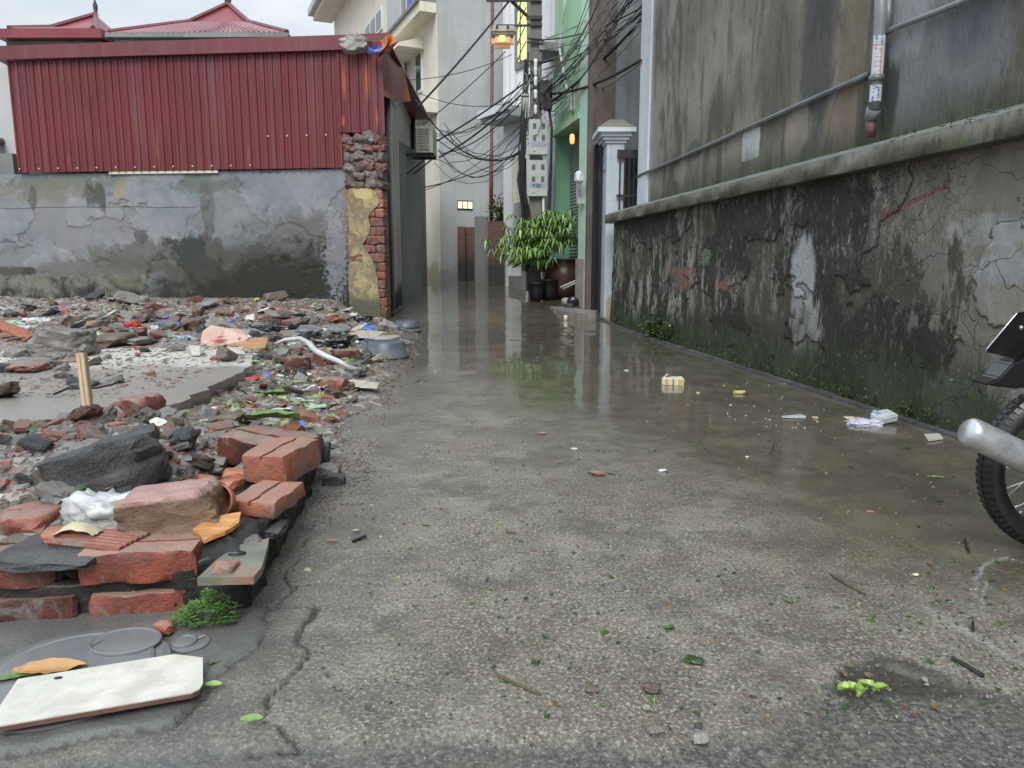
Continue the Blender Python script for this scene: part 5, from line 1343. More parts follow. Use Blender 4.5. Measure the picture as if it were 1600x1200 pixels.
def meterbox(xa, xb, ya, yb, label, lab2):
    a, b = V(xa, yb, uY - .22), V(xb, ya, uY - .22); w, h = b.x - a.x, b.z - a.z
    t = thing('meter_box', label, 'meter box', (a.x, a.y, a.z))
    mk('case', brbox(w, .2, h, .02), M['meter'], parent=t)
    mk('lower_cover', box(.01, w - .01, -.018, -.001, .01, h * .20), M['meter'], parent=t)
    for r_ in range(2):
        for c_ in range(2):
            x_ = w * (.22 + .45 * c_); z_ = h * (.84 - .33 * r_)
            mk('meter_window', box(x_, x_ + w * .16, -.012, -.001, z_ - .07, z_ + .03), M['meter_pane'], parent=t)
    p_ = mk('label_strip', box(w * .1, w * .92, -.006, -.001, h * .24, h * .38), M['meter_label'], parent=t)
    if lab2:
        g_ = []
        for k in range(3):
            x_ = w * (.28 + .14 * k); z_ = h * .27; q = h * .07; d_ = .011
            segs = {0: (0, 1, 4, 6), 1: (0, 1, 2, 3, 4, 5), 2: (0, 1, 2, 3, 4, 5)}[k]
            S = [((0, 0), (0, q)), ((0, q), (w * .09, q)), ((w * .09, q), (w * .09, 0)), ((w * .09, 0), (0, 0)), ((0, q), (0, 0)), ((0, 0), (w * .09, 0)), ((0, q / 2), (w * .07, q / 2))]
            for i in segs: (p, q1), (r1, s1) = S[i]; g_.append(tube([(x_ + p, -.009, z_ + q1), (x_ + r1, -.009, z_ + s1)], .006, 4))
        mk('lettering', merge(g_), M['blue_ink'], parent=t)
    mk('latch', box(w * .24, w * .36, -.03, -.019, h * .10, h * .125), M['card_yellow'], parent=t)
def brbox(w, d, h, b):
    bm = bmesh.new(); v = [bm.verts.new(q) for q in box(0, w, 0, d, 0, h)[0]]
    for f in box(0, 1, 0, 1, 0, 1)[1]: bm.faces.new([v[i] for i in f])
    bmesh.ops.bevel(bm, geom=bm.edges[:], offset=b, segments=2, affect='EDGES'); bm.verts.index_update()
    g = [tuple(q.co) for q in bm.verts], [tuple(q.index for q in f.verts) for f in bm.faces]; bm.free(); return g
meterbox(826, 857, 186, 242, 'upper grey meter box with four small windows on the utility pole', False)
meterbox(824, 856, 250, 307, 'lower grey meter box with a blue-lettered label on the utility pole', True)
a = V(814, 187, uY - .2); b = V(827, 150, uY - .2)
cb_ = thing('cable_splice_box', 'narrow beige upright splice box left of the pole above the meter boxes', 'junction box', (a.x, a.y, a.z))
mk('case', brbox(b.x - a.x, .16, b.z - a.z, .03), M['ac_white'], parent=cb_); mk('cap', brbox((b.x - a.x), .17, .04, .01), M['ac_white'], parent=cb_).location = (0, -.005, b.z - a.z + .002)

# street lamp, lit
lY = uY - .3
la, lb_ = V(767, 54, lY), V(806, 44, lY); lw = lb_.x - la.x
sl = thing('street_lamp', 'lit orange street lamp with a beige housing bracketed to the utility pole', 'lamp', (la.x, lY - .12, la.z))
mk('housing', brbox(lw, .3, .15, .04), M['ac_white'], parent=sl)
mk('visor', brbox(lw * .84, .26, .03, .01), M['slate_wall'], parent=sl).location = (.03, .02, -.031)
lens = brbox(lw * .9, .26, .24, .07); mk('lens', lens, M['lamp_lens'], parent=sl).location = (.01, .02, -.25)
mk('bulb', xf(rock(3, .12, .08, .10, 2, .2, .0), Matrix.Translation((lw * .45, -.01, -.11))), M['lamp_glow'], parent=sl)
for x_ in (.1, .32): mk('clip', box(x_, x_ + .05, -.02, -.002, .08, .13), M['dark_metal'], parent=sl)

# ------------------------------------------------------------------ overhead cables
def sagline(a, b, sag, n=14, wob=0, rn=None):
    pts = []
    for i in range(n + 1):
        t = i / n; p = a.lerp(b, t); p.z -= sag * 4 * t * (1 - t)
        if wob and 0 < i < n: p += Vector((rn.gauss(0, wob), 0, rn.gauss(0, wob)))
        pts.append(p)
    return pts
cn = 0
def cable(x1, y1, Y1, x2, y2, Y2, sag, r, lab, grp=None, mat='cable_black', wob=0):
    global cn; cn += 1
    rn = random.Random(cn)
    mk('overhead_cable', tube(sagline(V(x1, y1, Y1), V(x2, y2, Y2), sag, 14, wob, rn), r, 5), M[mat], label=lab, category='cable', group=grp, smooth=True)
PY = uY - .1
cable(648, 172, 14.6, 795, 2, PY, .05, .022, 'thick single black cable slanting from the shed corner up to the pole crossarm')
lg = 'black cables strung from the left alley wall to the utility pole'
for (x1, y1, Y1, x2, y2, sag, r, lab) in ((676, 224, 17, 826, 125, .05, .02, 'straight thick cable from the air conditioner towards the pole'), (686, 246, 19, 824, 138, .12, .022, 'thick twisted cable below the straight one, left of the pole'),
        (690, 240, 19, 826, 146, .25, .014, 'thin cable hugging the thick twisted one'), (660, 195, 15, 790, 80, .05, .010, 'fine cable crossing behind the street lamp'),
        (648, 155, 14.8, 815, 238, .55, .014, 'drooping cable from the shed roof to the meter boxes'), (682, 217, 17, 816, 236, .3, .012, 'slack cable ending beside the upper meter box'),
        (685, 234, 17, 822, 205, .75, .012, 'deeply sagging cable over the grey flank'), (662, 293, 16, 820, 232, .1, .012, 'lowest cable rising from the left wall to the meter boxes'),
        (664, 297, 16, 822, 188, .2, .008, 'fine lowest wire beside the lit window'), (640, 125, 14.5, 800, 85, .1, .007, 'faint wire across the cream facade'), (642, 140, 14.5, 826, 150, .25, .007, 'faint sagging wire across the grey flank')):
    cable(x1, y1, Y1, x2, y2, PY, sag, r, lab)
rn = random.Random(77)
grp = 'cables fanning from the pole up to the right'
nl = 0
ends = [(1032, -6), (1020, 0), (1014, 6), (1008, 20), (1004, 38), (1003, 60), (1002, 90), (1001, 96)]
for i in range(34):
    sy = rn.choice([60, 75, 88, 100, 112, 125, 138, 150, 165]) + rn.uniform(-5, 5)
    e = ends[i % len(ends)]; ex, ey = (e[0] + rn.uniform(-2, 2), e[1] + rn.uniform(-4, 4)) if i % 4 == 0 else (rn.uniform(925, 1060), -28)
    cable(rn.uniform(842, 862), sy, PY, ex, ey, 12.5 if i % 4 == 0 else rn.uniform(11.3, 13.3), rn.uniform(.0, .3), (cr_ := rn.choice([.005, .007, .009, .013])), f"{ {.005: 'hair-thin', .007: 'thin', .009: 'middling', .013: 'thick'}[cr_]} {(cm_ := rn.choice(['black', 'black', 'grey']))} cable fanning from the pole {'up over the green house' if i % 4 else 'to the blue-white house corner'}", f"{ {.005: 'hair-thin', .007: 'thin', .009: 'middling', .013: 'thick'}[cr_]} {cm_} cables fanning {'over the green house' if i % 4 else 'to the house corner'}", 'cable_' + cm_)
for (sy, e, lab) in ((162, (1034, -4), 'thickest black bundle running from the pole to the top of the stained house'), (147, (1001, 94), 'lower twisted pair of cables ending on the blue-white house corner')):
    cable(857, sy, PY, e[0], e[1], 12.3, .12, .026, lab)
cable(897, 150, 15.5, 1001, 98, 12.4, .1, .016, 'short wire from the green wall to the blue-white house corner', None, 'cable_grey')
for i in range(18):     # tangle near the pole
    cable(rn.uniform(815, 850), rn.uniform(90, 220), PY - .1, rn.uniform(830, 885), rn.uniform(60, 200), PY + rn.uniform(-.3, .3), rn.uniform(.05, .5), rn.choice([.006, .008, .011]), 'loose looping wire tangled round the utility pole', 'loose wires tangled round the pole', rn.choice(['cable_black', 'cable_grey', 'cable_black']), .03)
for i in range(14):
    cable(rn.uniform(665, 700), rn.uniform(190, 270), 18, rn.uniform(808, 828), rn.uniform(110, 245), PY, rn.uniform(.05, .7), rn.choice([.005, .006, .008]), 'fine overhead wire between the left wall and the pole', 'fine wires between the left wall and the pole', 'cable_black', .015)

# ------------------------------------------------------------------ potted shrub by the pole and jars
shY = 15.6
sb = G(850, 463); sc = V(843, 372, shY); z0s = gz(shY)
ps = thing('potted_shrub', 'leafy drooping green shrub in dark pots against the utility pole', 'plant', (V(850, 460, shY).x, shY, z0s))
def LS(px, py, Y=shY): p = V(px, py, Y); return Vector((p.x, p.y, p.z)) - Vector((V(850, 460, shY).x, shY, z0s))
rn = random.Random(21)
br, lv, lf = [], [], []
tips = [(800, 388), (793, 378), (806, 366), (818, 356), (830, 350), (845, 344), (858, 338), (870, 342), (882, 350), (890, 362), (878, 372), (866, 384), (854, 392), (840, 396), (826, 392), (812, 384), (835, 372), (848, 366), (862, 362), (822, 374), (872, 356), (853, 352), (812, 374), (842, 382), (884, 346), (826, 362), (808, 395), (858, 374)]
for (tx, ty) in tips:
    tip = LS(tx, ty, shY + rn.uniform(-.35, .35)); root = LS(850 + rn.uniform(-3, 3), 425); mid = root.lerp(tip, .55) + Vector((0, 0, .35))
    pts = [root, root.lerp(mid, .6) + Vector((0, 0, .1)), mid, tip]
    br.append(tube(pts, [.016, .012, .008, .004], 5))
    for w in range(9):
        c0 = tip + Vector((rn.gauss(0, .17), rn.gauss(0, .17), rn.gauss(0, .12)))
        nL = 7; base = rn.uniform(0, 6.28)
        for k in range(nL):
            a = base + k * 6.28 / nL; L = rn.uniform(.14, .29)
            d = Vector((math.cos(a), math.sin(a), -.35 - rn.random() * .8)).normalized(); w_ = d.cross(Vector((0, 0, 1))).normalized() * L * .10
            p1 = c0 + d * L * .45 + Vector((0, 0, .03)); p2 = c0 + d * L + Vector((0, 0, -.05)); o_ = len(lv)
            lv += [tuple(c0), tuple(p1 + w_), tuple(p1 - w_), tuple(p2)]; lf += [(o_, o_ + 1, o_ + 2), (o_ + 1, o_ + 3, o_ + 2)]
for k in range(26):     # low yellowish frond to the left
    c0 = LS(824, 405) + Vector((rn.uniform(-.25, .05), rn.uniform(-.1, .1), rn.uniform(-.06, .1))); d = Vector((-1, rn.gauss(0, .3), -.55 + rn.gauss(0, .25))).normalized(); L = rn.uniform(.15, .3); w_ = Vector((0, .02, .03)); o_ = len(lv)
    lv += [tuple(c0), tuple(c0 + d * L * .5 + w_), tuple(c0 + d * L * .5 - w_), tuple(c0 + d * L)]; lf += [(o_, o_ + 1, o_ + 2), (o_ + 1, o_ + 3, o_ + 2)]
mk('foliage', (lv, lf), M['leaf'], parent=ps, kind='stuff'); mk('stem', merge(br), M['bark'], parent=ps, smooth=True)
def potg(r, h): return lathe([(r * .7, 0), (r * .95, h * .5), (r, h * .92), (r * 1.08, h * .93), (r * 1.08, h), (r * .95, h), (r * .9, h * .88), (0, h * .86)], 20)
for (px, py, r_, h_) in ((838, 463, .17, .36), (858, 462, .19, .42)):
    p = LS(px, py, shY + (.0 if px > 850 else -.25)); o_ = mk('pot', potg(r_, h_), M['pot'], parent=ps, smooth=True); o_.location = (p.x, p.y, 0)
jr = V(881, 462, 15.9)
j = thing('water_jar', 'big glazed brown water jar between the pole and the green doorway', 'jar', (jr.x, 15.9, gz(15.9)))
mk('body', lathe([(.24, 0), (.36, .2), (.42, .42), (.40, .6), (.30, .74), (.33, .78), (.33, .82), (.27, .82), (.26, .74), (0, .7)], 24), M['jar'], parent=j, smooth=True)
mk('rim_band', lathe([(.345, .775), (.345, .825)], 24), M['jar'], parent=j, smooth=True)
ck = V(856, 440, uY - .4)
# small clutter by the doorstep
def litter_rock(name, lab, cat, px, py, w, h, mat, seed, group=None, z=0, d=None, boxy=.5, rough=.08, sub=2, rz=None):
    p = G(px, py, z); s_ = p.y * math.cos(PITCH) / FOC * 1.02
    rn_ = random.Random(seed)
    W_, H_ = w * s_, h * s_; D_ = d if d else W_ * .7
    o = mk(name, rock(seed, W_, D_, H_, sub, boxy, rough), M[mat], label=lab, category=cat, group=group, auto=40)
    o.location = (p.x, p.y + D_ / 2, p.z - .01 * H_); o.rotation_euler = (0, 0, rz if rz is not None else rn_.uniform(-.4, .4)); return o
litter_rock('rubble_lump', 'pale rounded lump on the apron left of the dark gate', 'rubble', 885, 478, 14, 12, 'conc_pale', 701)
for k in range(5): litter_rock('rubbish_heap', ['black leafy rubbish by the stone jamb base', 'dark bag slumped beside the doorstep apron', 'grey flat scrap at the front edge of the apron', 'small white scrap lying in the water before the apron', 'broken grey slab piece on the apron'][k], 'rubbish', (896, 889, 915, 884, 900)[k], (479, 484, 490, 500, 491)[k], (18, 14, 20, 5, 26)[k], (14, 9, 4, 7, 5)[k], ('bag_black', 'conc_dark', 'conc', 'card', 'conc_pale')[k], 710 + k, rough=.25)
stk_ = [(876, 449, 899, 439), (880, 451, 900, 442)]
for k, (a, b, c, d) in enumerate(stk_): mk('slat_stick', tube([V(a, b, 15.2), V(c, d, 15.0)], .018, 5), M['pvc'], label=['upper white stick leaning on the stone jamb base', 'lower white stick leaning on the stone jamb base'][k], category='stick')
weed('weed', 'small fresh weed at the foot of the brick pillar', (FS.uv(606, 492)[0]), -.25, .24, 60, 66, frame=FS, mat='leaf')
def m_pinktop():
    s = NM('brown_mortar_pink_top'); v = s.obj(); a = s.noise(v, 5, 6, .65); f = s.noise(v, 45, 5, .7); z = s.sep(v)[2]
    nn = s.sep(s.n.new('ShaderNodeNewGeometry').outputs['Normal'])[2]
    c = s.mix(s.ss(a, .35, .65), (.13, .075, .045), (.22, .15, .10)); c = s.mix(s.M('MULTIPLY', s.ss(f, .45, .3), .5), c, (.04, .03, .02))
    c = s.mix(s.ss(s.M('ADD', z, s.M('MULTIPLY', a, .02)), .140, .150), c, s.mix(a, (.36, .19, .16), (.42, .30, .27)))
    return s.fin(c, .5, s.bump(s.M('ADD', f, s.M('MULTIPLY', a, 2)), .010, .9), coat=.25, coat_rough=.25)
M['pinktop'] = m_pinktop()
# ------------------------------------------------------------------ low broken brick wall round the heap, foreground
C = G(408, 952); C2 = Vector((C.x, C.y, 0)); Lf = G(0, 980); FB = Frame((C2 + (Vector((Lf.x, Lf.y, 0)) - C2).normalized() * 3.2), C2)
Ew = Vector((G(516, 724).x, G(516, 724).y, 0)); FE = Frame(C2, Ew)     # right wing, seen from the alley: left is near
lw = thing('low_brick_wall', 'low broken brick wall of a demolished house holding back the rubble heap, wet and soot-dark', 'wall', frame=FB)
LB = FB.len
def roughblock(x0, x1, y0, y1, z0, z1, nx, nz_, amp, seed):
    """mortar mass: gridded box with a knobbly skin"""
    ny = max(2, int((y1 - y0) / ((x1 - x0) / nx)));  bm = bmesh.new(); d = {}
    def P(i, j, k):
        if (i, j, k) not in d:
            p = Vector((x0 + (x1 - x0) * i / nx, y0 + (y1 - y0) * j / ny, z0 + (z1 - z0) * k / nz_))
            q = p * 9 + Vector((seed, 0, 0)); p += noise.noise_vector(q) * amp + noise.noise_vector(q * 3.1) * amp * .5
            d[(i, j, k)] = bm.verts.new(p)
        return d[(i, j, k)]
    def q(a, b, c, e): bm.faces.new([P(*a), P(*b), P(*c), P(*e)])
    for i in range(nx):
        for k in range(nz_): q((i, 0, k), (i + 1, 0, k), (i + 1, 0, k + 1), (i, 0, k + 1)); q((i, ny, k), (i, ny, k + 1), (i + 1, ny, k + 1), (i + 1, ny, k))
        for j in range(ny): q((i, j, nz_), (i + 1, j, nz_), (i + 1, j + 1, nz_), (i, j + 1, nz_))
    for j in range(ny):
        for k in range(nz_): q((0, j, k), (0, j, k + 1), (0, j + 1, k + 1), (0, j + 1, k)); q((nx, j, k), (nx, j + 1, k), (nx, j + 1, k + 1), (nx, j, k + 1))
    bm.verts.index_update(); g = [tuple(v.co) for v in bm.verts], [tuple(v.index for v in f.verts) for f in bm.faces]; bm.free(); return g
mk('mortar_core', roughblock(0, LB - .03, .035, .22, -.03, .10, 90, 8, .014, 3), M['mortar_front'], parent=lw, smooth=True)
wing = roughblock(.0, FE.len * .98, .03, .24, -.03, .17, 60, 9, .03, 9)
mk('mortar_core', xf(wing, FB.M.inverted() @ FE.M), M['mortar_black'], parent=lw, smooth=True, label='black mossy mortar flank of the right wing')
bl1 = [meshonly('brick', brickgeo(.30, .15, .082, 200 + i, False, 9, .008), 35) for i in range(4)]
rn = random.Random(31)
x = LB - .17
for i in range(9):      # lower course
    L_ = .30
    put('brick', bl1[i % 4], M['brick_dark'] if i % 3 else M['brick_front'], (x - L_ / 2, .085 + rn.uniform(-.006, .006), -.012 + rn.uniform(-.004, .004)), (0, rn.uniform(-.012, .012), rn.uniform(-.015, .015)), lw)
    x -= L_ + .035
mk('mortar_bed', roughblock(LB - 3.1, LB - .55, .05, .2, .085, .178, 60, 3, .012, 14), M['mortar_front'], parent=lw, smooth=True)
x = LB - .56
for i in range(8):      # upper course, left of the loose grooved brick
    put('brick', bl1[(i + 2) % 4], M['brick_front'] if i % 2 else M['brick_dark'], (x - .15, .09 + rn.uniform(-.01, .01), .098 + rn.uniform(-.004, .004)), (rn.uniform(-.02, .02), rn.uniform(-.015, .015), rn.uniform(-.02, .02)), lw)
    x -= .33
def brick_px(lab, p0, p1, z, L, H, mat, seed, groove=True, deep=True, cat='brick', group=None, W=None):
    """brick whose near bottom edge runs between two pixels at height z; it reaches away from the viewer by L"""
    a, b = G(*p0, z), G(*p1, z); d = Vector((b.x - a.x, b.y - a.y, 0)); w = d.length; ang = math.atan2(d.y, d.x)
    if deep: g = xf(brickgeo(L, w, H, seed, groove, 9, .007), Matrix.Rotation(math.pi / 2, 4, 'Z')); c = Vector((w / 2, L / 2, 0))
    else: g = brickgeo(w, L, H, seed, groove, 11, .009); c = Vector((w / 2, L / 2, 0))
    o = mk('brick' if cat == 'brick' else cat, g, M[mat], label=lab, category=cat, group=group, auto=38, recenter=False)
    o.rotation_euler = (0, 0, ang); c.rotate(o.rotation_euler); o.location = (a.x + c.x, a.y + c.y, z); return o
b1 = brick_px('large grooved brick with a pale dusty top lying on the front of the low wall', (122, 916), (308, 907), .102, .17, .092, 'brick_front', 301, True, False)
m_ = M['conc_pale']
brick_px('upright-ended grooved orange brick topmost on the right wing of the low wall', (377, 756), (448, 760), .175, .31, .115, 'brick_orange', 302)
brick_px('flat grooved orange brick lower on the right wing, under the mortar wad', (352, 808), (430, 812), .165, .26, .055, 'brick_orange', 303)
bC = brick_px('blackened grooved brick tilting at the far end of the right wing', (446, 742), (506, 722), .16, .40, .12, 'brick_dark', 304)
bC.rotation_euler = (R(2), R(-3), bC.rotation_euler[2])
def lump(lab, px, py, w, h, mat, seed, z=.16, D=None, boxy=.6, rough=.07, cat='rubble', sub=3, rz=0, name='concrete_lump', cuts=7, rx=0, ry=0):
    p = G(px, py, z); s_ = (p.y * math.cos(PITCH) + (1 - z) * math.sin(PITCH)) / FOC; W_, H_ = w * s_, h * s_ * 1.05; D_ = D or W_ * .7
    H_ = max(.03, H_ - D_ * .25)
    o = mk(name, xf(rock(seed, W_, D_, H_, sub, boxy, rough, cuts), Matrix.Translation((0, 0, H_ / 2))), M[mat], label=lab, category=cat, auto=42, recenter=False)
    o.location = (p.x, p.y + D_ * .45, p.z - .015); o.rotation_euler = (rx, ry, rz); return o
lump('mortar wad squashed between the two orange bricks of the right wing', 412, 781, 68, 24, 'conc', 311, .20, .12)
lump('grey mortar wad under the flat orange brick near the wall corner', 400, 836, 72, 26, 'conc_dark', 312, .13, .14)
lump('small round stone on the mossy slab at the wall corner', 393, 852, 26, 24, 'conc', 313, .165, .06, 0.1, .03)
sl_poly = [G(a, b, .17) for a, b in ((310, 905), (400, 901), (410, 888), (418, 842), (372, 852), (340, 875))]
slab_ = mk('concrete_slab', prism(ragged([(p.x, p.y) for p in sl_poly], 6, .02, .006), .150, .172), simple('greenish_slab', (.15, .17, .13), .5, .25, 6, .003, coat=.3, dirt=.35, dirtc=(.38, .10, .05)), label='greenish flat slab with orange stains on the corner of the low wall', category='slab')
lump('small red brick flake lying on the greenish corner slab', 345, 895, 34, 26, 'brick_orange', 314, .175, .07, name='brick_piece')
# yellow-orange board
def sheetpoly(name, lab, cat, pts, z0, th, mat, zs=None, group=None, jag=None, kind=None):
    P = [G(a, b, z0 + (zs[i] if zs else 0)) for i, (a, b) in enumerate(pts)]
    if jag:
        Q = []
        for i in range(len(P)):
            a, b = P[i], P[(i + 1) % len(P)]; k = max(1, int((b - a).length / jag[0]))
            for j in range(k):
                q = a.lerp(b, j / k); q += noise.noise_vector(q * 23) * jag[1]; Q.append(q)
        P = Q
    n = len(P); v = [tuple(p) for p in P] + [(p.x, p.y, p.z - th) for p in P]
    f = [tuple(range(n)), tuple(range(2 * n - 1, n - 1, -1))] + [(i, n + i, n + (i + 1) % n, (i + 1) % n) for i in range(n)]
    # orient upwards
    return mk(name, (v, f), M[mat] if isinstance(mat, str) else mat, label=lab, category=cat, group=group, kind=kind)
sheetpoly('board_fragment', 'broken orange-yellow board lying on the corner of the low wall', 'board', [(299, 826), (322, 813), (350, 803), (377, 800), (372, 815), (352, 832), (318, 842)], .21, .012, 'board', [0, .015, .02, .02, .01, 0, -.01], jag=(.03, .006))
mk('pink_cup', xf(lathe([(.035, 0), (.055, .03), (.06, .075), (.056, .078), (.052, .03), (0, .01)], 18), Matrix.Rotation(R(70), 4, 'X') @ Matrix.Translation((0, 0, 0))), M['terracotta'], label='pinkish cup shard half buried behind the orange board', category='cup', smooth=True, recenter=False).location = G(340, 806, .19) + Vector((0, .05, .03))
lump('smooth grey stone slab at the left end of the low wall top', 55, 885, 165, 50, 'conc_dark', 320, .175, .26, .8, .04)
lump('big blackish flat-topped rock, the largest in the heap', 148, 786, 172, 118, 'conc_dark', 322, .17, .30, .7, .08, sub=4, rz=R(24), rx=R(-8), ry=R(-14), cuts=9)
lump('brown mortar block with a pinkish flat top in front of the biggest rock', 262, 843, 146, 98, 'pinktop', 340, .17, .18, .95, .06, sub=4, rz=R(8), ry=R(-6), cuts=5)
p_ = [(212, 765), (222, 752), (270, 748), (325, 742), (326, 760), (290, 768), (240, 773)]
lump('rust-red rounded brick chunk at the left picture edge', 22, 834, 88, 55, 'brick', 324, .17, .2, .5, .06, name='brick_chunk')
lump('dark red brick clump with mortar, right behind the wooden stake', 138, 688, 88, 62, 'brick_dark', 325, .14, .24, .7, .09, name='brick_chunk', rz=.5, ry=R(-12))
lump('red brick clump with a grey mortar top, right of the wooden stake', 212, 668, 62, 60, 'brick_dirty', 326, .13, .2, .8, .09, name='brick_chunk', rz=-.3, ry=R(-10))
lump('grey mortar crust on the red brick clump right of the stake', 205, 640, 50, 28, 'conc', 327, .20, .16, .5, .15)
lump('long grey concrete piece left of the big dark rock', 35, 700, 110, 38, 'conc', 328, .15, .3, .8, .07, rz=.4)
lump('pale brown corrugated brick stub left of the big rock', 38, 780, 28, 36, 'board_brown', 329, .17, .1, .9, .03, name='brick_chunk', rx=.3)
lump('grey half-round stone above the brown stub at the left', 60, 750, 44, 30, 'conc', 330, .17, .1, .3)
lump('red brick lump with mortar at the left edge, beyond the big rock', 45, 718, 52, 28, 'brick', 331, .17, .14, .6, .1, name='brick_chunk')
lump('upright orange tile shard left of the big dark rock', 90, 712, 16, 34, 'terracotta', 332, .17, .04, .9, .03, name='tile_shard', ry=.2)
lump('dark grey boulder with an undercut at the far left of the floor slab', 85, 560, 84, 58, 'conc', 333, .16, .38, .5, .12, sub=4)
lump('light grey lump left of the far boulder', 15, 575, 62, 32, 'conc', 334, .16, .5, .5)
lump('broken red brick beside the far boulder on the floor slab', 32, 580, 44, 26, 'brick_dirty', 335, .18, .3, .7, name='brick_chunk')
lump('orange brick half on the floor slab right of the boulder', 103, 566, 26, 14, 'brick', 336, .17, .25, .8, name='brick_chunk')
lump('pointed brown-grey rock behind the floor slab', 165, 541, 42, 36, 'conc_brown', 337, .15, .5, .5, .1)
lump('squat grey rock right of the pointed one', 204, 538, 34, 24, 'conc', 338, .15, .4, .5)
lump('small dark stone on the floor slab behind the stake', 122, 606, 28, 20, 'conc_dark', 339, .17, .2, .4)
for k, (px, py, w, h, mt, lb) in enumerate(((462, 585, 40, 34, 'brick_dark', 'tilted dark red brick below the white curved pipe'), (498, 574, 42, 30, 'brick_dirty', 'brick lying flat right of the tilted dark brick'), (538, 565, 44, 26, 'brick_dark', 'dark red brick pair piece by the blue-grey bowl'), (521, 613, 44, 30, 'brick', 'red brick standing in front of the white tile strip'), (487, 602, 18, 14, 'brick', 'small red brick bit left of the standing red brick'), (438, 573, 16, 12, 'brick_orange', 'small orange brick bit left of the tilted brick'), (468, 548, 34, 16, 'brick_dark', 'dark red brick under the white curved pipe'), (345, 560, 36, 14, 'brick_dark', 'dark brick heap under the cracked brown board'), (305, 660, 70, 30, 'conc_brown', 'brown lump at the foot of the slab edge'), (425, 575, 60, 20, 'brick_grey', 'half-buried mortar-covered brick at the slab corner'))):
    z_ = max(.02, lz(G(px, py, .05).x, G(px, py, .05).y) - .02); lump(lb, px, py, w, h, mt, 360 + k, z_, None, .95, .05, name='brick_chunk', rz=random.Random(k).uniform(-.6, .6), cat='brick')
for k, (px, py, w, h, mt) in enumerate(((345, 700, 60, 34, 'conc'), (310, 735, 80, 34, 'conc'), (285, 700, 70, 40, 'conc'), (395, 742, 60, 30, 'conc'), (335, 665, 70, 30, 'conc_brown'), (560, 0, 0, 0, ''), (470, 752, 44, 30, 'conc_dark'), (503, 752, 50, 34, 'conc'), (520, 760, 34, 26, 'conc_dark'), (492, 725, 40, 40, 'conc_dark'), (478, 690, 0, 0, ''))):
    if w: lump(['grey angular lump behind the orange bricks', 'flat grey lump in the middle of the heap', 'chunky lump right of the big dark rock', 'wedge of grey mortar left of the topmost orange brick', 'brown mortar lump at the far side of the heap', '', 'dark stone wedged at the far foot of the wing', 'grey stone at the foot of the wing by the paving', 'small dark stone on the paving beside the wing', 'slanting slab under the tilting blackened brick', ''][k], px, py, w, h, mt, 380 + k, .15 if px < 440 else .0, None, .7, .1)
lump('red mortar-capped brick end lying between grey lumps of the heap', 270, 690, 40, 22, 'brick', 395, .2, .12, .9, .05, name='brick_chunk', rz=.4, cat='brick')
# roof tile shards
for k, (px, py, w, h, rz) in enumerate(((405, 735, 30, 30, .9), (362, 745, 36, 20, .2), (350, 762, 40, 14, -.3), (240, 722, 46, 20, .5), (255, 705, 40, 16, .3), (305, 708, 44, 16, -.2), (315, 755, 26, 14, .5), (90, 842, 60, 16, .1))):
    lump('orange clay tile shard in the heap, ' + ['upright beside the topmost orange brick', 'below the upright shard', 'flat under its neighbour near the flat brick', 'behind the brown mortar block', 'at the shoulder of the big dark rock', 'long one right of the big dark rock', 'small one behind the pink cup', 'ribbed one in front of the white bag'][k], px, py, w, h, 'terracotta', 400 + k, .2, .08, .95, .05, name='tile_shard', rz=rz, ry=rz * .5, cat='tile')
rib = []
for k in range(6): rib.append(tube([(0, k * .022, 0), (.24, k * .022, -.005)], .012, 6))
o_ = mk('ribbed_tile', merge(rib), M['brick'], label='ribbed red hollow-brick face in front of the white plastic bag', category='brick', recenter=False); o_.location = G(78, 846, .20); o_.rotation_euler = (0, 0, R(-12))
# crumpled bags
def bag(lab, px, py, w, h, mat, seed, z=.18, rough=.45, D=None, name='plastic_bag', cat='plastic bag'):
    p = G(px, py, z); s_ = (p.y * math.cos(PITCH) + (1 - z) * math.sin(PITCH)) / FOC; W_, H_ = w * s_, h * s_; D_ = D or W_ * .6
    g = rock(seed, W_, D_, H_, 4, .1, .12, 2); v = []
    for q in g[0]:
        q = Vector(q); n = q.normalized(); k = 1 + .30 * (abs(noise.noise(n * 2.2 + Vector((seed, 0, 0)))) * 2 - .5) + .09 * (1 - 4 * abs(noise.noise(n * 5 + Vector((0, seed, 0))))) + .03 * noise.noise(n * 14); q = q * k
        v.append((q.x, q.y, max(q.z, -H_ * .28) + H_ * .28))
    o = mk(name, (v, g[1]), M[mat], label=lab, category=cat, smooth=True, recenter=False); o.location = (p.x, p.y + D_ * .4, p.z - .01); return o
bag('crumpled white plastic bag in front of the biggest dark rock', 150, 822, 120, 56, 'bag_white', 501, .19)
bag('grey crumpled film beneath the white plastic bag', 160, 838, 90, 30, 'conc_pale', 502, .18)
mk('plastic_shell', clothgrid(lambda s, t: (-.06 + .12 * s, -.03 + .06 * t, .035 * math.sin(math.pi * s) * math.sin(math.pi * (t * .7 + .2)) + .01 * noise.noise(Vector((s * 4, t * 4, 2)))), 9, 7), M['shell'], label='small curled beige plastic shell before the white bag', category='plastic', smooth=True, recenter=False).location = G(122, 832, .215)
bag('bright blue plastic bag in the rubble by the long wall', 262, 514, 32, 15, 'bag_blue', 503, .12, cat='plastic bag')
bag('light blue plastic bag left of the pink tile slab', 236, 532, 28, 11, 'bag_lightblue', 504, .12)
bag('second light blue bag right beside the pink tile slab', 288, 532, 24, 10, 'bag_lightblue', 505, .12)
bag('red crumpled plastic left of the bright blue bag', 207, 520, 22, 22, 'bag_red', 506, .12)
bag('black plastic bag under the white curved pipe', 515, 540, 50, 18, 'bag_black', 507, .10)
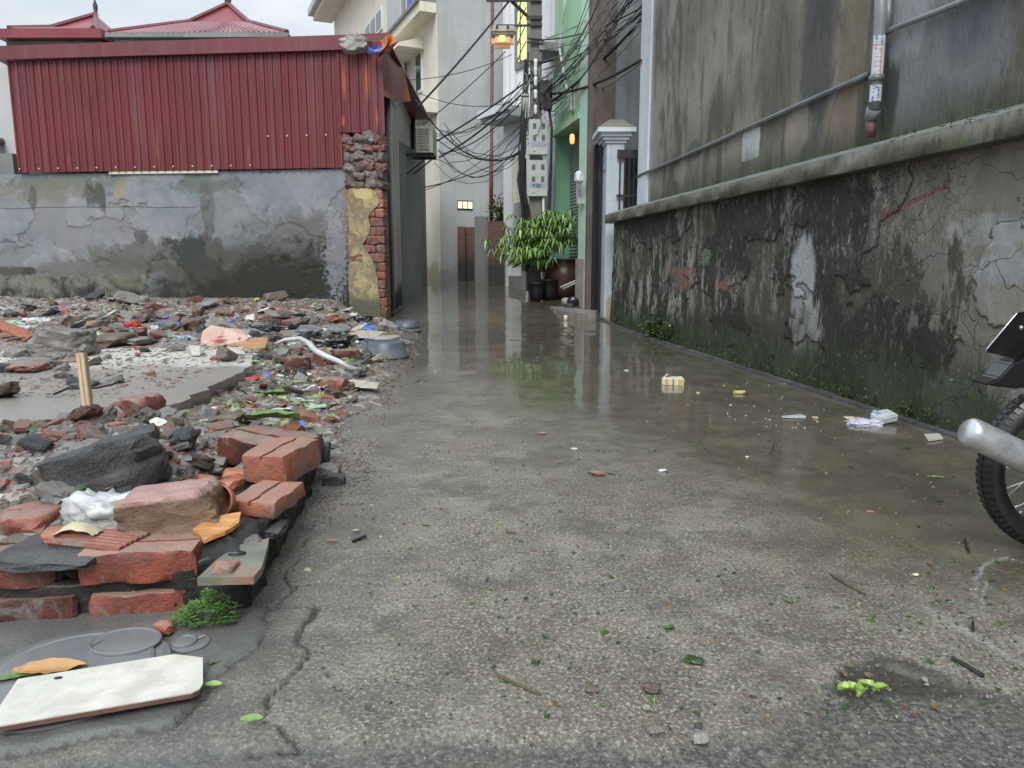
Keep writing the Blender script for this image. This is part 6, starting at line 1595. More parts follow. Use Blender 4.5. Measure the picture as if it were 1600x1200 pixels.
bag('black film heap behind the cracked brown board', 425, 522, 56, 18, 'bag_black', 508, .14)
bag('white film at the far left of the heap', 22, 520, 44, 14, 'bag_white', 509, .12)
bag('white torn film behind the far boulder', 55, 508, 44, 14, 'bag_white', 510, .12)
bag('pale green film right of the far boulder', 140, 532, 36, 18, 'bag_green', 511, .13)
bag('white crumpled film in the middle of the far heap', 133, 512, 34, 12, 'bag_white', 512, .12)
bag('pale green film near the left end of the long wall', 12, 512, 34, 14, 'bag_green', 513, .12)
bag('pink scrap of film beside the slab edge', 396, 600, 16, 12, 'pink', 514, .04)
bag('black bag lying by the brick pillar foot', 566, 500, 26, 9, 'bag_black', 515, .12)
# wooden stake
s0, s1 = G(143, 680, .16), None
s1 = V(127, 551, s0.y + .03)
d = (s1 - s0)
st = thing('wooden_stake', 'pale square wooden stake standing in the rubble heap', 'stake', tuple(s0))
q_ = Vector((0, 0, 1)).rotation_difference(d.normalized()); st.rotation_mode = 'QUATERNION'; st.rotation_quaternion = q_
mk('shaft', brbox(.042, .034, d.length + .06, .003), M['wood'], parent=st).location = (-.021, -.017, -.06)
mk('groove_strip', box(-.003, .003, -.0185, -.0172, 0, d.length - .002), M['board'], parent=st)
# tiles, pipes, boards in the far heap
pt = sheetpoly('pink_tile_slab', 'cracked pink tile slab with a red flower print', 'tile', [(311, 541), (317, 517), (330, 508), (352, 512), (376, 514), (388, 526), (380, 533), (345, 540), (328, 543)], .14, .02, 'tile_pink', [0, .12, .17, .15, .13, .08, .03, 0, 0])
fl_ = []
for (a, b) in ((334, 532), (341, 527), (347, 526), (343, 533), (338, 535), (349, 531)): fl_.append(xf(lathe([(0, .004), (.03, .002), (.04, 0)], 8), Matrix.Translation(G(a, b, .225))))
mk('printed_flower', (lambda g: ([tuple(pt.matrix_basis.inverted() @ Vector(q)) for q in g[0]], g[1]))(merge(fl_)), M['red_paint'], parent=pt)
sheetpoly('cracked_board', 'cracked light brown chipboard piece right of the pink tile', 'board', [(350, 540), (372, 531), (400, 526), (421, 529), (414, 541), (400, 546), (375, 543)], .15, .025, 'board_brown', [.0, .02, .05, .05, .02, 0, 0], jag=(.12, .03))
mk('curved_pipe', tube([G(430, 537, .18), G(445, 531, .22), G(470, 529, .25), G(482, 536, .25), G(494, 549, .24), G(510, 557, .21), G(530, 565, .18), G(548, 575, .13), G(577, 579, .06)], [.012, .02, .024, .026, .026, .024, .022, .02, .012], 10), M['pvc'], label='white bent plastic trunking lying across the rubble', category='pipe', smooth=True)
sheetpoly('white_tile', 'white tile strip at the far right of the rubble near the alley', 'tile', [(542, 523), (545, 517), (580, 516), (600, 518), (626, 525), (610, 530), (575, 525)], .13, .03, 'tile_white')
sheetpoly('white_tile', 'white tile strip behind the standing red brick', 'tile', [(505, 590), (540, 591), (594, 598), (590, 603), (560, 602), (541, 601), (515, 596)], .07, .02, 'tile_white')
sheetpoly('pale_sheet', 'pale green-grey plastic sheet lying on the strip beside the alley', 'plastic', [(443, 621), (470, 622), (505, 628), (512, 634), (490, 636), (460, 633), (447, 628)], .05, .008, 'bag_green', jag=(.06, .02))
sheetpoly('white_tile', 'irregular white tile shard on the corner of the floor slab', 'tile', [(290, 545), (295, 539), (312, 540), (320, 545), (312, 553), (300, 553)], .19, .015, 'tile_white', [0, .05, .05, .02, 0, 0])
sheetpoly('grey_board', 'grey flat board fragment left of the tilted dark brick', 'board', [(428, 548), (440, 542), (452, 545), (446, 554), (436, 555)], .12, .02, 'pvc_grey', [0, .05, .05, .02, 0])
for k, (px, py, w, h) in enumerate(((350, 520, 60, 10), (480, 514, 50, 12), (455, 520, 40, 8), (395, 518, 46, 9), (530, 512, 40, 10))):
    x_, y_ = px, py; sheetpoly('grey_board', 'grey broken cement board in the far heap, ' + ['behind the pink tile', 'below the brick pillar side', 'left of the pillar boards', 'dark one behind the cracked board', 'nearest the brick pillar'][k], 'board', [(x_ - w / 2, y_ + 3), (x_ - w / 3, y_ - h / 2), (x_ + w / 4, y_ - h / 2 - 1), (x_ + w / 2, y_), (x_ + w / 5, y_ + h / 2)], .17, .02, ['pvc_grey', 'pvc_grey', 'slate_wall', 'slate_wall', 'pvc_grey'][k], [0, .05, .04, 0, 0])
bw_ = G(598, 562, .0)
o_ = mk('plastic_bowl', lathe([(.245, 0), (.25, .015), (.235, .02), (.205, .16), (.19, .175), (.10, .18), (0, .178)], 28), M['slate_plastic'], label='upturned slate-blue plastic bowl at the edge of the alley', category='bowl', smooth=True, recenter=False); o_.location = (bw_.x, bw_.y + .2, .0)
o_ = mk('plastic_bowl', lathe([(.20, 0), (.2, .02), (.16, .11), (.10, .12), (0, .12)], 20), M['slate_plastic'], label='far dark blue plastic tub by the foot of the brick pillar', category='bowl', smooth=True, recenter=False); o_.location = G(635, 512, 0)
lump('dark wet mortar mound by the far blue tub', 634, 520, 40, 14, 'conc_dark', 450, .0, .35, .2, .15)
# bent wire on the far heap
mk('bent_wire', tube([V(405, 494, 12.2), V(413, 481, 12.2), V(420, 483, 12.1), V(437, 483, 12.1), V(444, 488, 12.1), V(446, 496, 12.1)], .013, 5), M['cable_grey'], label='bent grey wire sticking up before the dark end of the long wall', category='wire')
mk('black_twig', tube([G(84, 616, .19), G(105, 607, .2), G(150, 606, .19), G(175, 601, .2), G(187, 595, .21)], .008, 5), M['cable_black'], label='thin black cable lying on the floor slab behind the stake', category='cable')
# big leaves
def leafblade(lab, p, L, W, rz, mat, curl=.2, seed=0, name='leaf', tilt=0, lift=.0, group=None, frame=None):
    def fn(s, t):
        w = W * math.sin(math.pi * min(1, .04 + .96 * s)) ** .7 * (1 - .15 * s); x = (s - .5) * L; y = (t - .5) * w
        rag_ = noise.noise(Vector((s * 9, t * 3, seed))) * W * (.10 + .18 * (curl > .9))
        return (x, y + rag_, lift + curl * W * (abs(t - .5) * 2) ** 1.5 * .5 + .12 * L * math.sin(math.pi * s) * curl + .05 * L * noise.noise(Vector((s * 6, t * 4, seed))))
    g = clothgrid(fn, 14, 6)
    o = mk(name, g, M[mat], label=lab, category='leaf', group=group, smooth=True, recenter=False); o.location = p; o.rotation_euler = (tilt, 0, rz); return o
p = G(422, 672, .10); leafblade('long torn banana leaf lying behind the tilting brick', p + Vector((0, .05, .04)), .30, .11, R(8), 'leaf_banana', .6, 3)
p = G(383, 695, .16); leafblade('broad green leaf between the heap lumps below the banana leaf', p, .17, .14, R(40), 'leaf_dark', .5, 5, lift=.03)
p = G(375, 690, .19); leafblade('pale wilted leaf on top of the broad green leaf', p, .11, .07, R(-60), 'leaf_pale', .4, 6, lift=.04)
p = G(432, 618, .06); leafblade('half-dead green leaf left of the pale plastic sheet', p, .2, .1, R(10), 'leaf_banana', .5, 7)
p = G(355, 590, .05); leafblade('dark green leaf against the slab edge', p, .16, .12, R(80), 'leaf_dark', .5, 8)
p = G(440, 611, .05); leafblade('yellow leaf beside the half-dead green leaf', p, .17, .06, R(-10), 'shell', .5, 9)

# ------------------------------------------------------------------ scattered rubble: individually placed pieces, then gravel as stuff
rn = random.Random(99)
lib = [meshonly('rubble_piece', rock(600 + i, 1, .75, .5, 3, .8, .17, 8), 34) for i in range(9)]
libb = [meshonly('brick_piece', rock(640 + i, 1, .60, .42, 3, 1.0, .09, 4), 34) for i in range(7)]
libs = [meshonly('tile_piece', rock(670 + i, 1, .8, .14, 2, 1.0, .04, 6), 38) for i in range(5)]
slabpoly = [(p.x, p.y) for p in fl]
def on_slab(x, y): return bool(inpoly(np.array([x]), np.array([y]), slabpoly)[0])
def pixof(x, y, z):
    d = Vector((x, y, z - CAM_H)); cy = -math.sin(PITCH) * d.y + math.cos(PITCH) * d.z; dz = math.cos(PITCH) * d.y + math.sin(PITCH) * 0 - math.sin(PITCH) * d.z
    cyy = math.sin(PITCH) * d.y + math.cos(PITCH) * d.z
    return 800 + FOC * d.x / dz, 600 - FOC * cyy / dz
def zone_pts(zone):
    while True:
        if zone == 'heap':
            y = 2.2 + 1.9 * rn.random() ** .9; x = -.98 - .05 * (y - 2) - rn.random() * (.35 + y * .75)
            if on_slab(x, y): continue
        elif zone == 'strip':
            y = rn.uniform(4.0, 9.5); e = float(np.interp(y, XE[:, 0], XE[:, 1])); x = e - rn.random() ** 1.2 * (1.1 + .12 * y)
            if on_slab(x, y): continue
        elif zone == 'far':
            y = rn.uniform(8.2, 12.5); e = float(np.interp(y, XE[:, 0], XE[:, 1])); x = e - .1 - rn.random() * (1.2 + .75 * y - 1.5)
            if on_slab(x, y): continue
        else:
            y = rn.uniform(4.6, 8.0); x = -2.3 - rn.random() * 5
            if not on_slab(x, y): continue
        return x, y, (.165 if zone == 'slab' else lz(x, y))
zl_ = {'heap': 'in the near heap behind the low brick wall', 'strip': 'on the littered strip between floor slab and alley', 'far': 'in the far rubble band before the long grey wall', 'slab': 'on the pale floor slab'}
kinds = [('rubble_piece', 'mortar piece', lib, ['conc', 'conc', 'conc_brown', 'conc_pale', 'conc_pale', 'conc_dark'], {'heap': 120, 'strip': 70, 'far': 85, 'slab': 24}),
         ('brick_piece', 'broken brick piece', libb, ['brick', 'brick_dirty', 'brick_orange', 'brick_dirty', 'brick_dark', 'brick_grey', 'brick_grey'], {'heap': 95, 'strip': 30, 'far': 60, 'slab': 9}),
         ('tile_piece', 'flat broken shard', libs, ['pvc_grey', 'conc_pale', 'tile_white', 'conc', 'terracotta'], {'heap': 26, 'strip': 26, 'far': 70, 'slab': 6})]
for nm, lab, lb_, mats_, cnt in kinds:
    for zone, c in cnt.items():
        for i in range(c):
            x, y, z = zone_pts(zone)
            mc_ = rn.choice(mats_); ad = {'conc': 'grey', 'conc_brown': 'brownish', 'conc_pale': 'pale', 'conc_dark': 'blackish', 'brick': 'plain', 'brick_dirty': 'grimy', 'brick_orange': 'orange', 'brick_dark': 'dark', 'brick_grey': 'mortar-crusted', 'pvc_grey': 'slate', 'tile_white': 'white glazed', 'terracotta': 'terracotta'}[mc_]
            s_ = {'heap': rn.uniform(.04, .125), 'strip': rn.uniform(.04, .15), 'far': rn.uniform(.08, .28), 'slab': rn.uniform(.06, .16)}[zone]
            if rn.random() < .15: s_ *= 1.4
            t_ = {'heap': (.07, .11), 'strip': (.08, .12), 'far': (.14, .22), 'slab': (.09, .13)}[zone]; sz = 'small' if s_ < t_[0] else ('mid-sized' if s_ < t_[1] else 'large')
            put(nm, rn.choice(lb_), M[mc_], (x, y, z + s_ * rn.choice([.06, .12, .3])), (rn.uniform(-.5, .5), rn.uniform(-.5, .5), rn.uniform(0, 6.28)), None, (s_, s_, s_ * rn.uniform(.7, 1.2)),
                label=f'{sz} {ad} {lab} {zl_[zone]}', category={'rubble_piece': 'rubble', 'brick_piece': 'brick', 'tile_piece': 'shard'}[nm], group=f'{sz} {ad} {lab}s {zl_[zone]}')
# scraps of packaging and leaves in the rubble
sc_mats = [('bag_white', 'white'), ('leaf_fresh', 'green'), ('bag_blue', 'blue'), ('bag_red', 'red'), ('card_yellow', 'yellow'), ('lilac', 'lilac')]
for zone, c in (('far', 70), ('strip', 26), ('heap', 7)):
    for i in range(c):
        x, y, z = zone_pts(zone); mt, cl = sc_mats[min(5, int(rn.random() ** 1.9 * 6))]; s_ = {'far': rn.uniform(.10, .26), 'strip': rn.uniform(.05, .14), 'heap': rn.uniform(.03, .06)}[zone]
        if mt == 'leaf_fresh': continue
        sd_ = rn.uniform(0, 99)
        o = mk('plastic_scrap', clothgrid(lambda s, t: ((s - .5) * s_ + noise.noise(Vector((s * 3, t * 3, sd_))) * s_ * .3, (t - .5) * s_ * .6, s_ * .25 * abs(noise.noise(Vector((s * 2.2, t * 2.2, sd_ + 4)))) + .01), 5, 5), M[mt], label=f'{cl} scrap of packaging {zl_[zone]}', category='litter', group=f'{cl} scraps {zl_[zone]}', recenter=False)
        o.location = (x, y, z + .02); o.rotation_euler = (rn.uniform(-.3, .3), rn.uniform(-.3, .3), rn.uniform(0, 6.28))
lfm = [meshonly('leaf', clothgrid(lambda s, t: ((s - .5), (t - .5) * .5 * math.sin(math.pi * min(1, .05 + s * .95)), .10 * math.sin(3 * s) + .14 * abs(t - .5)), 6, 4)) for _ in range(1)]
for zone, c, mts in (('strip', 125, ['leaf_fresh', 'leaf_pale', 'leaf_dark', 'leaf_banana', 'leaf_pale']), ('far', 66, ['leaf_fresh', 'leaf_dark', 'leaf_pale']), ('heap', 14, ['leaf_dark', 'leaf_fresh'])):
    for i in range(c):
        x, y, z = zone_pts(zone); s_ = rn.uniform(.035, .11) * (1.5 if zone == 'far' else 1)
        lm_ = rn.choice(mts); lc_ = {'leaf_fresh': 'light green', 'leaf_pale': 'wilted pale', 'leaf_dark': 'dark green', 'leaf_banana': 'olive green'}[lm_]
        put('leaf', lfm[0], M[lm_], (x, y, z + .02), (rn.uniform(-.5, .5), rn.uniform(-.5, .5), rn.uniform(0, 6.28)), None, s_, label=f'{lc_} torn leaf {zl_[zone]}', category='leaf', group=f'{lc_} torn leaves {zl_[zone]}')
for zone, c, mt in (('strip', 130, 'leaf_pale'), ('strip', 130, 'leaf'), ('far', 110, 'leaf'), ('heap', 40, 'leaf_dark')):
    v, f = [], []
    for _ in range(c):
        x, y, z = zone_pts(zone); L_ = rn.uniform(.02, .05) * (1.5 if zone == 'far' else 1); d = Vector((rn.gauss(0, 1), rn.gauss(0, 1), rn.gauss(0, .35))).normalized(); w = d.cross(Vector((rn.gauss(0, .3), rn.gauss(0, .3), 1))).normalized() * L_ * .45
        p = Vector((x, y, z + .025)); o_ = len(v); v += [tuple(p - d * L_), tuple(p + w), tuple(p + d * L_), tuple(p - w), tuple(p + Vector((0, 0, L_ * .25)))]
        f += [(o_, o_ + 1, o_ + 4), (o_ + 1, o_ + 2, o_ + 4), (o_ + 2, o_ + 3, o_ + 4), (o_ + 3, o_, o_ + 4)]
    mk('leaf_litter', (v, f), M[mt], kind='stuff', recenter=False)
def gravel(name, n, fn, mat, sizes):
    gs = []
    for _ in range(n):
        x, y, z = fn(); s_ = rn.uniform(*sizes) * (1 + rn.random() ** 4); g = chip12(rn, (s_, s_ * rn.uniform(.5, .9), s_ * rn.uniform(.3, .6)))
        gs.append(xf(g, Matrix.Translation((x, y, z)) @ Matrix.Rotation(rn.uniform(0, 6.28), 4, 'Z') @ Matrix.Rotation(rn.uniform(-.5, .5), 4, 'X')))
    return mk(name, merge(gs), M[mat] if isinstance(mat, str) else mat, kind='stuff', recenter=False)
for nm_, mt, n1, n2, n3 in (('grey_gravel', 'conc', 2600, 1500, 900), ('brick_gravel', 'brick', 450, 200, 220), ('pale_gravel', 'conc_pale', 500, 400, 500), ('dark_gravel', 'conc_brown', 1300, 900, 600)):
    gravel(nm_, n1, lambda: zone_pts('heap'), mt, (.006, .020)); gravel(nm_, n2, lambda: zone_pts('strip'), mt, (.008, .022)); gravel(nm_, n3, lambda: zone_pts('far'), mt, (.015, .05))
for mt, nn in (('conc', 520), ('conc_brown', 420), ('brick', 130), ('brick_dirty', 180), ('conc_pale', 170), ('terracotta', 110)):
    gravel('rubble_bits', nn, lambda: zone_pts('heap'), mt, (.013, .030)); gravel('rubble_bits', nn // 2, lambda: zone_pts('strip'), mt, (.014, .035)); gravel('rubble_bits', nn, lambda: zone_pts('far'), mt, (.025, .06))
gravel('slab_gravel', 1300, lambda: zone_pts('slab'), 'conc', (.006, .022)); gravel('slab_gravel', 350, lambda: zone_pts('slab'), 'brick_dirty', (.006, .02)); gravel('slab_gravel', 500, lambda: zone_pts('slab'), 'conc_brown', (.008, .03))
def spill():
    y = 2.7 + 1.5 * rn.random(); t = (y - 2.03) / 2; x = -.73 - .13 * (y - 2.03) + rn.random() ** 2 * (.24 if y > 3.0 else .1) + .02; return x, y, .003
gravel('spilled_gravel', 900, spill, 'conc', (.004, .014)); gravel('spilled_gravel', 70, spill, 'brick_dirty', (.004, .012))
def spill2():
    y = rn.uniform(4, 11.5); e = float(np.interp(y, XE[:, 0], XE[:, 1])); return e + rn.random() ** 2 * .35 - .05, y, .005
gravel('spilled_gravel', 700, spill2, 'conc_brown', (.006, .02))
# broken edge of the floor slab as lumps
for i in range(26):
    t = i / 25; a = G(*[(393, 572), (335, 602), (245, 644)][0 if t < .5 else 1], .08).lerp(G(*[(393, 572), (335, 602), (245, 644)][1 if t < .5 else 2], .08), (t * 2) % 1 if t < 1 else 1)
    s_ = rn.uniform(.09, .2); put('rubble_piece', rn.choice(lib), M[rn.choice(['conc', 'conc_brown', 'conc_pale'])], (a.x + rn.uniform(-.02, .08), a.y + rn.uniform(-.1, .05), .05 + rn.uniform(-.03, .05)), (rn.uniform(-.4, .4), rn.uniform(-.4, .4), rn.uniform(0, 6.28)), None, s_, label='mortar lump clinging to the broken edge of the floor slab', category='rubble', group='lumps along the broken floor slab edge')

# ------------------------------------------------------------------ foreground: meter covers, tile, leaves, fern
ap_z = .014
lc = G(108, 1056, ap_z)
mcv = thing('meter_cover', 'big round grey plastic service cover mostly under the white tile', 'cover', (lc.x, lc.y, ap_z))
mk('collar', lathe([(.225, 0), (.225, .006), (.205, .010), (0, .010)], 48), M['lid'], parent=mcv, smooth=False)
mk('lid', lathe([(.19, .0101), (.188, .016), (.18, .018), (.176, .0155), (0, .0155)], 48), M['lid'], parent=mcv)
mk('handle_slot', xf(brbox(.006, .04, .006, .002), Matrix.Translation((-.005, .10, .0157)) @ Matrix.Rotation(-.35, 4, 'Z')), M['lid'], parent=mcv)
pz_ = G(197, 1012, ap_z); o_ = mk('lid_segment', lathe([(.072, .016), (.071, .021), (.067, .022), (.064, .0195), (0, .0195)], 36), M['lid'], parent=mcv); o_.location = (pz_.x - lc.x, pz_.y - lc.y, 0); o_.scale = (1.25, 1, 1)
sc2 = G(298, 1006, ap_z)
mc2 = thing('meter_cover', 'small round grey valve cover between the fern and the white tile', 'cover', (sc2.x, sc2.y, ap_z))
mk('collar', lathe([(.047, 0), (.047, .004), (0, .004)], 32), M['lid'], parent=mc2)
o_ = mk('lid', lathe([(.032, .0041), (.031, .010), (.028, .011), (.026, .009), (0, .009)], 32), M['lid'], parent=mc2); o_.location = (-.016, .0, 0)
tl_ = [(28, 1061), (272, 1022), (290, 1024), (317, 1027), (317, 1068), (312, 1076), (300, 1082), (-12, 1136), (-12, 1120)]
P = [G(a, b, .048) for a, b in tl_]; n = len(P)
tt_ = thing('broken_tile', 'large off-white broken floor tile lying over the round cover, front left', 'tile', (P[4].x - .3, P[4].y, .036))
o3 = Vector((P[4].x - .3, P[4].y, .036))
Q = [p - o3 for p in P]
mk('glaze', ([tuple(q) for q in Q] + [(q.x, q.y, q.z - .003) for q in Q], [tuple(range(n))[::-1], tuple(range(n, 2 * n))] + [(i, (i + 1) % n, n + (i + 1) % n, n + i) for i in range(n)]), M['tile_white'], parent=tt_)
mk('biscuit', ([(q.x, q.y, q.z - .0031) for q in Q] + [(q.x, q.y, q.z - .014) for q in Q], [tuple(range(n))[::-1], tuple(range(n, 2 * n))] + [(i, (i + 1) % n, n + (i + 1) % n, n + i) for i in range(n)]), M['tile_back'], parent=tt_)
mk('glaze_chip', xf(lathe([(0, .0006), (.006, .0004), (.007, 0)], 8), Matrix.Translation(G(91, 1059, .0485) - o3) @ Matrix.Scale(1.5, 4, (1, 0, 0))), M['black'], parent=tt_)
p = G(70, 1052, .03); leafblade('wet orange-brown leaf pressed along the far edge of the tile', p + Vector((0, .02, .0)), .17, .075, R(8), 'leaf_orange', .15, 11)
p = G(15, 1060, .03); leafblade('green tip of a fading leaf at the left edge by the tile', p, .11, .03, R(20), 'leaf_banana', .2, 12)
for k, (px, py, L, W, rz, mt, lb) in enumerate(((337, 1037, .042, .022, R(30), 'leaf_dark', 'small dark green leaf right of the tile corner'), (334, 1073, .042, .026, R(0), 'leaf_fresh', 'small light green leaf right of the tile edge'), (394, 1128, .05, .032, R(10), 'leaf', 'green translucent leaf on the front paving'), (518, 847, .055, .018, R(-5), 'leaf_brown', 'tan dry leaf on the paving right of the wall corner'), (556, 831, .03, .02, R(20), 'leaf_pale', 'tiny yellowish leaf beside the black twig'), (1462, 747, .075, .02, R(-8), 'leaf_fresh', 'bright green-yellow leaf on the wet paving before the wheel'), (315, 998, .022, .008, R(40), 'leaf_orange', 'tiny orange leaf on the small valve cover'))):
    p = G(px, py, .016 if px < 400 else .004); leafblade(lb, p + Vector((0, 0, .004)), L, W, rz, mt, .3, 20 + k)
gl = G(1350, 1086, .004)
for k in range(4): leafblade(['largest', 'second', 'third', 'smallest'][k] + ' of the torn yellow-green leaves clumped at front right', gl + Vector((-.03 + .022 * k, rn.uniform(-.010, .010), .004 + .003 * k)), .06 - .006 * k, .030 - .003 * k, R([-10, 50, -40, 15][k]), 'leaf_fresh', 1.0, 50 + k)
litter_rock('brick_bit', 'small orange brick bit against the foot of the low wall by the fern', 'brick', 252, 996, 34, 22, 'brick_orange', 801, z=.012)
# fern cushion
fc = G(318, 985, .0)
fe = thing('fern_clump', 'dense bright green fern cushion at the foot of the low brick wall', 'plant', (fc.x, fc.y + .02, 0))
rn2 = random.Random(4); v, f = [], []; stg = []
for k in range(260):
    a = rn2.uniform(0, 6.28); r_ = rn2.random() ** .6; bx, by = math.cos(a) * r_ * .095 , math.sin(a) * r_ * .05; hh = (1 - r_ ** 2) * .055 + .022 + (.03 if bx > .0 and rn2.random() < .4 else 0)
    b0 = Vector((bx * .3, by * .3, 0)); b1 = Vector((bx, by, hh))
    if k % 6 == 0: stg.append(tube([b0, b0.lerp(b1, .6) + Vector((0, 0, .01)), b1], .0009, 3))
    dirr = Vector((rn2.gauss(0, 1), rn2.gauss(0, 1), rn2.uniform(-.1, .9))).normalized(); Lr = rn2.uniform(.018, .032)
    for j in range(7):
        c0 = b1 + dirr * Lr * (j / 7 - .3)
        for sgn in (-1, 1):
            if j == 6 and sgn == 1: continue
            w = dirr.cross(Vector((0, 0, 1))).normalized() * sgn; l = .0075 * (1 - j * .09); d_ = (w + dirr * .5).normalized() if j < 6 else dirr; q = d_.cross(Vector((0, 0, 1))).normalized() * l * .33; o_ = len(v)
            v += [tuple(c0), tuple(c0 + d_ * l * .5 + q), tuple(c0 + d_ * l), tuple(c0 + d_ * l * .5 - q)]; f.append((o_, o_ + 1, o_ + 2, o_ + 3))
M['fern'] = m_leaf('fern_frond', (.05, .13, .025), (.16, .33, .07))
mk('fronds', (v, f), M['fern'], parent=fe, kind='stuff'); mk('stem', merge(stg), M['bark'], parent=fe)

# ------------------------------------------------------------------ litter on the alley
def gpos(px, py, z=0.0): return G(px, py, z)
pk = G(1052, 602)
pkg = thing('drink_carton', 'flattened white and yellow carton standing in the shallow water', 'carton', (pk.x, pk.y, 0), R(-6))
cw = 34 * pk.y / FOC; chh = 14 * pk.y / FOC
mk('box', brbox(cw, .09, chh, .012), M['card'], parent=pkg).location = (-cw / 2, 0, -.01)
for a, b in ((.12, .26), (.46, .53), (.72, .95)): mk('printed_band', box(-cw / 2 + cw * a, -cw / 2 + cw * b, -.003, -.0005, .002, chh * .72), M['card_yellow' if a != .46 else 'leaf_banana'], parent=pkg)
mk('flap', clothgrid(lambda s, t: (-cw / 2 + cw * .1 + cw * .3 * s, .02 + .05 * t, chh - .012 + .025 * math.sin(math.pi * s)), 6, 3), M['card'], parent=pkg, smooth=True)
tr = G(1368, 668)
bag('crumpled lilac paper in the puddle by the right wall', 1357, 666, 44, 13, 'lilac', 521, 0.0, cat='paper', name='crumpled_paper')
bx_ = G(1388, 664); cb2 = thing('crushed_box', 'crushed pale blue and white box beside the crumpled lilac paper', 'box', (bx_.x, bx_.y, 0), R(15))
mk('box', xf(brbox(.13, .10, .05, .008), Matrix.Rotation(.2, 4, 'X') @ Matrix.Rotation(-.15, 4, 'Y')), M['bag_white'], parent=cb2).location = (-.06, 0, .0)
mk('printed_face', clothgrid(lambda s, t: (-.05 + .11 * s, .035 + .06 * t, .064 + .012 * t + .004 * math.sin(s * 9)), 5, 5), M['bag_lightblue'], parent=cb2)
bag('brownish wet paper scrap left of the lilac paper', 1338, 656, 26, 7, 'shell', 522, 0.0, cat='paper', name='wet_paper')
sheetpoly('small_tile', 'small square white tile bit lying in the wet by the wall weeds', 'tile', [(1444, 678), (1467, 677), (1474, 684), (1450, 687)], .012, .01, 'tile_white')
sheetpoly('straw_sleeve', 'thin white plastic strip lying on the wet paving', 'litter', [(1221, 650), (1250, 647), (1260, 650), (1258, 653), (1222, 652)], .008, .004, 'bag_white')
for k, (px, py, w, mt, lb) in enumerate(((1275, 654, 12, 'shell', 'small cream lump right of the white plastic strip'), (979, 580, 10, 'bag_white', 'small white curl of paper left of the carton'), (1142, 634, 5, 'lilac', 'tiny rosy scrap in the middle of the wet stretch'), (898, 703, 12, 'card', 'thin white stub on the paving left of centre'), (1036, 737, 16, 'bag_white', 'white twisted string on the paving'), (1168, 715, 7, 'card', 'white pebble near the dark twig'), (1208, 583, 10, 'bag_white', 'white shred near the kerb'), (1157, 616, 24, 'card_yellow', 'flat yellow-green peel below the carton'), (1091, 615, 7, 'card_yellow', 'tiny yellow peel right of the carton'), (848, 679, 14, 'brick_orange', 'small reddish smear-like brick crumb left of centre'), (935, 744, 28, 'brick', 'flat red brick crumb in mid alley'), (1362, 802, 14, 'brick_orange', 'orange brick crumb before the wheel'), (1432, 900, 12, 'card', 'white chip near the tyre'), (948, 912, 12, 'conc_pale', 'pale pebble in mid foreground'))):
    litter_rock('litter_bit', lb, 'litter', px, py, w * .8, max(2, w * .2), mt, 820 + k, z=.0)
for k, (px, py, w, h, mt, lb) in enumerate(((1020, 1085, 30, 18, 'conc_brown', 'flat tan stone in the front centre'), (925, 1084, 22, 12, 'conc_brown', 'small reddish-tan stone left of the flat tan stone'), (1024, 1150, 32, 16, 'conc', 'grey stone pushed against the joint at the bottom edge'), (1097, 1165, 28, 22, 'conc_pale', 'pale triangular stone at the bottom edge'), (1010, 1112, 14, 12, 'conc_pale', 'small cracked white stone below the flat tan stone'), (1085, 1040, 28, 14, 'leaf_dark', 'dark wet leaf clump right of the flat tan stone'), (875, 1125, 10, 20, 'conc_pale', 'narrow pale stone left of centre at the front'), (1092, 1140, 14, 12, 'conc_dark', 'little black stone above the pale triangular one'), (1046, 985, 16, 8, 'leaf_dark', 'small dark green leaf ball in mid foreground'), (520, 1010, 0, 0, '', ''))):
    if w: litter_rock('stone', lb, 'stone', px, py, w, h * .7, mt, 840 + k, z=.0, rough=.12 if 'leaf' not in mt else .4)
# twigs
for k, (pts, lb) in enumerate((([(551, 846), (571, 838)], 'short black twig beside the tiny yellowish leaf'), ([(1203, 708), (1206, 700), (1209, 690)], 'dark forked twig on the wet stretch'), ([(1297, 896), (1318, 910), (1352, 928)], 'long thin twig right of mid foreground'), ([(1508, 842), (1510, 852), (1515, 862)], 'short dark twig before the motorcycle tyre'), ([(1488, 1028), (1510, 1040), (1536, 1056)], 'thick dark twig right of the front puddle'), ([(773, 1052), (800, 1066), (845, 1085)], 'thin twig at the front centre-left'), ([(790, 831), (807, 832)], 'tiny dark twig in mid alley'), ([(1520, 972), (1521, 985)], 'short upright-looking dark twig near the drying streak'), ([(500, 742), (508, 736), (538, 742)], 'thin crooked twig by the far end of the low wall'), ([(648, 598), (655, 594), (668, 594)], 'thin dark twig at the left edge of the puddle'), ([(415, 1060), (432, 1058)], 'fine straight twig beside the crack'))):
    mk('twig', tube([G(a, b, .006) for a, b in pts], [.0035] * len(pts) if k not in (0, 4) else [.006] * len(pts), 5), M['cable_black' if k in (0, 3, 4, 7) else 'bark'], label=lb, category='twig')
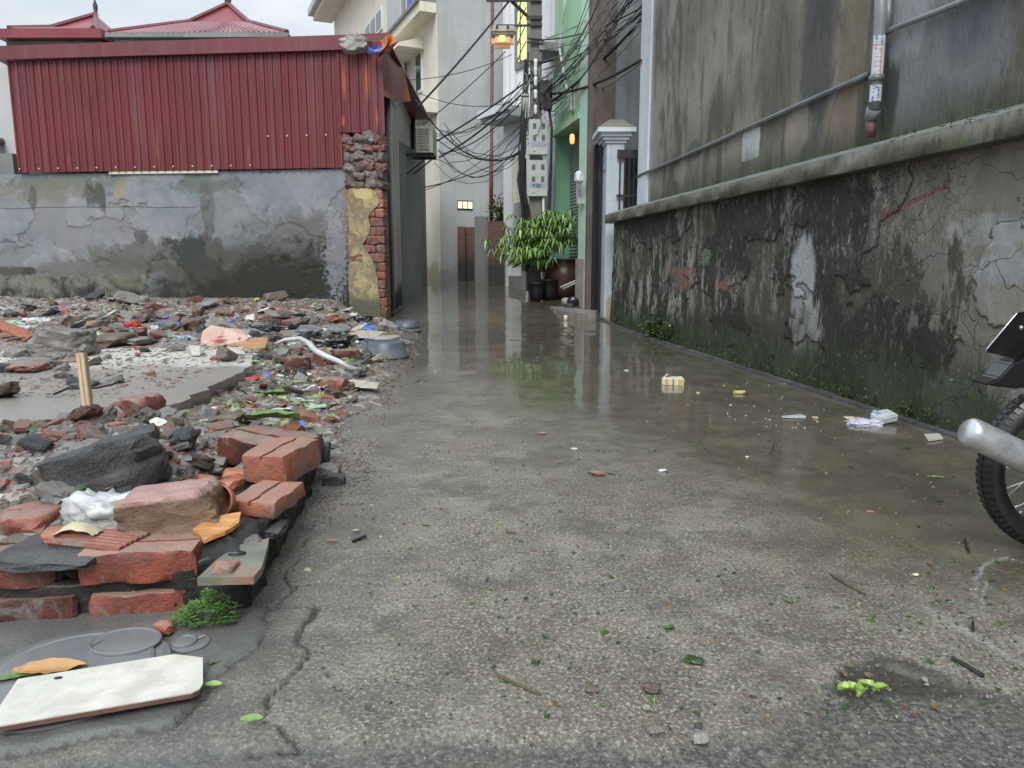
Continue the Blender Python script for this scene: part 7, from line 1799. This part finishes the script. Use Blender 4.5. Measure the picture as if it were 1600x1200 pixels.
# individually visible green leaf scraps and specks on the paving
for i in range(52):
    px, py = rn.uniform(620, 1560), 560 + 560 * rn.random() ** .8
    if px < 640 + (py < 620) * 60: continue
    p = G(px, py); 
    if p.x > 2.2: continue
    s_ = rn.uniform(.3, 1) * .018 * p.y ** .8
    put('leaf', lfm[0], M[rn.choice(['leaf_dark', 'leaf_dark', 'leaf_banana', 'leaf_brown'])], (p.x, p.y, .004), (0, 0, rn.uniform(0, 6.28)), None, (s_, s_, s_ * .3), label='small wet dark leaf scrap stuck flat on the alley paving', category='leaf', group='wet leaf scraps on the alley paving')
def spk():
    px, py = rn.uniform(420, 1580), 640 + 560 * rn.random(); p = G(px, py); return p.x, p.y, .002
gravel('paving_grit', 1500, spk, 'conc_pale', (.001, .0028)); gravel('paving_grit', 700, spk, 'conc_dark', (.0015, .004))
def bits():
    px, py = rn.uniform(760, 1590), 560 + 560 * rn.random(); p = G(px, py); return p.x, p.y, .002
gravel('wet_leaf_bits', 420, bits, 'leaf_dark', (.003, .009)); gravel('dark_specks', 500, bits, 'dirt', (.002, .006)); gravel('wet_leaf_bits', 160, bits, 'leaf_brown', (.003, .008))
def edgebits():
    y = 2.2 + 6 * rn.random() ** 1.3; e = float(np.interp(y, XE[:, 0], XE[:, 1])); return e + rn.random() ** 1.7 * .8 + .05, y, .002
gravel('dark_specks', 700, edgebits, 'conc_brown', (.002, .007)); gravel('wet_leaf_bits', 200, edgebits, 'leaf_pale', (.003, .009))
def spk2():
    px, py = rn.uniform(1130, 1290), 590 + 80 * rn.random(); p = G(px, py); return p.x, p.y, .004
gravel('white_crumbs', 45, spk2, 'card', (.002, .006))

# ------------------------------------------------------------------ motorcycle at the right edge
RW = .305; bike_y = 2.50; Zc_ = bike_y * math.cos(PITCH) + .7 * math.sin(PITCH); bx0 = (1531 - 800) / FOC * Zc_ + RW
mb = thing('motorcycle', 'parked black motorcycle, only its rear wheel, silver muffler and tail in view', 'motorcycle', (bx0, bike_y, 0))
def wheel(x, par):
    w = mk('wheel', xf(lathe([(.04, -.07), (.045, -.068), (.045, -.03), (.03, -.028), (.03, .028), (.06, .03), (.06, .06), (.03, .062)], 24, 'y'), Matrix.Translation((0, 0, 0))), M['steel'], parent=par, smooth=True)
    w.location = (x, 0, RW)
    prof = []
    for k in range(15):
        a = R(-128 + 256 * k / 14); prof.append((RW - .042 + .042 * math.cos(a), .041 * math.sin(a)))
    mk('tyre', lathe(prof, 72, 'y', False), M['tyre'], parent=w, smooth=True)
    kn = []
    for k in range(76):
        for sg, off in ((-1, 0), (1, .5), (0, .25)):
            a = 2 * math.pi * (k + off) / 76; r_ = RW - (.012 if sg else .0008)
            g = box(-.0078, .0078, -.010, .010, -.006, .0042); kn.append(xf(g, Matrix.Rotation(a, 4, 'Y') @ Matrix.Translation((0, sg * .030, r_)) @ Matrix.Rotation(-sg * .85, 4, 'X')))
    mk('tread', merge(kn), M['tyre'], parent=w, kind='stuff')
    mk('rim', lathe([(RW - .052, -.030), (RW - .054, -.034), (RW - .060, -.034), (RW - .064, -.026), (RW - .076, -.016), (RW - .078, 0), (RW - .076, .016), (RW - .064, .026), (RW - .060, .034), (RW - .054, .034), (RW - .052, .03)], 72, 'y', False), M['chrome'], parent=w, smooth=True)
    for k in range(36):
        a = 2 * math.pi * k / 36; sg = 1 if k % 2 else -1; b = a + (.55 if (k // 2) % 2 else -.55)
        mk('spoke', tube([(math.cos(b) * .045, sg * .045, math.sin(b) * .045), (math.cos(a) * (RW - .074), sg * .006, math.sin(a) * (RW - .074))], .0017, 5), M['chrome'], parent=w)
        mk('nipple', tube([(math.cos(a) * (RW - .090), sg * .008, math.sin(a) * (RW - .090)), (math.cos(a) * (RW - .072), sg * .006, math.sin(a) * (RW - .072))], .0036, 6), M['steel'], parent=w)
    mk('brake_drum', lathe([(.0, -.060), (.03, -.062), (.055, -.055), (.062, -.04), (.062, -.015)], 28, 'y', False), M['steel'], parent=w, smooth=True)
    return w
wheel(0, mb); wheel(1.21, mb)
def BL(px, py, y): 
    d = ray(px, py); t = (bike_y + y) / d.y; p = Vector((d.x * t, d.y * t, CAM_H + d.z * t)); return Vector((p.x - bx0, y, p.z))
# muffler: rear end at left
m0, m1 = BL(1509, 671, -.17), BL(1640, 735, -.17)
dm = (m1 - m0).normalized(); mlen = .56; r0 = .047
mu = mk('muffler', tube([m0 + dm * .002, m0 + dm * .012, m0 + dm * .03, m0 + dm * .30, m0 + dm * .42, m0 + dm * mlen], [r0 * .80, r0 * .96, r0 * 1.0, r0 * 1.05, r0 * .95, .022], 28), M['muffler'], parent=mb, smooth=True)
mk('exhaust_pipe', tube([m0 + dm * mlen, m0 + dm * (mlen + .2), Vector((m0.x + .85, -.16, .20)), Vector((m0.x + .95, -.12, .32)), Vector((m0.x + .93, -.06, .42))], .019, 12), M['chrome'], parent=mb, smooth=True)
mk('muffler_bracket', box(.04, .07, -.13, -.10, .27, .40), M['steel'], parent=mb)
# rear mudguard and number plate (side on)
fe_pts = [(1526, 598), (1545, 601), (1572, 604), (1604, 600), (1690, 540), (1690, 500), (1600, 553), (1583, 560), (1568, 566), (1548, 588)]
pts2 = [BL(a, b, 0) for a, b in fe_pts]
def sidepanel(name, pts, w, mat, par, taper=None, lab=None):
    n = len(pts); poly = [(p.x, p.z) for p in pts]
    bm = bmesh.new(); g = prism(poly, -w, w, 'xz'); v = [bm.verts.new(q) for q in g[0]]
    for q in g[1]: bm.faces.new([v[i] for i in q])
    bmesh.ops.recalc_face_normals(bm, faces=bm.faces[:]); bmesh.ops.bevel(bm, geom=bm.edges[:], offset=.006, segments=2, affect='EDGES', clamp_overlap=True); bm.verts.index_update()
    g = [tuple(q.co) for q in bm.verts], [tuple(q.index for q in fc_.verts) for fc_ in bm.faces]; bm.free()
    return mk(name, g, M[mat], parent=par, label=lab)
sidepanel('mudguard', pts2, .045, 'black_gloss', mb)
# number plate: a thin plate leaning back, seen from behind-side
pa_, pb_, pc_, pd_ = BL(1539, 549, -.10), BL(1590, 488, -.10), BL(1668, 482, .10), BL(1640, 575, .10)
npv = [pa_, pb_, pc_, pd_]; nrm = (pb_ - pa_).cross(pd_ - pa_).normalized() * .0015
def rquad(P, r=.18, k=4):
    o_ = []
    for i in range(4):
        p0, p, p1 = P[i - 1], P[i], P[(i + 1) % 4]; a, b = p.lerp(p0, min(.4, .014 / (p - p0).length)), p.lerp(p1, min(.4, .014 / (p - p1).length))
        for j in range(k + 1): t = j / k; o_.append((a * (1 - t) ** 2) + (p * 2 * t * (1 - t)) + (b * t ** 2))
    return o_
rq = rquad(npv); n = len(rq)
plt = mk('number_plate', ([tuple(q + nrm) for q in rq] + [tuple(q - nrm) for q in rq], [tuple(range(n)), tuple(range(2 * n - 1, n - 1, -1))] + [(i, n + i, n + (i + 1) % n, (i + 1) % n) for i in range(n)]), M['seat'], parent=mb)
mk('plate_rim', tube([tuple(q) for q in rq[:10]], .0028, 5), M['chrome'], parent=plt, smooth=True)
for (a, b) in ((1594, 512),): mk('plate_bolt', xf(lathe([(0, -.012), (.008, -.010), (.009, 0)], 10, 'y'), Matrix.Translation(BL(a, b, -.105))), M['steel'], parent=plt, smooth=True)
# rest of the machine, beyond the frame
mk('swing_arm', merge([tube([(0, sg * .075, RW), (.45, sg * .07, .34)], .018, 8) for sg in (-1, 1)]), M['dark_metal'], parent=mb, smooth=True)
for sg in (-1, 1):
    sh_ = mk('shock_absorber', tube([(.04, sg * .11, RW + .03), (.10, sg * .11, .66)], .014, 8), M['steel'], parent=mb, smooth=True)
    mk('spring', tube([(.055 + .045 * t / 60 + .028 * math.cos(t * .9) , sg * .11 + .028 * math.sin(t * .9), RW + .10 + .25 * t / 60) for t in range(61)], .004, 5), M['chrome'], parent=sh_, smooth=True)
mk('chain_case', brbox(.5, .03, .10, .012), M['dark_metal'], parent=mb).location = (-.03, .09, RW - .05)
def xloft(secs, n=16):
    v, f = [], []
    for (x, zc, w, h) in secs:
        for k in range(n):
            a = 2 * math.pi * k / n; c_, s_ = math.cos(a), math.sin(a)
            v.append((x, math.copysign(abs(c_) ** .7, c_) * w, zc + math.copysign(abs(s_) ** .7, s_) * h))
    for i in range(len(secs) - 1):
        for k in range(n): f.append((i * n + k, i * n + (k + 1) % n, (i + 1) * n + (k + 1) % n, (i + 1) * n + k))
    f.append(tuple(range(n - 1, -1, -1))); f.append(tuple(range((len(secs) - 1) * n, len(secs) * n))); return v, f
mk('seat', xloft([(-.02, .76, .06, .03), (.03, .78, .10, .05), (.3, .78, .12, .055), (.55, .74, .11, .05), (.64, .72, .06, .04)]), M['seat'], parent=mb, smooth=True)
mk('tail_body', xloft([(-.08, .70, .03, .02), (-.02, .69, .08, .05), (.2, .68, .11, .08), (.5, .62, .11, .10), (.62, .55, .10, .10)]), M['black_gloss'], parent=mb, smooth=True)
mk('tail_light', xloft([(-.11, .68, .03, .02), (-.09, .68, .06, .035), (-.05, .68, .06, .035)]), M['red_gloss'], parent=mb, smooth=True)
mk('engine', xloft([(.42, .32, .09, .08), (.46, .34, .12, .12), (.66, .34, .12, .12), (.74, .37, .10, .09), (.95, .42, .07, .07), (.98, .42, .05, .05)]), M['steel'], parent=mb, smooth=True)
mk('leg_shield', xloft([(.72, .60, .12, .05), (.82, .60, .17, .16), (.94, .66, .18, .22), (1.02, .78, .12, .14)]), M['red_gloss'], parent=mb, smooth=True)
for sg in (-1, 1): mk('fork', tube([(1.21, sg * .075, RW), (1.06, sg * .075, .75), (.98, sg * .06, .95)], .018, 10), M['chrome'], parent=mb, smooth=True)
mk('handlebar', tube([(.86, -.34, .98), (.93, -.2, 1.0), (.98, 0, .97), (.93, .2, 1.0), (.86, .34, .98)], .013, 10), M['chrome'], parent=mb, smooth=True)
for sg in (-1, 1): mk('handle_grip', tube([(.86, sg * .34, .98), (.83, sg * .43, .975)], .018, 10), M['black'], parent=mb, smooth=True)
mk('headlight', xloft([(.92, .93, .08, .06), (1.02, .93, .11, .08), (1.08, .92, .09, .07)]), M['black_gloss'], parent=mb, smooth=True)
fm = []
for k in range(15):
    a = R(20 + 130 * k / 14); fm.append((1.21 + math.cos(a) * (RW + .03), math.sin(a) * (RW + .03) + RW))
mk('front_mudguard', merge([tube([(x_, 0, z_) for x_, z_ in fm], .045, 8)]), M['red_gloss'], parent=mb, smooth=True)
mk('side_stand', tube([(.55, .08, .22), (.52, .22, .01)], .010, 8), M['dark_metal'], parent=mb); mk('foot_peg', tube([(.5, -.20, .28), (.5, .20, .28)], .014, 8), M['black'], parent=mb)
